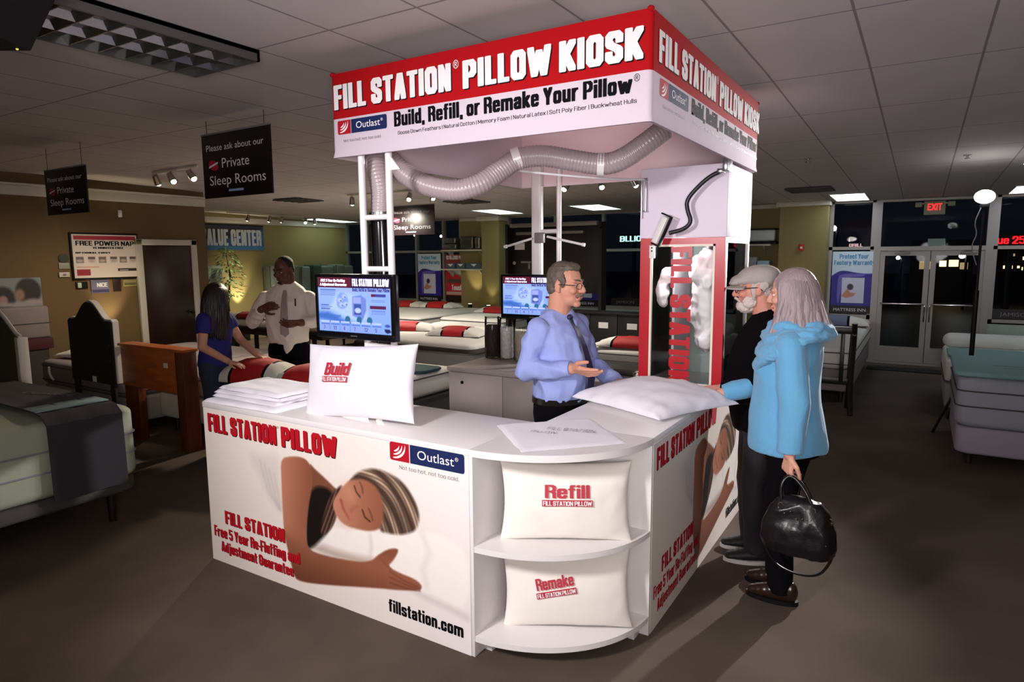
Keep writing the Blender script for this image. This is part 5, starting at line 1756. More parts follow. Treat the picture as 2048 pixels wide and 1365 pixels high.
obj('stem', MB().tube(smooth_path([(-11.45, 8.05, .28), (-11.47, 8.03, .8), (-11.43, 8.08, 1.4), (-11.48, 8.05, 1.85)], 2), [.02] * 9 + [.012] * 16, 8) if False else MB().tube([(-11.45, 8.05, .28), (-11.47, 8.03, .8), (-11.43, 8.08, 1.4), (-11.48, 8.05, 1.85)], [.022, .02, .016, .006], 8), mat('twig_bark', (70, 54, 38), .8), pt)
lv = MB()
rnd = random.Random(11)
for _ in range(230):
    z = .95 + .98 * rnd.random() ** .9
    r = .30 * (1 - abs(z - 1.35) / .75) ** .6 if abs(z - 1.35) < .75 else .05
    a = rnd.random() * 2 * PI
    q = math.sqrt(rnd.random()) * r
    p = Vector((-11.45 + q * math.cos(a), 8.07 + q * math.sin(a), z))
    d = Vector((math.cos(a), math.sin(a), -.5 + rnd.uniform(-.4, .5))).normalized()
    s_ = d.cross(Vector((0, 0, 1))).normalized()
    L, w = rnd.uniform(.07, .12), rnd.uniform(.018, .03)
    u_ = s_.cross(d)
    lv.add([p, p + d * L * .4 + s_ * w + u_ * .008, p + d * L, p + d * L * .4 - s_ * w + u_ * .008, p + d * L * .45 - u_ * .004], [(0, 1, 4), (1, 2, 4), (2, 3, 4), (3, 0, 4)])
obj('foliage', lv, mat('waxy_green_leaf', (96, 122, 78), .3, var=.35, vscale=9), pt, smooth=0)

# ---- hanging signs
M_SIGN = mat('dark_brown_sign_board', (24, 14, 17), .35)
M_THIN = mat('pale_sign_lettering', (236, 228, 230), .6, emit=0.0)


def hanging_sign(label, x0, y, z0, w, h, rz=0.0, faint=False):
    t = thing('hanging_sign', label, 'sign', (x0, y, z0), rz)
    obj('board', MB().box(0, 0, 0, w, .012, h, .002), M_SIGN, t, world=False)
    u, v, n_ = (1, 0, 0), (0, 0, 1), (0, -1, 0)
    P = lambda a, c: (a * w, 0, c * h)
    tx = MB()
    lettering(tx, 'Please ask about our', P(.07, .735), u, v, n_, h * .10, w * .84, 'thin', .001)
    obj('lettering', tx, M_GREY if faint else M_THIN, t, world=False, smooth=0)
    tx = MB()
    lettering(tx, 'Private', P(.30, .46), u, v, n_, h * .155, w * .40, 'thin', .001)
    lettering(tx, 'Sleep Rooms', P(.10, .20), u, v, n_, h * .155, w * .82, 'thin', .001)
    obj('lettering', tx, M_GREY if faint else M_THIN, t, world=False, smooth=0)
    lg = flat(MB(), P(0, 0), u, v, n_, [(w * (.17 + .075 * math.cos(k * .524 + .3)), h * (.51 + .085 * math.sin(k * .524))) for k in range(12)], .0012, 0)
    flat(lg, P(0, 0), u, v, n_, [(w * .10, h * .47), (w * .24, h * .53), (w * .24, h * .56), (w * .10, h * .50)], .0018, 1)
    obj('badge', lg, [mat('red_sign_badge', (176, 30, 52), .5), M_THIN], t, world=False, smooth=0)
    obj('small_badge', flat(MB(), P(0, 0), u, v, n_, [(w * .38, h * .085), (w * .60, h * .085), (w * .60, h * .12), (w * .38, h * .12)], .0012), mat('blue_white_badge', (150, 180, 220), .5), t, world=False, smooth=0)
    top = ceil_z(y)
    for a in (.08, .92):
        obj('cord', MB().cyl((a * w, .006, h), (a * w, .006, top - z0), .0022, n=6), M_BLACK, t, world=False)
    obj('top_rail', MB().box(0, -.004, h - .006, w, .016, h + .006, .002), M_GREY, t, world=False)
    return t


hanging_sign('dark hanging sign for private sleep rooms, nearest and largest of the three', -4.615, 3.09, 2.16, .80, .46, -.03)
hanging_sign('dark hanging sign for private sleep rooms, leftmost before the left wall', -6.90, 3.02, 2.12, .76, .40, -.02)
hanging_sign('dark hanging sign for private sleep rooms, between the front television poles and the window', -7.18, 7.95, 2.05, .92, .45, -.02, True)  # letters greyed to stand for the dim light on this sign

# ---- ceiling fittings
def track(label, p, q, heads, glow=25):
    z = ceil_z((p[1] + q[1]) / 2)
    t = thing('track_light', label, 'lamp', (p[0], p[1], z))
    obj('track_rail', MB().tube([(p[0], p[1], z - .02), (q[0], q[1], z - .02)], .014, 6), M_TRIM, t)
    for (f, ax, ay) in heads:
        x, y = p[0] + (q[0] - p[0]) * f, p[1] + (q[1] - p[1]) * f
        d = Vector((ax, ay, -.8)).normalized()
        c = Vector((x, y, z - .10))
        h = obj('spot_head', MB().cyl((x, y, z - .02), c, .007, n=8).cyl(c - d * .05, c + d * .055, .03, .042, 14), M_STEEL, t)
        obj('bulb', MB().ell(c + d * .05, (.03, .03, .03), 12), mat('spot_bulb_glow', (255, 240, 214), .4, emit=glow), h)
    return t


track('track of three spot lamps on the ceiling between the two left hanging signs', (-7.55, 4.42), (-6.6, 4.36), ((.08, -.3, .5), (.42, .5, .1), (.85, .5, .2)))
track('track of spot lamps before the blue banner in the alcove', (-11.3, 8.0), (-11.3, 10.3), ((.2, -.6, .1), (.42, -.6, .1), (.55, -.6, .2), (.82, .3, -.3), (.93, -.3, .3)))
track('track of four spot lamps behind the front poles', (-7.3, 7.2), (-5.5, 7.2), ((.05, -.3, .3), (.36, .1, -.4), (.66, .2, -.5), (.87, .5, .2)))
track('track of three spot lamps under the rear edge of the canopy', (-3.85, 7.2), (-2.6, 7.2), ((.14, -.3, -.5), (.5, .3, -.3), (.82, .3, .3)))


def troffer(label, x0, x1, y0, y1, strength=1.2, col=(238, 248, 255)):
    t = thing('ceiling_light', label, 'ceiling light', ((x0 + x1) / 2, (y0 + y1) / 2, ceil_z(y0)))
    fr = MB()
    za, zb_ = ceil_z(y0), ceil_z(y1)

    def slab(a, b, c, d, lo, hi):
        A = [(a, c, ceil_z(c) - hi), (b, c, ceil_z(c) - hi), (b, d, ceil_z(d) - hi), (a, d, ceil_z(d) - hi), (a, c, ceil_z(c) - lo), (b, c, ceil_z(c) - lo), (b, d, ceil_z(d) - lo), (a, d, ceil_z(d) - lo)]
        return A, [(3, 2, 1, 0), (4, 5, 6, 7), (0, 1, 5, 4), (2, 3, 7, 6), (1, 2, 6, 5), (3, 0, 4, 7)]
    w = .018
    for q in ((x0, x1, y0, y0 + w), (x0, x1, y1 - w, y1), (x0, x0 + w, y0 + w, y1 - w), (x1 - w, x1, y0 + w, y1 - w)):
        fr.add(*slab(*q, 0, .014))
    obj('frame', fr, M_TRIM, t, smooth=0)
    obj('diffuser', MB().add(*slab(x0 + w, x1 - w, y0 + w, y1 - w, 0, .009)), mat('fluorescent_diffuser%d' % int(strength * 10), col, .5, emit=strength), t, smooth=0)
    return t


troffer('lit ceiling panel above the right olive pier', -1.215, -.735, 10.62, 11.68, 5.0)
troffer('lit ceiling panel above the black display stand', -5.25, -4.65, 10.32, 11.35, 3.0, (214, 244, 230))
troffer('lit ceiling panel above the left olive pier', -7.25, -6.65, 10.25, 11.28, 3.0, (214, 244, 230))
troffer('lit ceiling panel seen left of the front white poles', -11.9, -11.35, 10.3, 11.55, 3.0, (214, 244, 230))
troffer('lit ceiling panel at the right edge of the photograph', .79, 1.35, 7.7, 8.6, 4.0)
troffer('lit ceiling panel over the right windows beside the flash', .95, 1.7, 10.7, 11.7, 4.0)
lt = thing('ceiling_light', 'unlit louvred ceiling light at the upper left', 'ceiling light', (-3.06, 1.66, 2.72))
lx0, lx1, ly0, ly1 = -3.32, -2.80, 1.1, 2.215
M_LOUV = mat('mirror_louvre', (150, 150, 150), .22, .9)
obj('housing', MB().box(lx0, ly0, 2.70, lx1, ly1, 2.719), mat('dull_grey_reflector', (110, 108, 108), .35, .6), lt)
fr = MB()
for q in ((lx0, ly0, lx1, ly0 + .015), (lx0, ly1 - .015, lx1, ly1), (lx0, ly0, lx0 + .015, ly1), (lx1 - .015, ly0, lx1, ly1)):
    fr.box(q[0], q[1], 2.665, q[2], q[3], 2.719)
obj('frame', fr, mat('dull_grey_reflector', (110, 108, 108), .35, .6), lt, smooth=0)
for k in range(1, 3):
    x = lx0 + (lx1 - lx0) * k / 3
    obj('louvre_blade', MB().prism([(x - .022, 2.70), (x - .003, 2.67), (x + .003, 2.67), (x + .022, 2.70)], ly0 + .015, ly1 - .015, 'y'), M_LOUV, lt, smooth=0)
for k in range(1, 9):
    y = ly0 + (ly1 - ly0) * k / 9
    obj('louvre_blade', MB().prism([(y - .03, 2.70), (y - .003, 2.668), (y + .003, 2.668), (y + .03, 2.70)], lx0 + .015, lx1 - .015, 'x'), M_LOUV, lt, smooth=0)

for k, (x, y, lb) in enumerate(((-1.35, 9.85, 'dark ceiling air vent in front of the lit panel over the right pier'), (-6.35, 8.9, 'dark ceiling air vent behind the canopy left corner'), (-8.6, 7.4, 'dark ceiling air vent behind the largest hanging sign'))):
    z = ceil_z(y)
    v_ = thing('ceiling_vent', lb, 'vent', (x, y, z))
    obj('vent_plate', MB().box(x - .28, y - .28, z - .022, x + .28, y + .28, z - .004, .004), mat('dark_grey_vent', (72, 66, 66), .7), v_)  # plate and slats share one even dark grey
    for j in range(4):
        obj('slat', MB().box(x - .25, y - .22 + .14 * j, z - .03, x + .25, y - .19 + .14 * j, z - .02), mat('dark_grey_vent', (72, 66, 66), .7), v_, smooth=0)
for x, y, lb in ((.30, 7.7, 'sprinkler head on the ceiling at the right'), (-1.02, 7.2, 'sprinkler head on the ceiling right of the canopy')):
    z = ceil_z(y)
    s_ = obj('sprinkler', MB().cyl((x, y, z - .002), (x, y, z - .03), .012, n=10).cyl((x, y, z - .03), (x, y, z - .036), .025, n=12).cyl((x, y, z - .001), (x, y, z - .006), .035, n=14), M_STEEL, None)
    tag(s_, lb, 'sprinkler')
mon = thing('ceiling_monitor', 'black boxy monitor hanging from the ceiling in the top left corner', 'monitor', (-2.7, 1.15, 2.5))
MM = Matrix.Translation((-2.57, 1.12, 0)) @ Matrix.Rotation(math.radians(31.75), 4, 'Z')
mcas = MB().prism([(-.55, 2.41), (0, 2.41), (.155, 2.665), (-.55, 2.665)], -.24, 0, 'y')
obj('casing', mcas.xf(MM), M_BLACK, mon, smooth=0)
obj('ceiling_mount', MB().box(-.30, -.16, 2.664, -.2, -.06, 2.719).xf(MM), M_BLACK, mon)
obj('indicator', MB().ell((-.03, -.02, 2.409), (.004, .004, .003), 8).xf(MM), mat('yellow_indicator', (220, 210, 60), .4, emit=1.5), mon)

# ---- storefront: posters, shelves, exit sign, alarm
M_IND = (40, 30, 150)


def warranty_poster(label, x0, z0, w, h, y=YB - .012, words=True):
    p = Pic(w, h, 190, (206, 226, 242))
    p._mix(np.clip(p.X / w, 0, 1) * .3, (240, 246, 252))
    p.poly([(-.05, -.05), (w + .05, -.05), (w + .05, h * .66), (w * .8, h * .64), (w * .55, h * .66), (w * .25, h * .70), (w * .1, h * .66), (-.05, h * .56)], (44, 34, 146), .006)
    p.poly([(w * .14, h * .18), (w * .20, h * .14), (w * .26, h * .58), (w * .78, h * .60), (w * .74, h * .65), (w * .22, h * .64), (w * .14, h * .58)], (110, 100, 196), .006)
    p.rect(w * .24, h * .17, w * .76, h * .58, (214, 212, 236))
    p.poly([(w * .24, h * .28), (w * .38, h * .40), (w * .44, h * .34), (w * .58, h * .33), (w * .52, h * .28), (w * .36, h * .25)], (206, 140, 110), .006)
    p.ell(w * .44, h * .43, w * .07, h * .05, (60, 50, 60), .2)
    p.rect(0, 0, w, h * .125, (14, 12, 22))
    t = thing('window_poster', label, 'poster', (x0, y, z0))
    s_ = obj('sheet', p.mesh('sheet', (x0, y, z0), (1, 0, 0), (0, 0, 1), mat_print()), None, t)
    a = MB()
    lettering(a, 'Protect Your', (x0 + w * .16, y, z0 + h * .885), (1, 0, 0), (0, 0, 1), (0, -1, 0), h * .075, w * .66, 'heavy', .002)
    lettering(a, 'Factory Warranty', (x0 + w * .04, y, z0 + h * .785), (1, 0, 0), (0, 0, 1), (0, -1, 0), h * .075, w * .92, 'heavy', .002)
    obj('lettering', a, mat('sky_blue_lettering', (84, 150, 196), .5), s_, smooth=0)
    obj('lettering', lettering(MB(), 'MATTRESS INN', (x0 + w * .08, y, z0 + h * .035), (1, 0, 0), (0, 0, 1), (0, -1, 0), h * .05, w * .74, 'thin', .002), M_WHT, s_, smooth=0)
    return t


warranty_poster('blue and white window poster about warranty left of the glass doors', -1.235, .765, .625, .985)
warranty_poster('blue and white window poster about warranty between the front television and the red poster', -9.85, .70, .66, 1.08)
warranty_poster('blue window poster mostly hidden behind the black display stand', -5.98, .72, .66, 1.03)
rp_ = Pic(.62, 1.06, 150, (186, 30, 40))
rp_.rect(0, .93, .62, 1.06, (150, 60, 66))
rp_.rect(0, .80, .62, .93, (150, 62, 54))
rp_.poly([(.08, .68), (.2, .84), (.5, .76), (.58, .70), (.44, .60), (.2, .66)], (206, 218, 206), .008)
rp_.poly([(.08, .68), (.2, .65), (.42, .58), (.44, .61), (.2, .68)], (120, 130, 116), .008)
rp_.rect(.04, .43, .58, .52, (84, 66, 56))
rp_.rect(.02, .17, .60, .24, (196, 160, 156))
rp_.rect(0, 0, .62, .16, (26, 12, 14))
rdp = thing('window_poster', 'red window poster with a white pillow behind the wall shelves', 'poster', (-9.06, YB - .012, .70))
s_ = obj('sheet', rp_.mesh('sheet', (-9.06, YB - .012, .70), (1, 0, 0), (0, 0, 1), mat_print()), None, rdp)
a = MB()
lettering(a, '10 SECOND PILLOW', (-9.03, YB - .012, 1.65), (1, 0, 0), (0, 0, 1), (0, -1, 0), .085, .56, 'heavy', .002)
lettering(a, 'Touch', (-8.9, YB - .012, .97), (1, 0, 0), (0, 0, 1), (0, -1, 0), .12, .30, 'heavy', .002)
obj('lettering', a, M_WHT, s_, smooth=0)
for (x, z, w, lb) in ((1.0, .80, .38, 'grey maker name along the bottom of the right window'), (-4.98, .80, .36, 'grey maker name along the bottom of the window left of the machine')):
    d_ = thing('window_decal', lb, 'sign', (x, YB - .01, z))
    obj('dark_strip', MB().box(x - .1, YB + .03, z - .04, x + w + .1, YB + .034, z + .1), mat('dark_window_film', (16, 13, 16), .4), d_)
    obj('lettering', lettering(MB(), 'JAMISON', (x, YB + .03, z), (1, 0, 0), (0, 0, 1), (0, -1, 0), .055, w, 'thin', .003), M_GREY, d_, smooth=0)


def wall_shelf(label, x0, x1, z, y=None):
    y = YB - .02 if y is None else y
    t = thing('wall_shelf', label, 'shelf', ((x0 + x1) / 2, y - .15, z))
    obj('board', MB().box(x0, y - .30, z - .03, x1, y, z, .004), M_TRIM, t)
    for x in (x0 + .12, x1 - .12):
        obj('bracket', MB().prism([(y, z - .03), (y, z - .18), (y - .02, z - .18), (y - .24, z - .03)], x - .008, x + .008, 'x'), M_TRIM, t)
    return t


wall_shelf('upper white wall shelf with silver parcels beside the left olive pier', -8.95, -7.87, 1.86)
wall_shelf('lower white wall shelf with blue patterned boxes beside the left olive pier', -8.95, -7.87, 1.45)
for k, (x, w, h, c, lb) in enumerate(((-8.75, .40, .13, (120, 122, 126), 'lower silver parcel at the left of the upper shelf'), (-8.28, .34, .28, (100, 100, 98), 'silver wrapped parcel in the middle of the upper shelf'), (-8.0, .14, .26, (140, 138, 130), 'narrow silver parcel at the right of the upper shelf'))):
    o = obj('parcel', MB().box(x - w / 2, YB - .30, 1.861, x + w / 2, YB - .06, 1.861 + h, .04, 4), mat('silver_wrap%d' % k, c, .25, .8), None)
    tag(o, lb, 'parcel', 'silver parcels on the upper shelf')
o = obj('parcel', MB().box(-8.9, YB - .28, 1.992, -8.58, YB - .08, 2.12, .03, 4), mat('silver_wrap0', (120, 122, 126), .25, .8), None)
tag(o, 'upper silver parcel stacked at the left of the upper shelf', 'parcel', 'silver parcels on the upper shelf')
for k, x in enumerate((-8.72, -8.45, -8.10)):
    o = obj('box', MB().box(x - (.11 if k < 2 else .2), YB - .28, 1.451, x + (.11 if k < 2 else .2), YB - .08, 1.57, .006), mat('blue_grey_carton', (70, 92, 104), .5), None)
    obj('pale_motif', MB().prism([(x - .08, 1.555), (x + .08, 1.555), (x, 1.50)], YB - .283, YB - .281, 'y'), M_LABEL, o)
    tag(o, ('small blue patterned box at the left of the lower shelf', 'small blue patterned box in the middle of the lower shelf', 'wide blue patterned box at the right of the lower shelf')[k], 'box', 'boxes on the lower shelf')
wall_shelf('upper white wall shelf beside the right olive pier, right of the machine', -2.95, -2.14, 1.885)
wall_shelf('lower white wall shelf beside the right olive pier, behind the grey cap', -2.95, -2.14, 1.475)
o = obj('parcel', MB().box(-2.95, YB - .29, 1.93, -2.08, YB - .05, 2.12, .03, 4), mat('clear_wrapped_bedding', (190, 198, 194), .3), None)
tag(o, 'long clear wrapped bedding pack above the upper right shelf', 'parcel')
obj('pack_frame', MB().box(-2.97, YB - .30, 1.886, -2.06, YB - .04, 1.93, .004).box(-2.97, YB - .30, 2.12, -2.06, YB - .04, 2.14, .004), M_BLACK, o)
o = obj('box', MB().box(-2.62, YB - .27, 1.476, -2.36, YB - .06, 1.67, .004), mat('pale_grey_carton', (160, 160, 164), .5), None)
tag(o, 'pale grey carton on the lower right shelf', 'box')
o = obj('box', MB().box(-2.345, YB - .27, 1.476, -2.16, YB - .06, 1.61, .004), mat('pale_blue_carton', (170, 200, 222), .5), None)
obj('blue_band', MB().box(-2.335, YB - .272, 1.495, -2.17, YB - .2705, 1.53), mat('mid_blue_band', (86, 134, 170), .5), o)
tag(o, 'pale blue carton right of the grey one on the lower right shelf', 'box')
fa = thing('fire_alarm', 'small red fire alarm box on the right olive pier', 'alarm', (-1.66, YB - .34, 1.82))
obj('housing', MB().box(-1.70, YB - .37, 1.77, -1.62, YB - .33, 1.87, .006), mat('alarm_red', (190, 36, 30), .4), fa)
obj('strobe', MB().box(-1.68, YB - .378, 1.80, -1.645, YB - .37, 1.835, .003), M_WHITE, fa)
ex = thing('exit_sign', 'lit red exit sign with two emergency lamps above the glass doors', 'sign', (.1, YB - .12, 2.37))
obj('housing', MB().box(-.03, YB - .12, 2.28, .24, YB - .05, 2.48, .008), mat('beige_housing', (150, 150, 120), .5), ex)
obj('lettering', lettering(MB(), 'EXIT', (.015, YB - .12, 2.345), (1, 0, 0), (0, 0, 1), (0, -1, 0), .10, .18, 'heavy', .002, hx=.08), mat('exit_red_glow', (255, 40, 40), .4, emit=1.1), ex, smooth=0)
for x in (-.10, .31):
    obj('emergency_lamp', MB().box(x - .045, YB - .12, 2.40, x + .045, YB - .05, 2.47, .01), mat('beige_housing', (150, 150, 120), .5), ex)
obj('bracket', MB().box(-.13, YB - .06, 2.44, .34, YB - .03, 2.46), M_ALU, ex)
nt_ = obj('notice', MB().box(.05, YB - .004, 1.83, .27, YB - .001, 1.93), mat('grey_green_notice', (120, 140, 134), .6), None)
tag(nt_, 'grey-green notice on the glass above the double doors', 'sign')

# ---- night outside the windows
def lamp_post(label, x, y, z, r=.09, strength=20, col=(255, 250, 240)):
    t = thing('street_lamp', label, 'street lamp', (x, y, -.12))
    obj('post', MB().cyl((x + .12, y, -.12), (x + .12, y, z), .04, n=8), M_DARKB, t)
    obj('globe', MB().ell((x, y, z), (r, r, r), 12), mat('street_lamp_glow%d' % int(strength), col, .4, emit=strength), t)


lamp_post('street lamp outside left of the glass doors', -2.74, 26, 2.60, .10)
lamp_post('street lamp seen through the left door leaf', -.71, 26, 1.56, .06)
lamp_post('street lamp seen through the right door leaf', 1.08, 26, 1.62, .09)
lamp_post('street lamp seen through the far left windows', -21.78, 26, 2.80, .07)
lamp_post('street lamp outside above the red poster', -20.13, 26, 2.70, .06)


def glow_sign(label, s, x, y, z, h, w, col, strength, style='heavy', hx=.09):
    t = thing('shop_sign', label, 'sign', (x, y, z))
    obj('lettering', lettering(MB(), s, (x, y, z), (1, 0, 0), (0, 0, 1), (0, -1, 0), h, w, style, .02, hx=hx, hy=hx * .8), mat('sign_glow_%d%d%d_%d' % (*col, int(strength * 10)), col, .4, emit=strength), t, smooth=0)
    obj('backing', MB().box(x - .03, y, z - .05, x + w + .03, y + .12, z + h + .04, .01), M_DARKB, t)
    obj('post', MB().cyl((x + w * .5, y + .06, -.12), (x + w * .5, y + .06, z - .04), .05, n=8), M_DARKB, t)
    return t


glow_sign('lit white shop letters seen above the left door leaf', 'KAY', -.03, 34, 1.92, .30, .60, (214, 232, 255), 1.4)
glow_sign('small lit blue-white shop letters seen above the right door leaf', 'jewelers', .67, 34, 1.95, .16, .66, (130, 160, 255), 1.4)
glow_sign('lit white letters on red across the car park, left of the doors', 'GRILL', -2.9, 34, 2.02, .14, .55, (255, 200, 200), .8)
glow_sign('red lit letters seen through the right window', 'ue 25', 1.06, 14, 1.86, .13, .38, (255, 24, 34), 1.6)
glow_sign('cyan-white lit letters seen left of the machine', 'BLLION', -6.62, 16, 2.06, .14, .72, (205, 255, 250), 1.3)
glow_sign('violet lit strip seen through the far left window', 'I', -11.71, 14, 1.40, .22, .04, (110, 100, 255), 2.2)
fs_ = thing('lit_shopfront', 'far warm lit shopfront seen through the right door leaf', 'building', (.55, 30, .9))
obj('facade', MB().box(-.4, 30, -.12, 1.6, 30.6, 2.2), M_DARKB, fs_)
for k, (x, w, z, h, e) in enumerate(((-.1, .45, 1.10, .3, .35), (.55, .22, 1.2, .22, 3), (.85, .3, 1.2, .25, 2.5), (1.2, .25, 1.1, .25, .4))):
    obj('lit_window', MB().box(x, 29.98, z, x + w, 30.0, z + h), mat('warm_window_glow%d' % k, (255, 214, 150), .4, emit=e), fs_, smooth=0)
rs_ = thing('lit_shopfront', 'far lit shopfront seen through the right window beside the doors', 'building', (2.9, 30, .9))
obj('facade', MB().box(2.3, 30, -.12, 4.2, 30.6, 2.2), M_DARKB, rs_)
rnd = random.Random(5)
for k in range(9):
    x, z = 2.5 + rnd.random() * .9, 1.0 + rnd.random() * .6
    obj('lit_window', MB().box(x, 29.98, z, x + rnd.uniform(.03, .1), 30.0, z + rnd.uniform(.03, .12)), mat('warm_window_glow%d' % (k % 3 + 1), (255, 214, 150), .4, emit=2.0), rs_, smooth=0)

# ================================================================== PEOPLE
def skin_mat(name, c):
    m = mat(name, c, .5, bump=.04, bscale=160, spec=.35)
    b = m.node_tree.nodes['Principled BSDF']
    b.inputs['Subsurface Weight'].default_value = .12
    b.inputs['Subsurface Radius'].default_value = (.8, .3, .2)
    b.inputs['Subsurface Scale'].default_value = .008
    return m


def frame(pos, yaw):
    f, l = Vector((math.cos(yaw), math.sin(yaw), 0)), Vector((-math.sin(yaw), math.cos(yaw), 0))
    P = Vector(pos)
    return lambda a, b, z: P + f * a + l * b + Vector((0, 0, z))


def hand(mb, w, d, n, side, s=1.0, curl=.3, spread=.1, thumb_in=.0, curls=None):
    """five separate fingers: w wrist, d towards the fingertips, n out of the palm, thumb on +t"""
    d, n = Vector(d).normalized(), Vector(n)
    n = (n - d * n.dot(d)).normalized()
    t = n.cross(d).normalized() * side
    w = Vector(w)
    for k in range(4):
        o = (1.5 - k)
        a = w + t * (o * .011 * s)
        b = w + d * (.086 - .004 * abs(o - .5)) * s + t * (o * .0205 * s)
        mb.cap(a, b, .0145 * s, .0125 * s, 10)
        L = (.072, .08, .075, .058)[k] * s
        p, ang = b, 0.0
        dirf = (d + t * (o * spread)).normalized()
        c_ = curls[k] if curls else curl
        for j, (fr_, r0, r1) in enumerate(((.45, .0105, .0095), (.31, .0095, .0088), (.24, .0088, .0072))):
            ang += c_ * (.8 if j == 0 else 1.0)
            dd = (dirf * math.cos(ang) + n * math.sin(ang)).normalized()
            q = p + dd * L * fr_
            mb.cap(p, q, r0 * s, r1 * s, 10)
            p = q
    a = w + d * .022 * s + t * .02 * s
    b = a + (d * .55 + t * .75 + n * .25).normalized() * .046 * s
    mb.cap(a, b, .0165 * s, .0125 * s, 10)
    c = b + (d * .9 + t * (.32 - thumb_in) + n * (.15 + thumb_in)).normalized() * .034 * s
    mb.cap(b, c, .012 * s, .0105 * s, 10)
    e = c + (d * .95 + t * (.1 - thumb_in) + n * (.2 + thumb_in)).normalized() * .026 * s
    mb.cap(c, e, .0105 * s, .0085 * s, 10)


class Head:
    def __init__(s, c, yaw, pitch=0.0, k=1.0):
        s.c, s.k = Vector(c), k
        f = Vector((math.cos(yaw) * math.cos(pitch), math.sin(yaw) * math.cos(pitch), -math.sin(pitch)))
        l = Vector((-math.sin(yaw), math.cos(yaw), 0))
        s.f, s.l, s.u = f, l, f.cross(l)
        s.M = Matrix((s.f, s.l, s.u)).transposed()

    def p(s, a, b, z):
        return s.c + (s.f * a + s.l * b + s.u * z) * s.k

    def e(s, mb, c, r, n=16, k=10, mi=0):
        mb.ell(s.p(*c), tuple(x * s.k for x in r), n, s.M, mi, k)

    def skull(s, mb, neck, nr=.058, jaw=1.0, nose=1.0):
        k = s.k
        s.e(mb, (-.012, 0, .032), (.096, .076, .092))
        s.e(mb, (.018, 0, -.02), (.074, .066, .088))
        s.e(mb, (.03, 0, -.07), (.056, .052 * jaw, .045))
        s.e(mb, (.072, 0, -.098), (.022, .026, .018))
        mb.cap(s.p(.086, 0, .018), s.p(.108, 0, -.022), .010 * k * nose, .0135 * k * nose, 10)
        s.e(mb, (.098, .012, -.027), (.011, .009, .009))
        s.e(mb, (.098, -.012, -.027), (.011, .009, .009))
        for q in (-1, 1):
            mb.cap(s.p(.083, q * .014, .026), s.p(.071, q * .048, .028), .011 * k, .010 * k, 10)
            s.e(mb, (.062, q * .044, -.022), (.026, .022, .022))
            s.e(mb, (-.012, q * .079, -.006), (.019, .008, .032))
            s.e(mb, (-.004, q * .076, -.026), (.010, .009, .014))
        mb.cap(s.p(.091, -.017, -.055), s.p(.091, .017, -.055), .0085 * k, .0085 * k, 10)
        mb.cap(s.p(.088, -.014, -.067), s.p(.088, .014, -.067), .0085 * k, .0085 * k, 10)
        mb.cap(s.p(-.03, 0, -.05), neck, nr * k, nr * 1.1 * k, 16)

    def eyes(s, parent, iris=(60, 48, 40), skin=None):
        w, ir = MB(), MB()
        for q in (-1, 1):
            a = MB()
            s.e(a, (.0715, q * .031, .006), (.0115, .0125, .0085), 14, mi=0)
            s.e(a, (.0795, q * .031, .006), (.004, .0062, .0062), 12, mi=1)
            a.cap(s.p(.0785, q * .019, .0135), s.p(.0735, q * .044, .013), .0048 * s.k, .0048 * s.k, 8, mi=2)
            a.cap(s.p(.077, q * .021, -.002), s.p(.0725, q * .042, -.002), .004 * s.k, .004 * s.k, 8, mi=2)
            obj('eye', a, [mat('eye_white', (220, 214, 208), .2), mat('iris_%d' % iris[0], iris, .15), skin or M_INK], parent, label='eye')

    def brows(s, parent, m):
        for q in (-1, 1):
            obj('eyebrow', MB().tube(smooth_path([s.p(.092, q * .014, .030), s.p(.088, q * .030, .037), s.p(.074, q * .05, .032)], 2), .0042 * s.k, 6), m, parent)

    def lips(s, parent, c):
        b = MB()
        b.tube(smooth_path([s.p(.086, -.025, -.058), s.p(.0985, -.008, -.0535), s.p(.0985, .008, -.0535), s.p(.086, .025, -.058)], 2), .0042 * s.k, 6)
        b.tube(smooth_path([s.p(.086, -.023, -.061), s.p(.096, 0, -.066), s.p(.086, .023, -.061)], 2), .0048 * s.k, 6)
        obj('lips', b, mat('lips_%d' % c[0], c, .4), parent, label='lips')

    def glasses(s, parent, c=(44, 38, 36), r=.0016):
        g = MB()
        for q in (-1, 1):
            g.tube([s.p(.102 - .012 * (abs(math.cos(t)) if math.cos(t) * q > 0 else 0), q * .034 + .021 * math.cos(t), .003 + .0155 * math.sin(t)) for t in [2 * PI * i / 18 for i in range(18)]], r * s.k, 6, closed=True)
            g.tube([s.p(.088, q * .057, .008), s.p(.05, q * .079, .008), s.p(-.01, q * .084, .006), s.p(-.03, q * .083, -.012)], r * 1.2 * s.k, 6)
        g.tube([s.p(.104, -.014, .006), s.p(.108, 0, .010), s.p(.104, .014, .006)], r * s.k, 6)
        return obj('glasses', g, mat('glasses_frame_%d' % c[0], c, .3, .5), parent, label='thin framed glasses')


def strip(F, pts, wid, th=.006, lc=0.0):
    """ribbon running over the front of the body: pts (f, z), wid per point"""
    vs, fs = [], []
    n = len(pts)
    for (f, z), w in zip(pts, wid):
        for (df, dl) in ((0, -w / 2), (0, w / 2), (th, w / 2 * .8), (th, -w / 2 * .8)):
            vs.append(F(f + df, lc + dl, z))
    for i in range(n - 1):
        for j in range(4):
            fs.append((i * 4 + j, i * 4 + (j + 1) % 4, (i + 1) * 4 + (j + 1) % 4, (i + 1) * 4 + j))
    fs += [(3, 2, 1, 0), tuple((n - 1) * 4 + j for j in range(4))]
    return MB().add(vs, fs)


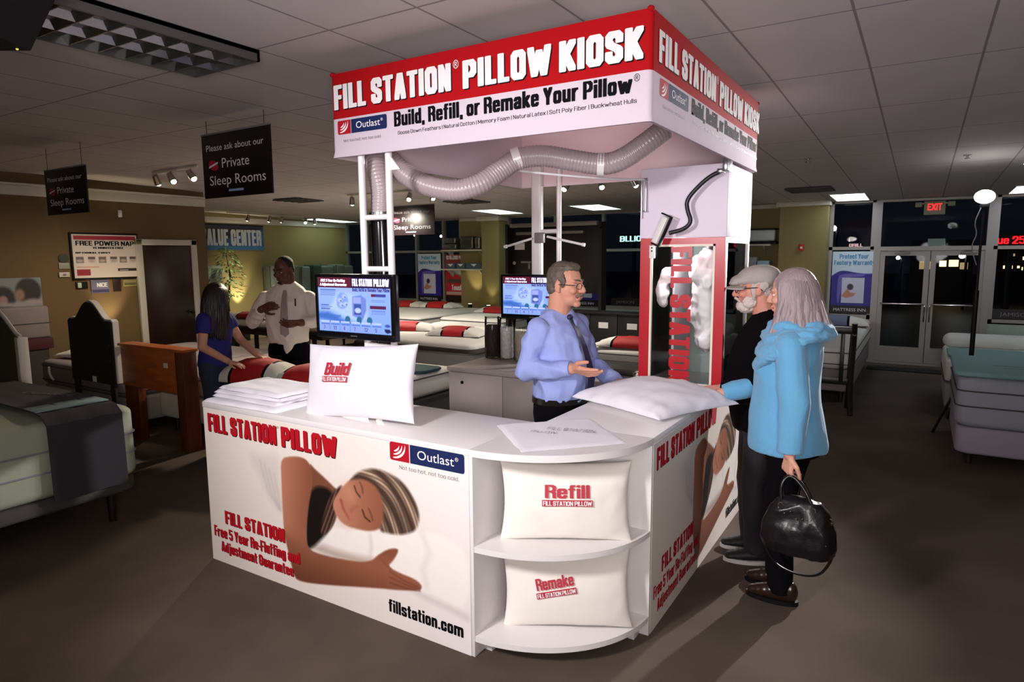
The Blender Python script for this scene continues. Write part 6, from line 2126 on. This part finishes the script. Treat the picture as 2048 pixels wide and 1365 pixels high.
def sleeve(mb, F, sh, el, wr, r=(.078, .062, .05), cut=1.0):
    a, b, c = F(*sh), F(*el), F(*wr)
    mb.cap(a, b, r[0], r[1], 16)
    if cut > 0:
        mb.ell(b, (r[1],) * 3, 14)
        mb.cyl(b, b.lerp(c, cut), r[1], r[2], 18)


def limb(mb, F, pts, rs, n=14):
    for (p, q, r0, r1) in zip(pts[:-1], pts[1:], rs[:-1], rs[1:]):
        mb.cap(F(*p), F(*q), r0, r1, n)


def inflate(secs, d):
    return [(z, cf, cl, rf + d, rl + d) for (z, cf, cl, rf, rl) in secs]


def shoe(F, heel, toe, name, m, parent, h=.075, w=.045, sole=None):
    """heel, toe in local (f, l)"""
    hv, tv = Vector(heel), Vector(toe)
    b = MB()
    A, B = F(heel[0], heel[1], 0), F(toe[0], toe[1], 0)
    d = (B - A).normalized()
    up = Vector((0, 0, 1))
    s_ = up.cross(d)
    L = (B - A).length
    for k in range(7):
        t = k / 6
        c = A + d * (.04 + (L - .08) * t)
        hh = h * (1 - .55 * t ** 1.3) if t > .25 else h
        b.ell(c + up * (hh * .5 + .012), (w * (.78 + .3 * math.sin(PI * min(1, t * .9 + .1))), w * (.78 + .3 * math.sin(PI * min(1, t * .9 + .1))), hh * .56), 14)
    o = obj(name, remesh(b, name, m, .007, 3), None, parent)
    so = MB()
    n = 20
    prof = []
    for k in range(n):
        th = 2 * PI * k / n
        t = .5 + .5 * math.cos(th)
        wd = w * (.92 + .16 * math.sin(PI * (.25 + .6 * t)))
        prof.append(A + d * (.5 * L + (.5 * L) * math.cos(th)) + s_ * (wd * math.sin(th)))
    vs = [p + up * .0 for p in prof] + [p + up * .022 for p in prof]
    so.add(vs, [tuple(reversed(range(n))), tuple(range(n, 2 * n))] + [(k, (k + 1) % n, n + (k + 1) % n, n + k) for k in range(n)])
    obj('sole', so, sole or M_BLACK, o)
    return o


def hair_locks(H, n, length, radius, out_, skip, m, parent, seed, name='hair', top=.108, wave=.006, flick=.02, cap_=True, fall=None):
    rnd = random.Random(seed)
    b = MB()
    if cap_:
        b.ell(H.p(-.022, 0, .036), (.100 * H.k, .088 * H.k, .093 * H.k), 24, H.M, k=14)
    for i in range(n):
        az = math.radians(skip + (360 - 2 * skip) * (i + .5) / n + rnd.uniform(-2, 2))
        dx, dy = math.cos(az), math.sin(az)
        ln = length * (1 + rnd.uniform(-.06, .05))
        pts = []
        part = .03
        pts.append(H.p(-.01 + .02 * dx, part * (1 if dy > 0 else -1) * .4, top - .002))
        pts.append(H.p(-.015 + .062 * dx, .055 * dy, top - .018))
        pts.append(H.p(-.018 + .098 * dx * (1 if dx < 0 else .92), .083 * dy, .045))
        base = H.p(-.02 + .106 * dx * (1 if dx < 0 else .90), .094 * dy, -.03)
        pts.append(base)
        outd = (H.f * dx + H.l * dy)
        for k in range(1, 5):
            t = k / 4
            q = base + Vector((0, 0, -1)) * ((ln - .13) * t) + outd * (out_ * math.sin(PI * t * .75) + flick * t ** 3)
            if fall:
                q += Vector(fall) * t * t
            q += Vector((rnd.uniform(-1, 1), rnd.uniform(-1, 1), 0)) * wave
            pts.append(q)
        P = smooth_path(pts, 2)
        k_ = len(P)
        rr = [radius * (.55 + .45 * min(1, 4 * j / k_)) * (1 - .75 * max(0, (j / k_ - .72) / .28)) for j in range(k_)]
        b.tube(P, rr, 7, flat=.62)
    return obj(name, b, m, parent, smooth=80)


M_TROU = mat('black_trousers', (8, 7, 10), .95, spec=.1, bump=.1, bscale=30)
M_SHOEB = mat('black_shoe_leather', (16, 14, 14), .3)


def legs_and_trousers(body, F, hipz, hl, feet, parent, m, rhip=.095, hipsec=None, cuffz=.06, name='trousers'):
    tr = MB()
    for sgn, (ff, fl) in zip((1, -1), feet):
        hip, knee, ank = (0.0, sgn * hl, hipz), (ff * .5 + .02, sgn * hl * .5 + fl * .5, hipz * .54), (ff - .02, fl, .085)
        limb(body, F, [hip, knee, ank], [rhip * .85, .055, .036])
        a, b, c = F(*hip), F(*knee), F(ff - .02, fl, cuffz)
        tr.cap(a, b, rhip, .072, 16)
        tr.ell(b, (.072, .072, .08), 14)
        tr.cyl(b, c, .072, .062, 18)
    if hipsec:
        tr.loft(hipsec, F)
    return obj(name, remesh(tr, name, m, .009, 3, .004, 7), None, parent)


# ---------------------------------------------------------------- salesman in the light blue shirt
def man_blue():
    pos, yaw = (-1.755, 3.36, 0), math.radians(-12)
    t = thing('person', 'grey haired man in a light blue shirt and navy tie gesturing behind the counter', 'person', pos)
    F = frame(pos, yaw)
    SK = skin_mat('skin_fair_pink', (206, 148, 124))
    secs = [(.84, 0, 0, .125, .16), (.90, .015, 0, .145, .17), (.96, .03, 0, .160, .175), (1.04, .04, 0, .165, .178), (1.14, .03, 0, .155, .182), (1.24, .012, 0, .138, .188), (1.32, -.004, 0, .112, .182), (1.37, -.012, 0, .085, .13), (1.41, -.014, 0, .062, .072)]
    body = MB()
    body.loft(inflate(secs, -.012), F)
    H = Head(F(.045, 0, 1.553), math.radians(0), math.radians(4), 1.03)
    H.skull(body, F(-.012, 0, 1.36), .062, 1.08, 1.1)
    rs, re, rw = (-.01, -.180, 1.305), (-.06, -.225, 1.085), (.225, -.165, 1.115)
    ls, le, lw = (-.01, .180, 1.305), (.03, .25, 1.07), (.27, .20, .985)
    for a, b, c in ((rs, re, rw), (ls, le, lw)):
        limb(body, F, [a, b, c], [.055, .045, .031])
    fwd = F(1, 0, 0) - F(0, 0, 0)
    lft = F(0, 1, 0) - F(0, 0, 0)
    up = Vector((0, 0, 1))
    hand(body, F(.23, -.165, 1.115), fwd * .97 + lft * .08 - up * .1, up * .75 + lft * .55, -1, 1.1, .16, .06, curls=(.08, .16, .24, .32))
    hand(body, F(.275, .195, .985), fwd * .9 - lft * .4 - up * .15, -up, 1, 1.02, .25)
    tro = legs_and_trousers(body, F, .83, .085, ((.0, .11), (.02, -.11)), t, M_TROU, .10, [(.78, .0, 0, .13, .175), (.86, .005, 0, .142, .178), (.905, .015, 0, .152, .178)])
    bd = obj('body', remesh(body, 'body', SK, .005, 3), None, t)
    sh = MB()
    sh.loft(inflate(secs, .006)[1:], F)
    sleeve(sh, F, rs, re, rw, (.070, .064, .046), .93)
    sleeve(sh, F, ls, le, lw, (.070, .064, .046), .93)
    M_SB = mat('light_blue_shirt_cotton', (150, 164, 222), .75, bump=.12, bscale=16)
    so = obj('shirt', remesh(sh, 'shirt', M_SB, .007, 2, .017, 8.0, (1, 1, .9), 2.0), None, t)
    cu = MB()
    for el, wr in ((re, rw), (le, lw)):
        a, b = F(*el), F(*wr)
        d = (b - a).normalized()
        q = a.lerp(b, .93)
        cu.cyl(q - d * .045, q + d * .012, .047, .044, 20)
    obj('cuff', cu, M_SB, so)
    co = MB()
    n = 28
    vs, fs = [], []
    for j in range(n):
        th = 2 * PI * j / n
        c_, s_ = math.cos(th), math.sin(th)
        fr_ = .5 + .5 * c_
        for (r_, dz) in ((.066, .0), (.062, .044 - .014 * fr_), (.069, .040 - .014 * fr_), (.084, -.004 - .022 * fr_)):
            vs.append(F(-.012 + r_ * c_ * 1.02, r_ * s_ * 1.08, 1.392 - .03 * fr_ + dz))
    for j in range(n):
        for k in range(4):
            fs.append((j * 4 + k, j * 4 + (k + 1) % 4, ((j + 1) % n) * 4 + (k + 1) % 4, ((j + 1) % n) * 4 + k))
    obj('collar', co.add(vs, fs), M_SB, so)
    tie = strip(F, [(.066, 1.375), (.088, 1.345), (.128, 1.30), (.170, 1.22), (.206, 1.12), (.222, 1.04), (.212, .96), (.198, .93)], [.03, .034, .042, .056, .068, .078, .08, .01], .008)
    obj('tie', tie, mat('navy_tie_silk', (28, 30, 66), .35), t)
    obj('tie_knot', MB().ell(F(.074, 0, 1.372), (.018, .022, .018), 12), mat('navy_tie_silk', (28, 30, 66), .35), t)
    bl = MB()
    bl.loft([(.885, .01, 0, .157, .186), (.918, .016, 0, .16, .186)], F, 32)
    obj('belt', bl, M_SHOEB, t)
    HM = mat('grey_brown_hair', (92, 80, 72), .6, bump=.5, bscale=60, var=.35, vscale=40, stretch=(1, 1, .3))
    hb = MB()
    H.e(hb, (-.026, 0, .042), (.090, .081, .090), 24, 14)
    H.e(hb, (-.056, 0, -.005), (.055, .072, .072), 20)
    H.e(hb, (.02, 0, .098), (.055, .055, .032), 18)
    for q in (-1, 1):
        H.e(hb, (.018, q * .074, .02), (.016, .008, .034), 12)
    obj('hair', remesh(hb, 'hair', HM, .006, 2, .004, 40), None, bd, label='short grey hair')
    H.eyes(bd, (70, 80, 90), SK)
    H.brows(bd, HM)
    H.lips(bd, (170, 96, 88))
    H.glasses(bd)
    ms = MB()
    ms.tube(smooth_path([H.p(.080, -.032, -.056), H.p(.100, -.014, -.044), H.p(.104, 0, -.041), H.p(.100, .014, -.044), H.p(.080, .032, -.056)], 2), .0085, 8)
    obj('moustache', ms, mat('moustache_hair', (120, 102, 90), .8), bd, label='grey brown moustache')
    for k, l_ in enumerate((.1, -.1)):
        shoe(F, (-.07, l_), (.19, l_ * 1.2), 'shoe', M_SHOEB, t)


# ---------------------------------------------------------------- man in the grey cap
def man_cap():
    pos, yaw = (-.715, 3.79, 0), math.radians(200)
    t = thing('person', 'bearded man in a grey flat cap and black sweater beside the machine', 'person', pos)
    F = frame(pos, yaw)
    SK = skin_mat('skin_ruddy', (204, 140, 122))
    secs = [(.76, 0, 0, .14, .18), (.86, .01, 0, .152, .182), (.95, .025, 0, .162, .182), (1.05, .032, 0, .162, .182), (1.15, .025, 0, .150, .184), (1.24, .008, 0, .135, .186), (1.315, -.006, 0, .112, .182), (1.36, -.014, 0, .085, .132), (1.40, -.016, 0, .066, .074)]
    body = MB()
    body.loft(inflate(secs, -.014), F)
    H = Head(F(.055, 0, 1.535), math.radians(194), math.radians(6), 1.02)
    H.skull(body, F(-.01, 0, 1.36), .062, 1.05, 1.15)
    ls, le, lw = (-.01, .185, 1.30), (.0, .235, 1.06), (.225, .105, .99)
    rs, re, rw = (-.01, -.185, 1.30), (-.06, -.22, 1.06), (-.04, -.20, .82)
    for a, b, c in ((rs, re, rw), (ls, le, lw)):
        limb(body, F, [a, b, c], [.055, .045, .031])
    fwd, lft, up = F(1, 0, 0) - F(0, 0, 0), F(0, 1, 0) - F(0, 0, 0), Vector((0, 0, 1))
    hand(body, F(.228, .102, .99), fwd * .9 - lft * .05 - up * .25, lft * -.5 - up * .7, -1, 1.0, .45)
    hand(body, F(-.04, -.20, .81), fwd * .15 - up * .9, lft, 1, 1.0, .3)
    legs_and_trousers(body, F, .82, .085, ((.03, .075), (.03, -.09)), t, mat('dark_grey_jeans', (34, 31, 36), .85, bump=.12, bscale=40), .10, [(.74, 0, 0, .13, .17), (.84, .005, 0, .145, .175)])
    bd = obj('body', remesh(body, 'body', SK, .005, 3), None, t)
    sh = MB()
    sh.loft(inflate(secs, .008), F)
    sleeve(sh, F, rs, re, rw, (.082, .066, .05), .95)
    sleeve(sh, F, ls, le, lw, (.082, .066, .05), .95)
    sh.cyl(F(-.016, 0, 1.36), F(-.006, 0, 1.425), .078, .070, 20)
    obj('sweater', remesh(sh, 'sweater', mat('black_wool', (8, 7, 9), .95, spec=.1, bump=.1, bscale=60), .008, 3, .006, 8, (1, 1, .8), 6.0), None, t)
    CM = mat('grey_wool_cap', (168, 161, 158), .9, bump=.3, bscale=140, var=.08, vscale=120)
    cp_ = MB()
    H.e(cp_, (-.020, 0, .062), (.112, .094, .062), 26, 14)
    H.e(cp_, (.052, 0, .050), (.075, .078, .036), 22)
    H.e(cp_, (.090, 0, .038), (.045, .062, .016), 20)
    H.e(cp_, (-.055, 0, .045), (.068, .086, .052), 20)
    c_ = obj('cap', remesh(cp_, 'cap', CM, .006, 3), None, bd, label='grey flat cap')
    vz = MB()
    vs, fs = [], []
    n = 14
    for lay in (0, 1):
        for j in range(n + 1):
            a = -1.15 + 2.3 * j / n
            for (r_, dz) in ((.078, .030), (.105, .030), (.132 + .012 * math.cos(a), .021)):
                vs.append(H.p(.01 + r_ * math.cos(a) * .98, r_ * math.sin(a) * .72, dz - .012 * abs(math.sin(a)) - (.007 if lay else 0)))
    m1 = (n + 1) * 3
    for lay in (0, 1):
        for j in range(n):
            for k in range(2):
                a = lay * m1 + j * 3 + k
                q = (a, a + 1, a + 4, a + 3)
                fs.append(q if lay else q[::-1])
    for j in range(n):
        for k in (0, 2):
            a = j * 3 + k
            fs.append((a, a + 3, m1 + a + 3, m1 + a))
    for j in (0, n):
        for k in range(2):
            a = j * 3 + k
            fs.append((a, m1 + a, m1 + a + 1, a + 1))
    obj('visor', vz.add(vs, fs), CM, c_)
    HM = mat('white_grey_hair', (186, 176, 172), .75, bump=.6, bscale=90)
    hb = MB()
    H.e(hb, (-.062, 0, -.018), (.044, .070, .056), 20)
    for q in (-1, 1):
        H.e(hb, (-.03, q * .074, .012), (.036, .012, .03), 12)
        H.e(hb, (.014, q * .074, -.012), (.014, .009, .05), 12)
    obj('hair', remesh(hb, 'hair', HM, .006, 2, .005, 50), None, bd, label='white hair below the cap')
    be_ = MB()
    H.e(be_, (.050, 0, -.094), (.050, .052, .036), 20)
    H.e(be_, (.083, 0, -.088), (.024, .036, .028), 16)
    for q in (-1, 1):
        H.e(be_, (.036, q * .056, -.066), (.036, .014, .034), 14)
        be_.cap(H.p(.104, q * .003, -.043), H.p(.086, q * .032, -.060), .009, .007, 8)
    obj('beard', remesh(be_, 'beard', mat('white_beard', (206, 192, 186), .85, bump=.6, bscale=90), .005, 2, .005, 60), None, bd, label='short white beard and moustache')
    H.eyes(bd, (70, 74, 80), SK)
    H.glasses(bd, (28, 24, 26), .0021)
    SO = mat('white_rubber_sole', (205, 200, 200), .5)
    for k, l_ in enumerate((.075, -.09)):
        shoe(F, (-.09, l_), (.185, l_ * 1.1), 'sneaker', mat('black_sneaker', (18, 16, 20), .6), t, .085, .048, SO)


# ---------------------------------------------------------------- woman in light blue
def woman_blue():
    pos, yaw = (-.495, 3.42, 0), math.radians(176)
    t = thing('person', 'silver haired woman in a light blue cowl sweater carrying a black handbag', 'person', pos)
    F = frame(pos, yaw)
    SK = skin_mat('skin_light', (212, 156, 136))
    secs = [(.765, .02, 0, .178, .20), (.80, .022, 0, .180, .20), (.90, .03, 0, .172, .192), (1.0, .035, 0, .158, .178), (1.08, .035, 0, .148, .170), (1.16, .035, 0, .148, .172), (1.22, .028, 0, .144, .174), (1.29, .004, 0, .116, .170), (1.34, -.01, 0, .085, .13), (1.38, -.012, 0, .06, .07)]
    body = MB()
    bs = [(.78, 0, 0, .12, .16), (.95, .01, 0, .115, .145), (1.1, .01, 0, .112, .14), (1.22, .02, 0, .12, .15), (1.3, 0, 0, .095, .15), (1.36, -.012, 0, .06, .08), (1.40, -.01, 0, .05, .055)]
    body.loft(bs, F)
    H = Head(F(.035, .0, 1.528), math.radians(181), math.radians(8), .98)
    H.skull(body, F(-.012, 0, 1.34), .052, .92, .95)
    rs, re, rw = (-.005, -.165, 1.295), (.13, -.195, 1.06), (.385, -.06, .985)
    ls, le, lw = (-.01, .17, 1.295), (-.055, .225, 1.05), (-.045, .235, .80)
    for a, b, c in ((rs, re, rw), (ls, le, lw)):
        limb(body, F, [a, b, c], [.048, .040, .027])
    fwd, lft, up = F(1, 0, 0) - F(0, 0, 0), F(0, 1, 0) - F(0, 0, 0), Vector((0, 0, 1))
    hand(body, F(.39, -.058, .983), fwd * .97 + lft * .2 - up * .12, -up * .95 - lft * .2, 1, .95, .12, .12)
    hand(body, F(-.045, .235, .80), -up * 1.0 + fwd * .1, -lft * .6 - fwd * .6, -1, .95, .95, .02, .25)
    legs_and_trousers(body, F, .80, .075, ((.02, .085), (.07, -.06)), t, M_TROU, .095, [(.74, 0, 0, .13, .165), (.83, .0, 0, .135, .165)], .05)
    bd = obj('body', remesh(body, 'body', SK, .005, 3), None, t)
    sh = MB()
    sh.loft(inflate(secs, .004), F)
    sh.ell(F(.115, .07, 1.17), (.065, .065, .07), 16)
    sh.ell(F(.115, -.07, 1.17), (.065, .065, .07), 16)
    sleeve(sh, F, rs, re, rw, (.074, .064, .047), .94)
    sleeve(sh, F, ls, le, lw, (.076, .068, .056), .97)
    M_SW = mat('light_blue_knit', (98, 164, 206), .85, bump=.25, bscale=150, sheen=.3)
    sw_ = obj('sweater', remesh(sh, 'sweater', M_SW, .007, 3, .007, 7, (1, 1, .6), 4.0), None, t)
    cw = MB()
    for k, (zc, r_, th, tf) in enumerate(((1.375, .10, .036, .02), (1.345, .128, .038, .06), (1.308, .152, .038, .10), (1.272, .168, .034, .14))):
        pts = []
        for j in range(30):
            a = 2 * PI * j / 30
            c_, s_ = math.cos(a), math.sin(a)
            pts.append(F(.012 + r_ * .92 * c_, r_ * 1.2 * s_, zc - tf * .55 * c_ + .012 * math.sin(2 * a + k * 1.3) + .006 * math.sin(5 * a + k)))
        cw.tube(pts, th, 10, closed=True, flat=.8)
    obj('cowl_collar', remesh(cw, 'cowl_collar', M_SW, .007, 2, .008, 16, (1, 1, 2.2), 3.0), None, sw_)
    HM = mat('silver_lavender_hair', (158, 140, 144), .5, bump=.5, bscale=120, var=.38, vscale=26, stretch=(1, 1, .12))
    hair_locks(H, 92, .305, .0165, .018, 47, HM, bd, 21, flick=.055, wave=.006)
    H.eyes(bd, (80, 84, 90), SK)
    H.brows(bd, HM)
    H.lips(bd, (186, 84, 88))
    BM = mat('dark_brown_boot_leather', (40, 26, 20), .25)
    shoe(F, (-.085, .085), (.165, .10), 'boot', BM, t, .10, .043)
    shoe(F, (-.03, -.06), (.215, -.05), 'boot', BM, t, .10, .043)
    return F


def handbag(F):
    M_BAG = mat('black_patent_leather', (16, 12, 16), .32, bump=.5, bscale=14)
    c = F(-.10, .255, .50)
    t = thing('handbag', 'shiny black handbag with a hanging strap held by the woman in light blue', 'bag', (c.x, c.y, 0.36))
    b = MB()
    for k in range(7):
        z = .375 + .035 * k
        w = .165 - .012 * max(0, k - 2) ** 1.25
        b.ell(F(-.10, .255, z), (w, w * .5, .035), 22, Matrix((F(1, 0, 0) - F(0, 0, 0), F(0, 1, 0) - F(0, 0, 0), Vector((0, 0, 1)))).transposed())
    b.loft([(.352, -.10, .255, .15, .075), (.40, -.10, .255, .168, .085), (.48, -.10, .255, .158, .08), (.56, -.10, .255, .125, .06), (.605, -.10, .255, .09, .04)], F, 30, e=2.6)
    o = obj('bag_body', remesh(b, 'bag_body', M_BAG, .007, 2, .008, 13, (1, 1, .5), 8), None, t)
    obj('handle', MB().tube(smooth_path([F(-.16, .235, .575), F(-.12, .235, .67), F(-.055, .235, .722), F(-.015, .235, .67), F(-.03, .235, .58)], 3), .008, 10), M_BAG, t)
    obj('handle', MB().tube(smooth_path([F(-.17, .285, .575), F(-.12, .275, .67), F(-.055, .25, .716), F(-.02, .275, .67), F(-.03, .285, .58)], 3), .008, 10), M_BAG, t)
    obj('shoulder_strap', MB().tube(smooth_path([F(-.235, .26, .53), F(-.265, .265, .44), F(-.245, .27, .34), F(-.20, .275, .265), F(-.10, .28, .25), F(.0, .275, .28), F(.05, .265, .37)], 3), .009, 8, flat=.45), M_BAG, t)
    hw = MB()
    for (f, l, z) in ((-.16, .225, .575), (-.03, .225, .575), (-.17, .295, .575), (-.03, .295, .575), (-.235, .26, .53), (-.235, .27, .43), (.05, .265, .40)):
        hw.add(*(lambda m_: (m_.v, m_.f))(MB().tube([F(f + .011 * math.cos(a), l + .004, z + .013 * math.sin(a)) for a in [2 * PI * k / 12 for k in range(12)]], .0028, 6, closed=True)))
    for k in range(9):
        u = k / 8
        hw.ell(F(-.03 - .20 * u, .335 - .02 * u, .575 - .14 * u * u - .02 * (k % 2)), (.004, .004, .004), 8)
    obj('metal_fitting', hw, mat('silver_fittings', (210, 208, 206), .15, 1.0), t, label='silver rings and studs')


# ---------------------------------------------------------------- man in the white shirt
def man_white():
    pos, yaw = (-5.235, 4.31, 0), math.radians(-50)
    t = thing('person', 'dark skinned man in a white shirt and grey tie gesturing between the beds', 'person', pos)
    F = frame(pos, yaw)
    SK = skin_mat('skin_deep_brown', (96, 58, 44))
    secs = [(.84, 0, 0, .125, .17), (.90, .01, 0, .14, .178), (.98, .025, 0, .155, .185), (1.08, .03, 0, .16, .192), (1.18, .025, 0, .155, .20), (1.28, .012, 0, .142, .208), (1.36, -.004, 0, .115, .20), (1.42, -.010, 0, .092, .155), (1.46, -.012, 0, .076, .105), (1.49, -.014, 0, .064, .074)]
    body = MB()
    body.loft(inflate(secs, -.012), F)
    H = Head(F(.045, -.01, 1.595), math.radians(-82), math.radians(16), 1.04)
    H.skull(body, F(-.012, 0, 1.42), .066, 1.1, 1.1)
    rs, re, rw = (-.01, -.205, 1.325), (.05, -.315, 1.115), (.245, -.19, 1.245)
    ls, le, lw = (-.01, .205, 1.325), (.03, .325, 1.10), (.265, .15, 1.11)
    for a, b, c in ((rs, re, rw), (ls, le, lw)):
        limb(body, F, [a, b, c], [.058, .048, .033])
    fwd, lft, up = F(1, 0, 0) - F(0, 0, 0), F(0, 1, 0) - F(0, 0, 0), Vector((0, 0, 1))
    hand(body, F(.248, -.185, 1.247), fwd * .35 + lft * .8 + up * .25, -fwd * .7 + lft * .2 - up * .3, 1, 1.1, .45, .1, curls=(.05, .5, .6, .7))
    hand(body, F(.268, .145, 1.112), fwd * .25 - lft * .95 - up * .05, -fwd * .6 + up * .6, -1, 1.1, .3, .1)
    legs_and_trousers(body, F, .83, .095, ((.0, .12), (.02, -.12)), t, M_TROU, .112, [(.76, .0, 0, .138, .19), (.86, .005, 0, .145, .185), (.895, .01, 0, .148, .182)])
    bd = obj('body', remesh(body, 'body', SK, .006, 3), None, t)
    sh = MB()
    sh.loft(inflate(secs, .008)[1:], F)
    sleeve(sh, F, rs, re, rw, (.076, .072, .05), .9)
    sleeve(sh, F, ls, le, lw, (.076, .072, .05), .9)
    sh.loft([(.80, .16, 0, .004, .004), (.85, .13, 0, .03, .05), (.92, .09, 0, .075, .12)], F, 20)
    M_SWH = mat('white_shirt_cotton', (226, 216, 208), .75, bump=.12, bscale=14)
    so = obj('shirt', remesh(sh, 'shirt', M_SWH, .008, 3, .011, 8, (1, 1, .8), 9.0), None, t)
    co = MB()
    vs, fs = [], []
    n = 26
    for j in range(n):
        th = 2 * PI * j / n
        c_, s_ = math.cos(th), math.sin(th)
        fr_ = .5 + .5 * c_
        for (r_, dz) in ((.070, .0), (.066, .044 - .014 * fr_), (.073, .040 - .014 * fr_), (.09, -.004 - .024 * fr_)):
            vs.append(F(-.012 + r_ * c_ * 1.02, r_ * s_ * 1.08, 1.452 - .03 * fr_ + dz))
    for j in range(n):
        for k in range(4):
            fs.append((j * 4 + k, j * 4 + (k + 1) % 4, ((j + 1) % n) * 4 + (k + 1) % 4, ((j + 1) % n) * 4 + k))
    obj('collar', co.add(vs, fs), M_SWH, so)
    obj('tie', strip(F, [(.074, 1.43), (.112, 1.375), (.160, 1.29), (.190, 1.19), (.202, 1.09), (.196, 1.0), (.186, .97)], [.03, .046, .058, .068, .076, .08, .01], .008), mat('grey_striped_tie', (150, 140, 142), .4), t)
    obj('shirt_pocket_pen', MB().cyl(F(.150, .10, 1.26), F(.146, .10, 1.33), .006, n=8), M_INK, so)
    HM = mat('black_cropped_hair', (26, 18, 16), .8, bump=.5, bscale=140)
    hb = MB()
    H.e(hb, (-.028, 0, .044), (.090, .079, .087), 24, 14)
    H.e(hb, (-.05, 0, .0), (.056, .073, .062), 20)
    obj('hair', remesh(hb, 'hair', HM, .006, 2), None, bd, label='cropped black hair')
    H.eyes(bd, (36, 24, 20), SK)
    H.brows(bd, HM)
    H.lips(bd, (122, 70, 62))
    obj('goatee', MB().tube(smooth_path([H.p(.09, -.02, -.085), H.p(.096, 0, -.098), H.p(.09, .02, -.085)], 2), .007, 8), HM, bd)
    for k, l_ in enumerate((.11, -.11)):
        shoe(F, (-.07, l_), (.2, l_ * 1.2), 'shoe', M_SHOEB, t)


# ---------------------------------------------------------------- woman with long dark hair
def woman_dark():
    pos, yaw = (-5.15, 3.45, 0), math.radians(20)
    t = thing('person', 'woman with long dark hair in a dark blue top leaning hands on a pillow', 'person', pos)
    F = frame(pos, yaw)
    SK = skin_mat('skin_warm', (204, 148, 122))
    secs = [(.80, -.01, 0, .122, .158), (.88, -.005, 0, .118, .150), (.98, .01, 0, .112, .138), (1.06, .02, 0, .112, .138), (1.14, .03, 0, .120, .145), (1.20, .028, 0, .108, .150), (1.25, .02, 0, .085, .12), (1.29, .018, 0, .058, .066)]
    body = MB()
    body.loft(inflate(secs, -.008), F)
    H = Head(F(.055, 0, 1.395), math.radians(92), math.radians(14), .95)
    H.skull(body, F(.02, 0, 1.25), .05, .92, .95)
    rs, re, rw = (.02, -.145, 1.205), (.03, -.205, .985), (.235, -.165, .865)
    ls, le, lw = (.02, .145, 1.205), (.12, .19, 1.0), (.33, .10, .885)
    for a, b, c in ((rs, re, rw), (ls, le, lw)):
        limb(body, F, [a, b, c], [.046, .037, .026])
    fwd, lft, up = F(1, 0, 0) - F(0, 0, 0), F(0, 1, 0) - F(0, 0, 0), Vector((0, 0, 1))
    hand(body, F(.24, -.164, .862), fwd * .95 + lft * .1 - up * .25, -up, 1, .92, .15, .14)
    hand(body, F(.335, .098, .882), fwd * .95 - lft * .15 - up * .2, -up, -1, .92, .15, .14)
    legs_and_trousers(body, F, .80, .075, ((-.01, .085), (.0, -.085)), t, mat('dark_blue_jeans', (36, 42, 62), .85, bump=.15, bscale=60), .095, [(.72, -.01, 0, .118, .155), (.83, -.008, 0, .122, .158)], name='jeans')
    bd = obj('body', remesh(body, 'body', SK, .006, 3), None, t)
    sh = MB()
    sh.loft(inflate(secs, .006), F)
    for a, b in ((rs, re), (ls, le)):
        p, q = F(*a), F(*b)
        sh.cap(p, p.lerp(q, .2), .066, .062, 16)
        sh.cyl(p, p.lerp(q, .5), .064, .060, 18)
    obj('top', remesh(sh, 'top', mat('dark_blue_jersey', (30, 28, 112), .8, bump=.1, bscale=20), .008, 3, .006, 9), None, t)
    HM = mat('dark_brown_long_hair', (30, 17, 14), .4, bump=.4, bscale=120, var=.3, vscale=30, stretch=(1, 1, .12))
    hair_locks(H, 78, .46, .017, .012, 47, HM, bd, 33, flick=.0, wave=.004, fall=(-.01, -.02, 0))
    H.eyes(bd, (50, 36, 30), SK)
    H.lips(bd, (170, 90, 86))
    for k, l_ in enumerate((.085, -.085)):
        shoe(F, (-.09, l_), (.14, l_ * 1.2), 'shoe', M_SHOEB, t, .07, .042)


man_blue()
man_cap()
handbag(woman_blue())
man_white()
woman_dark()
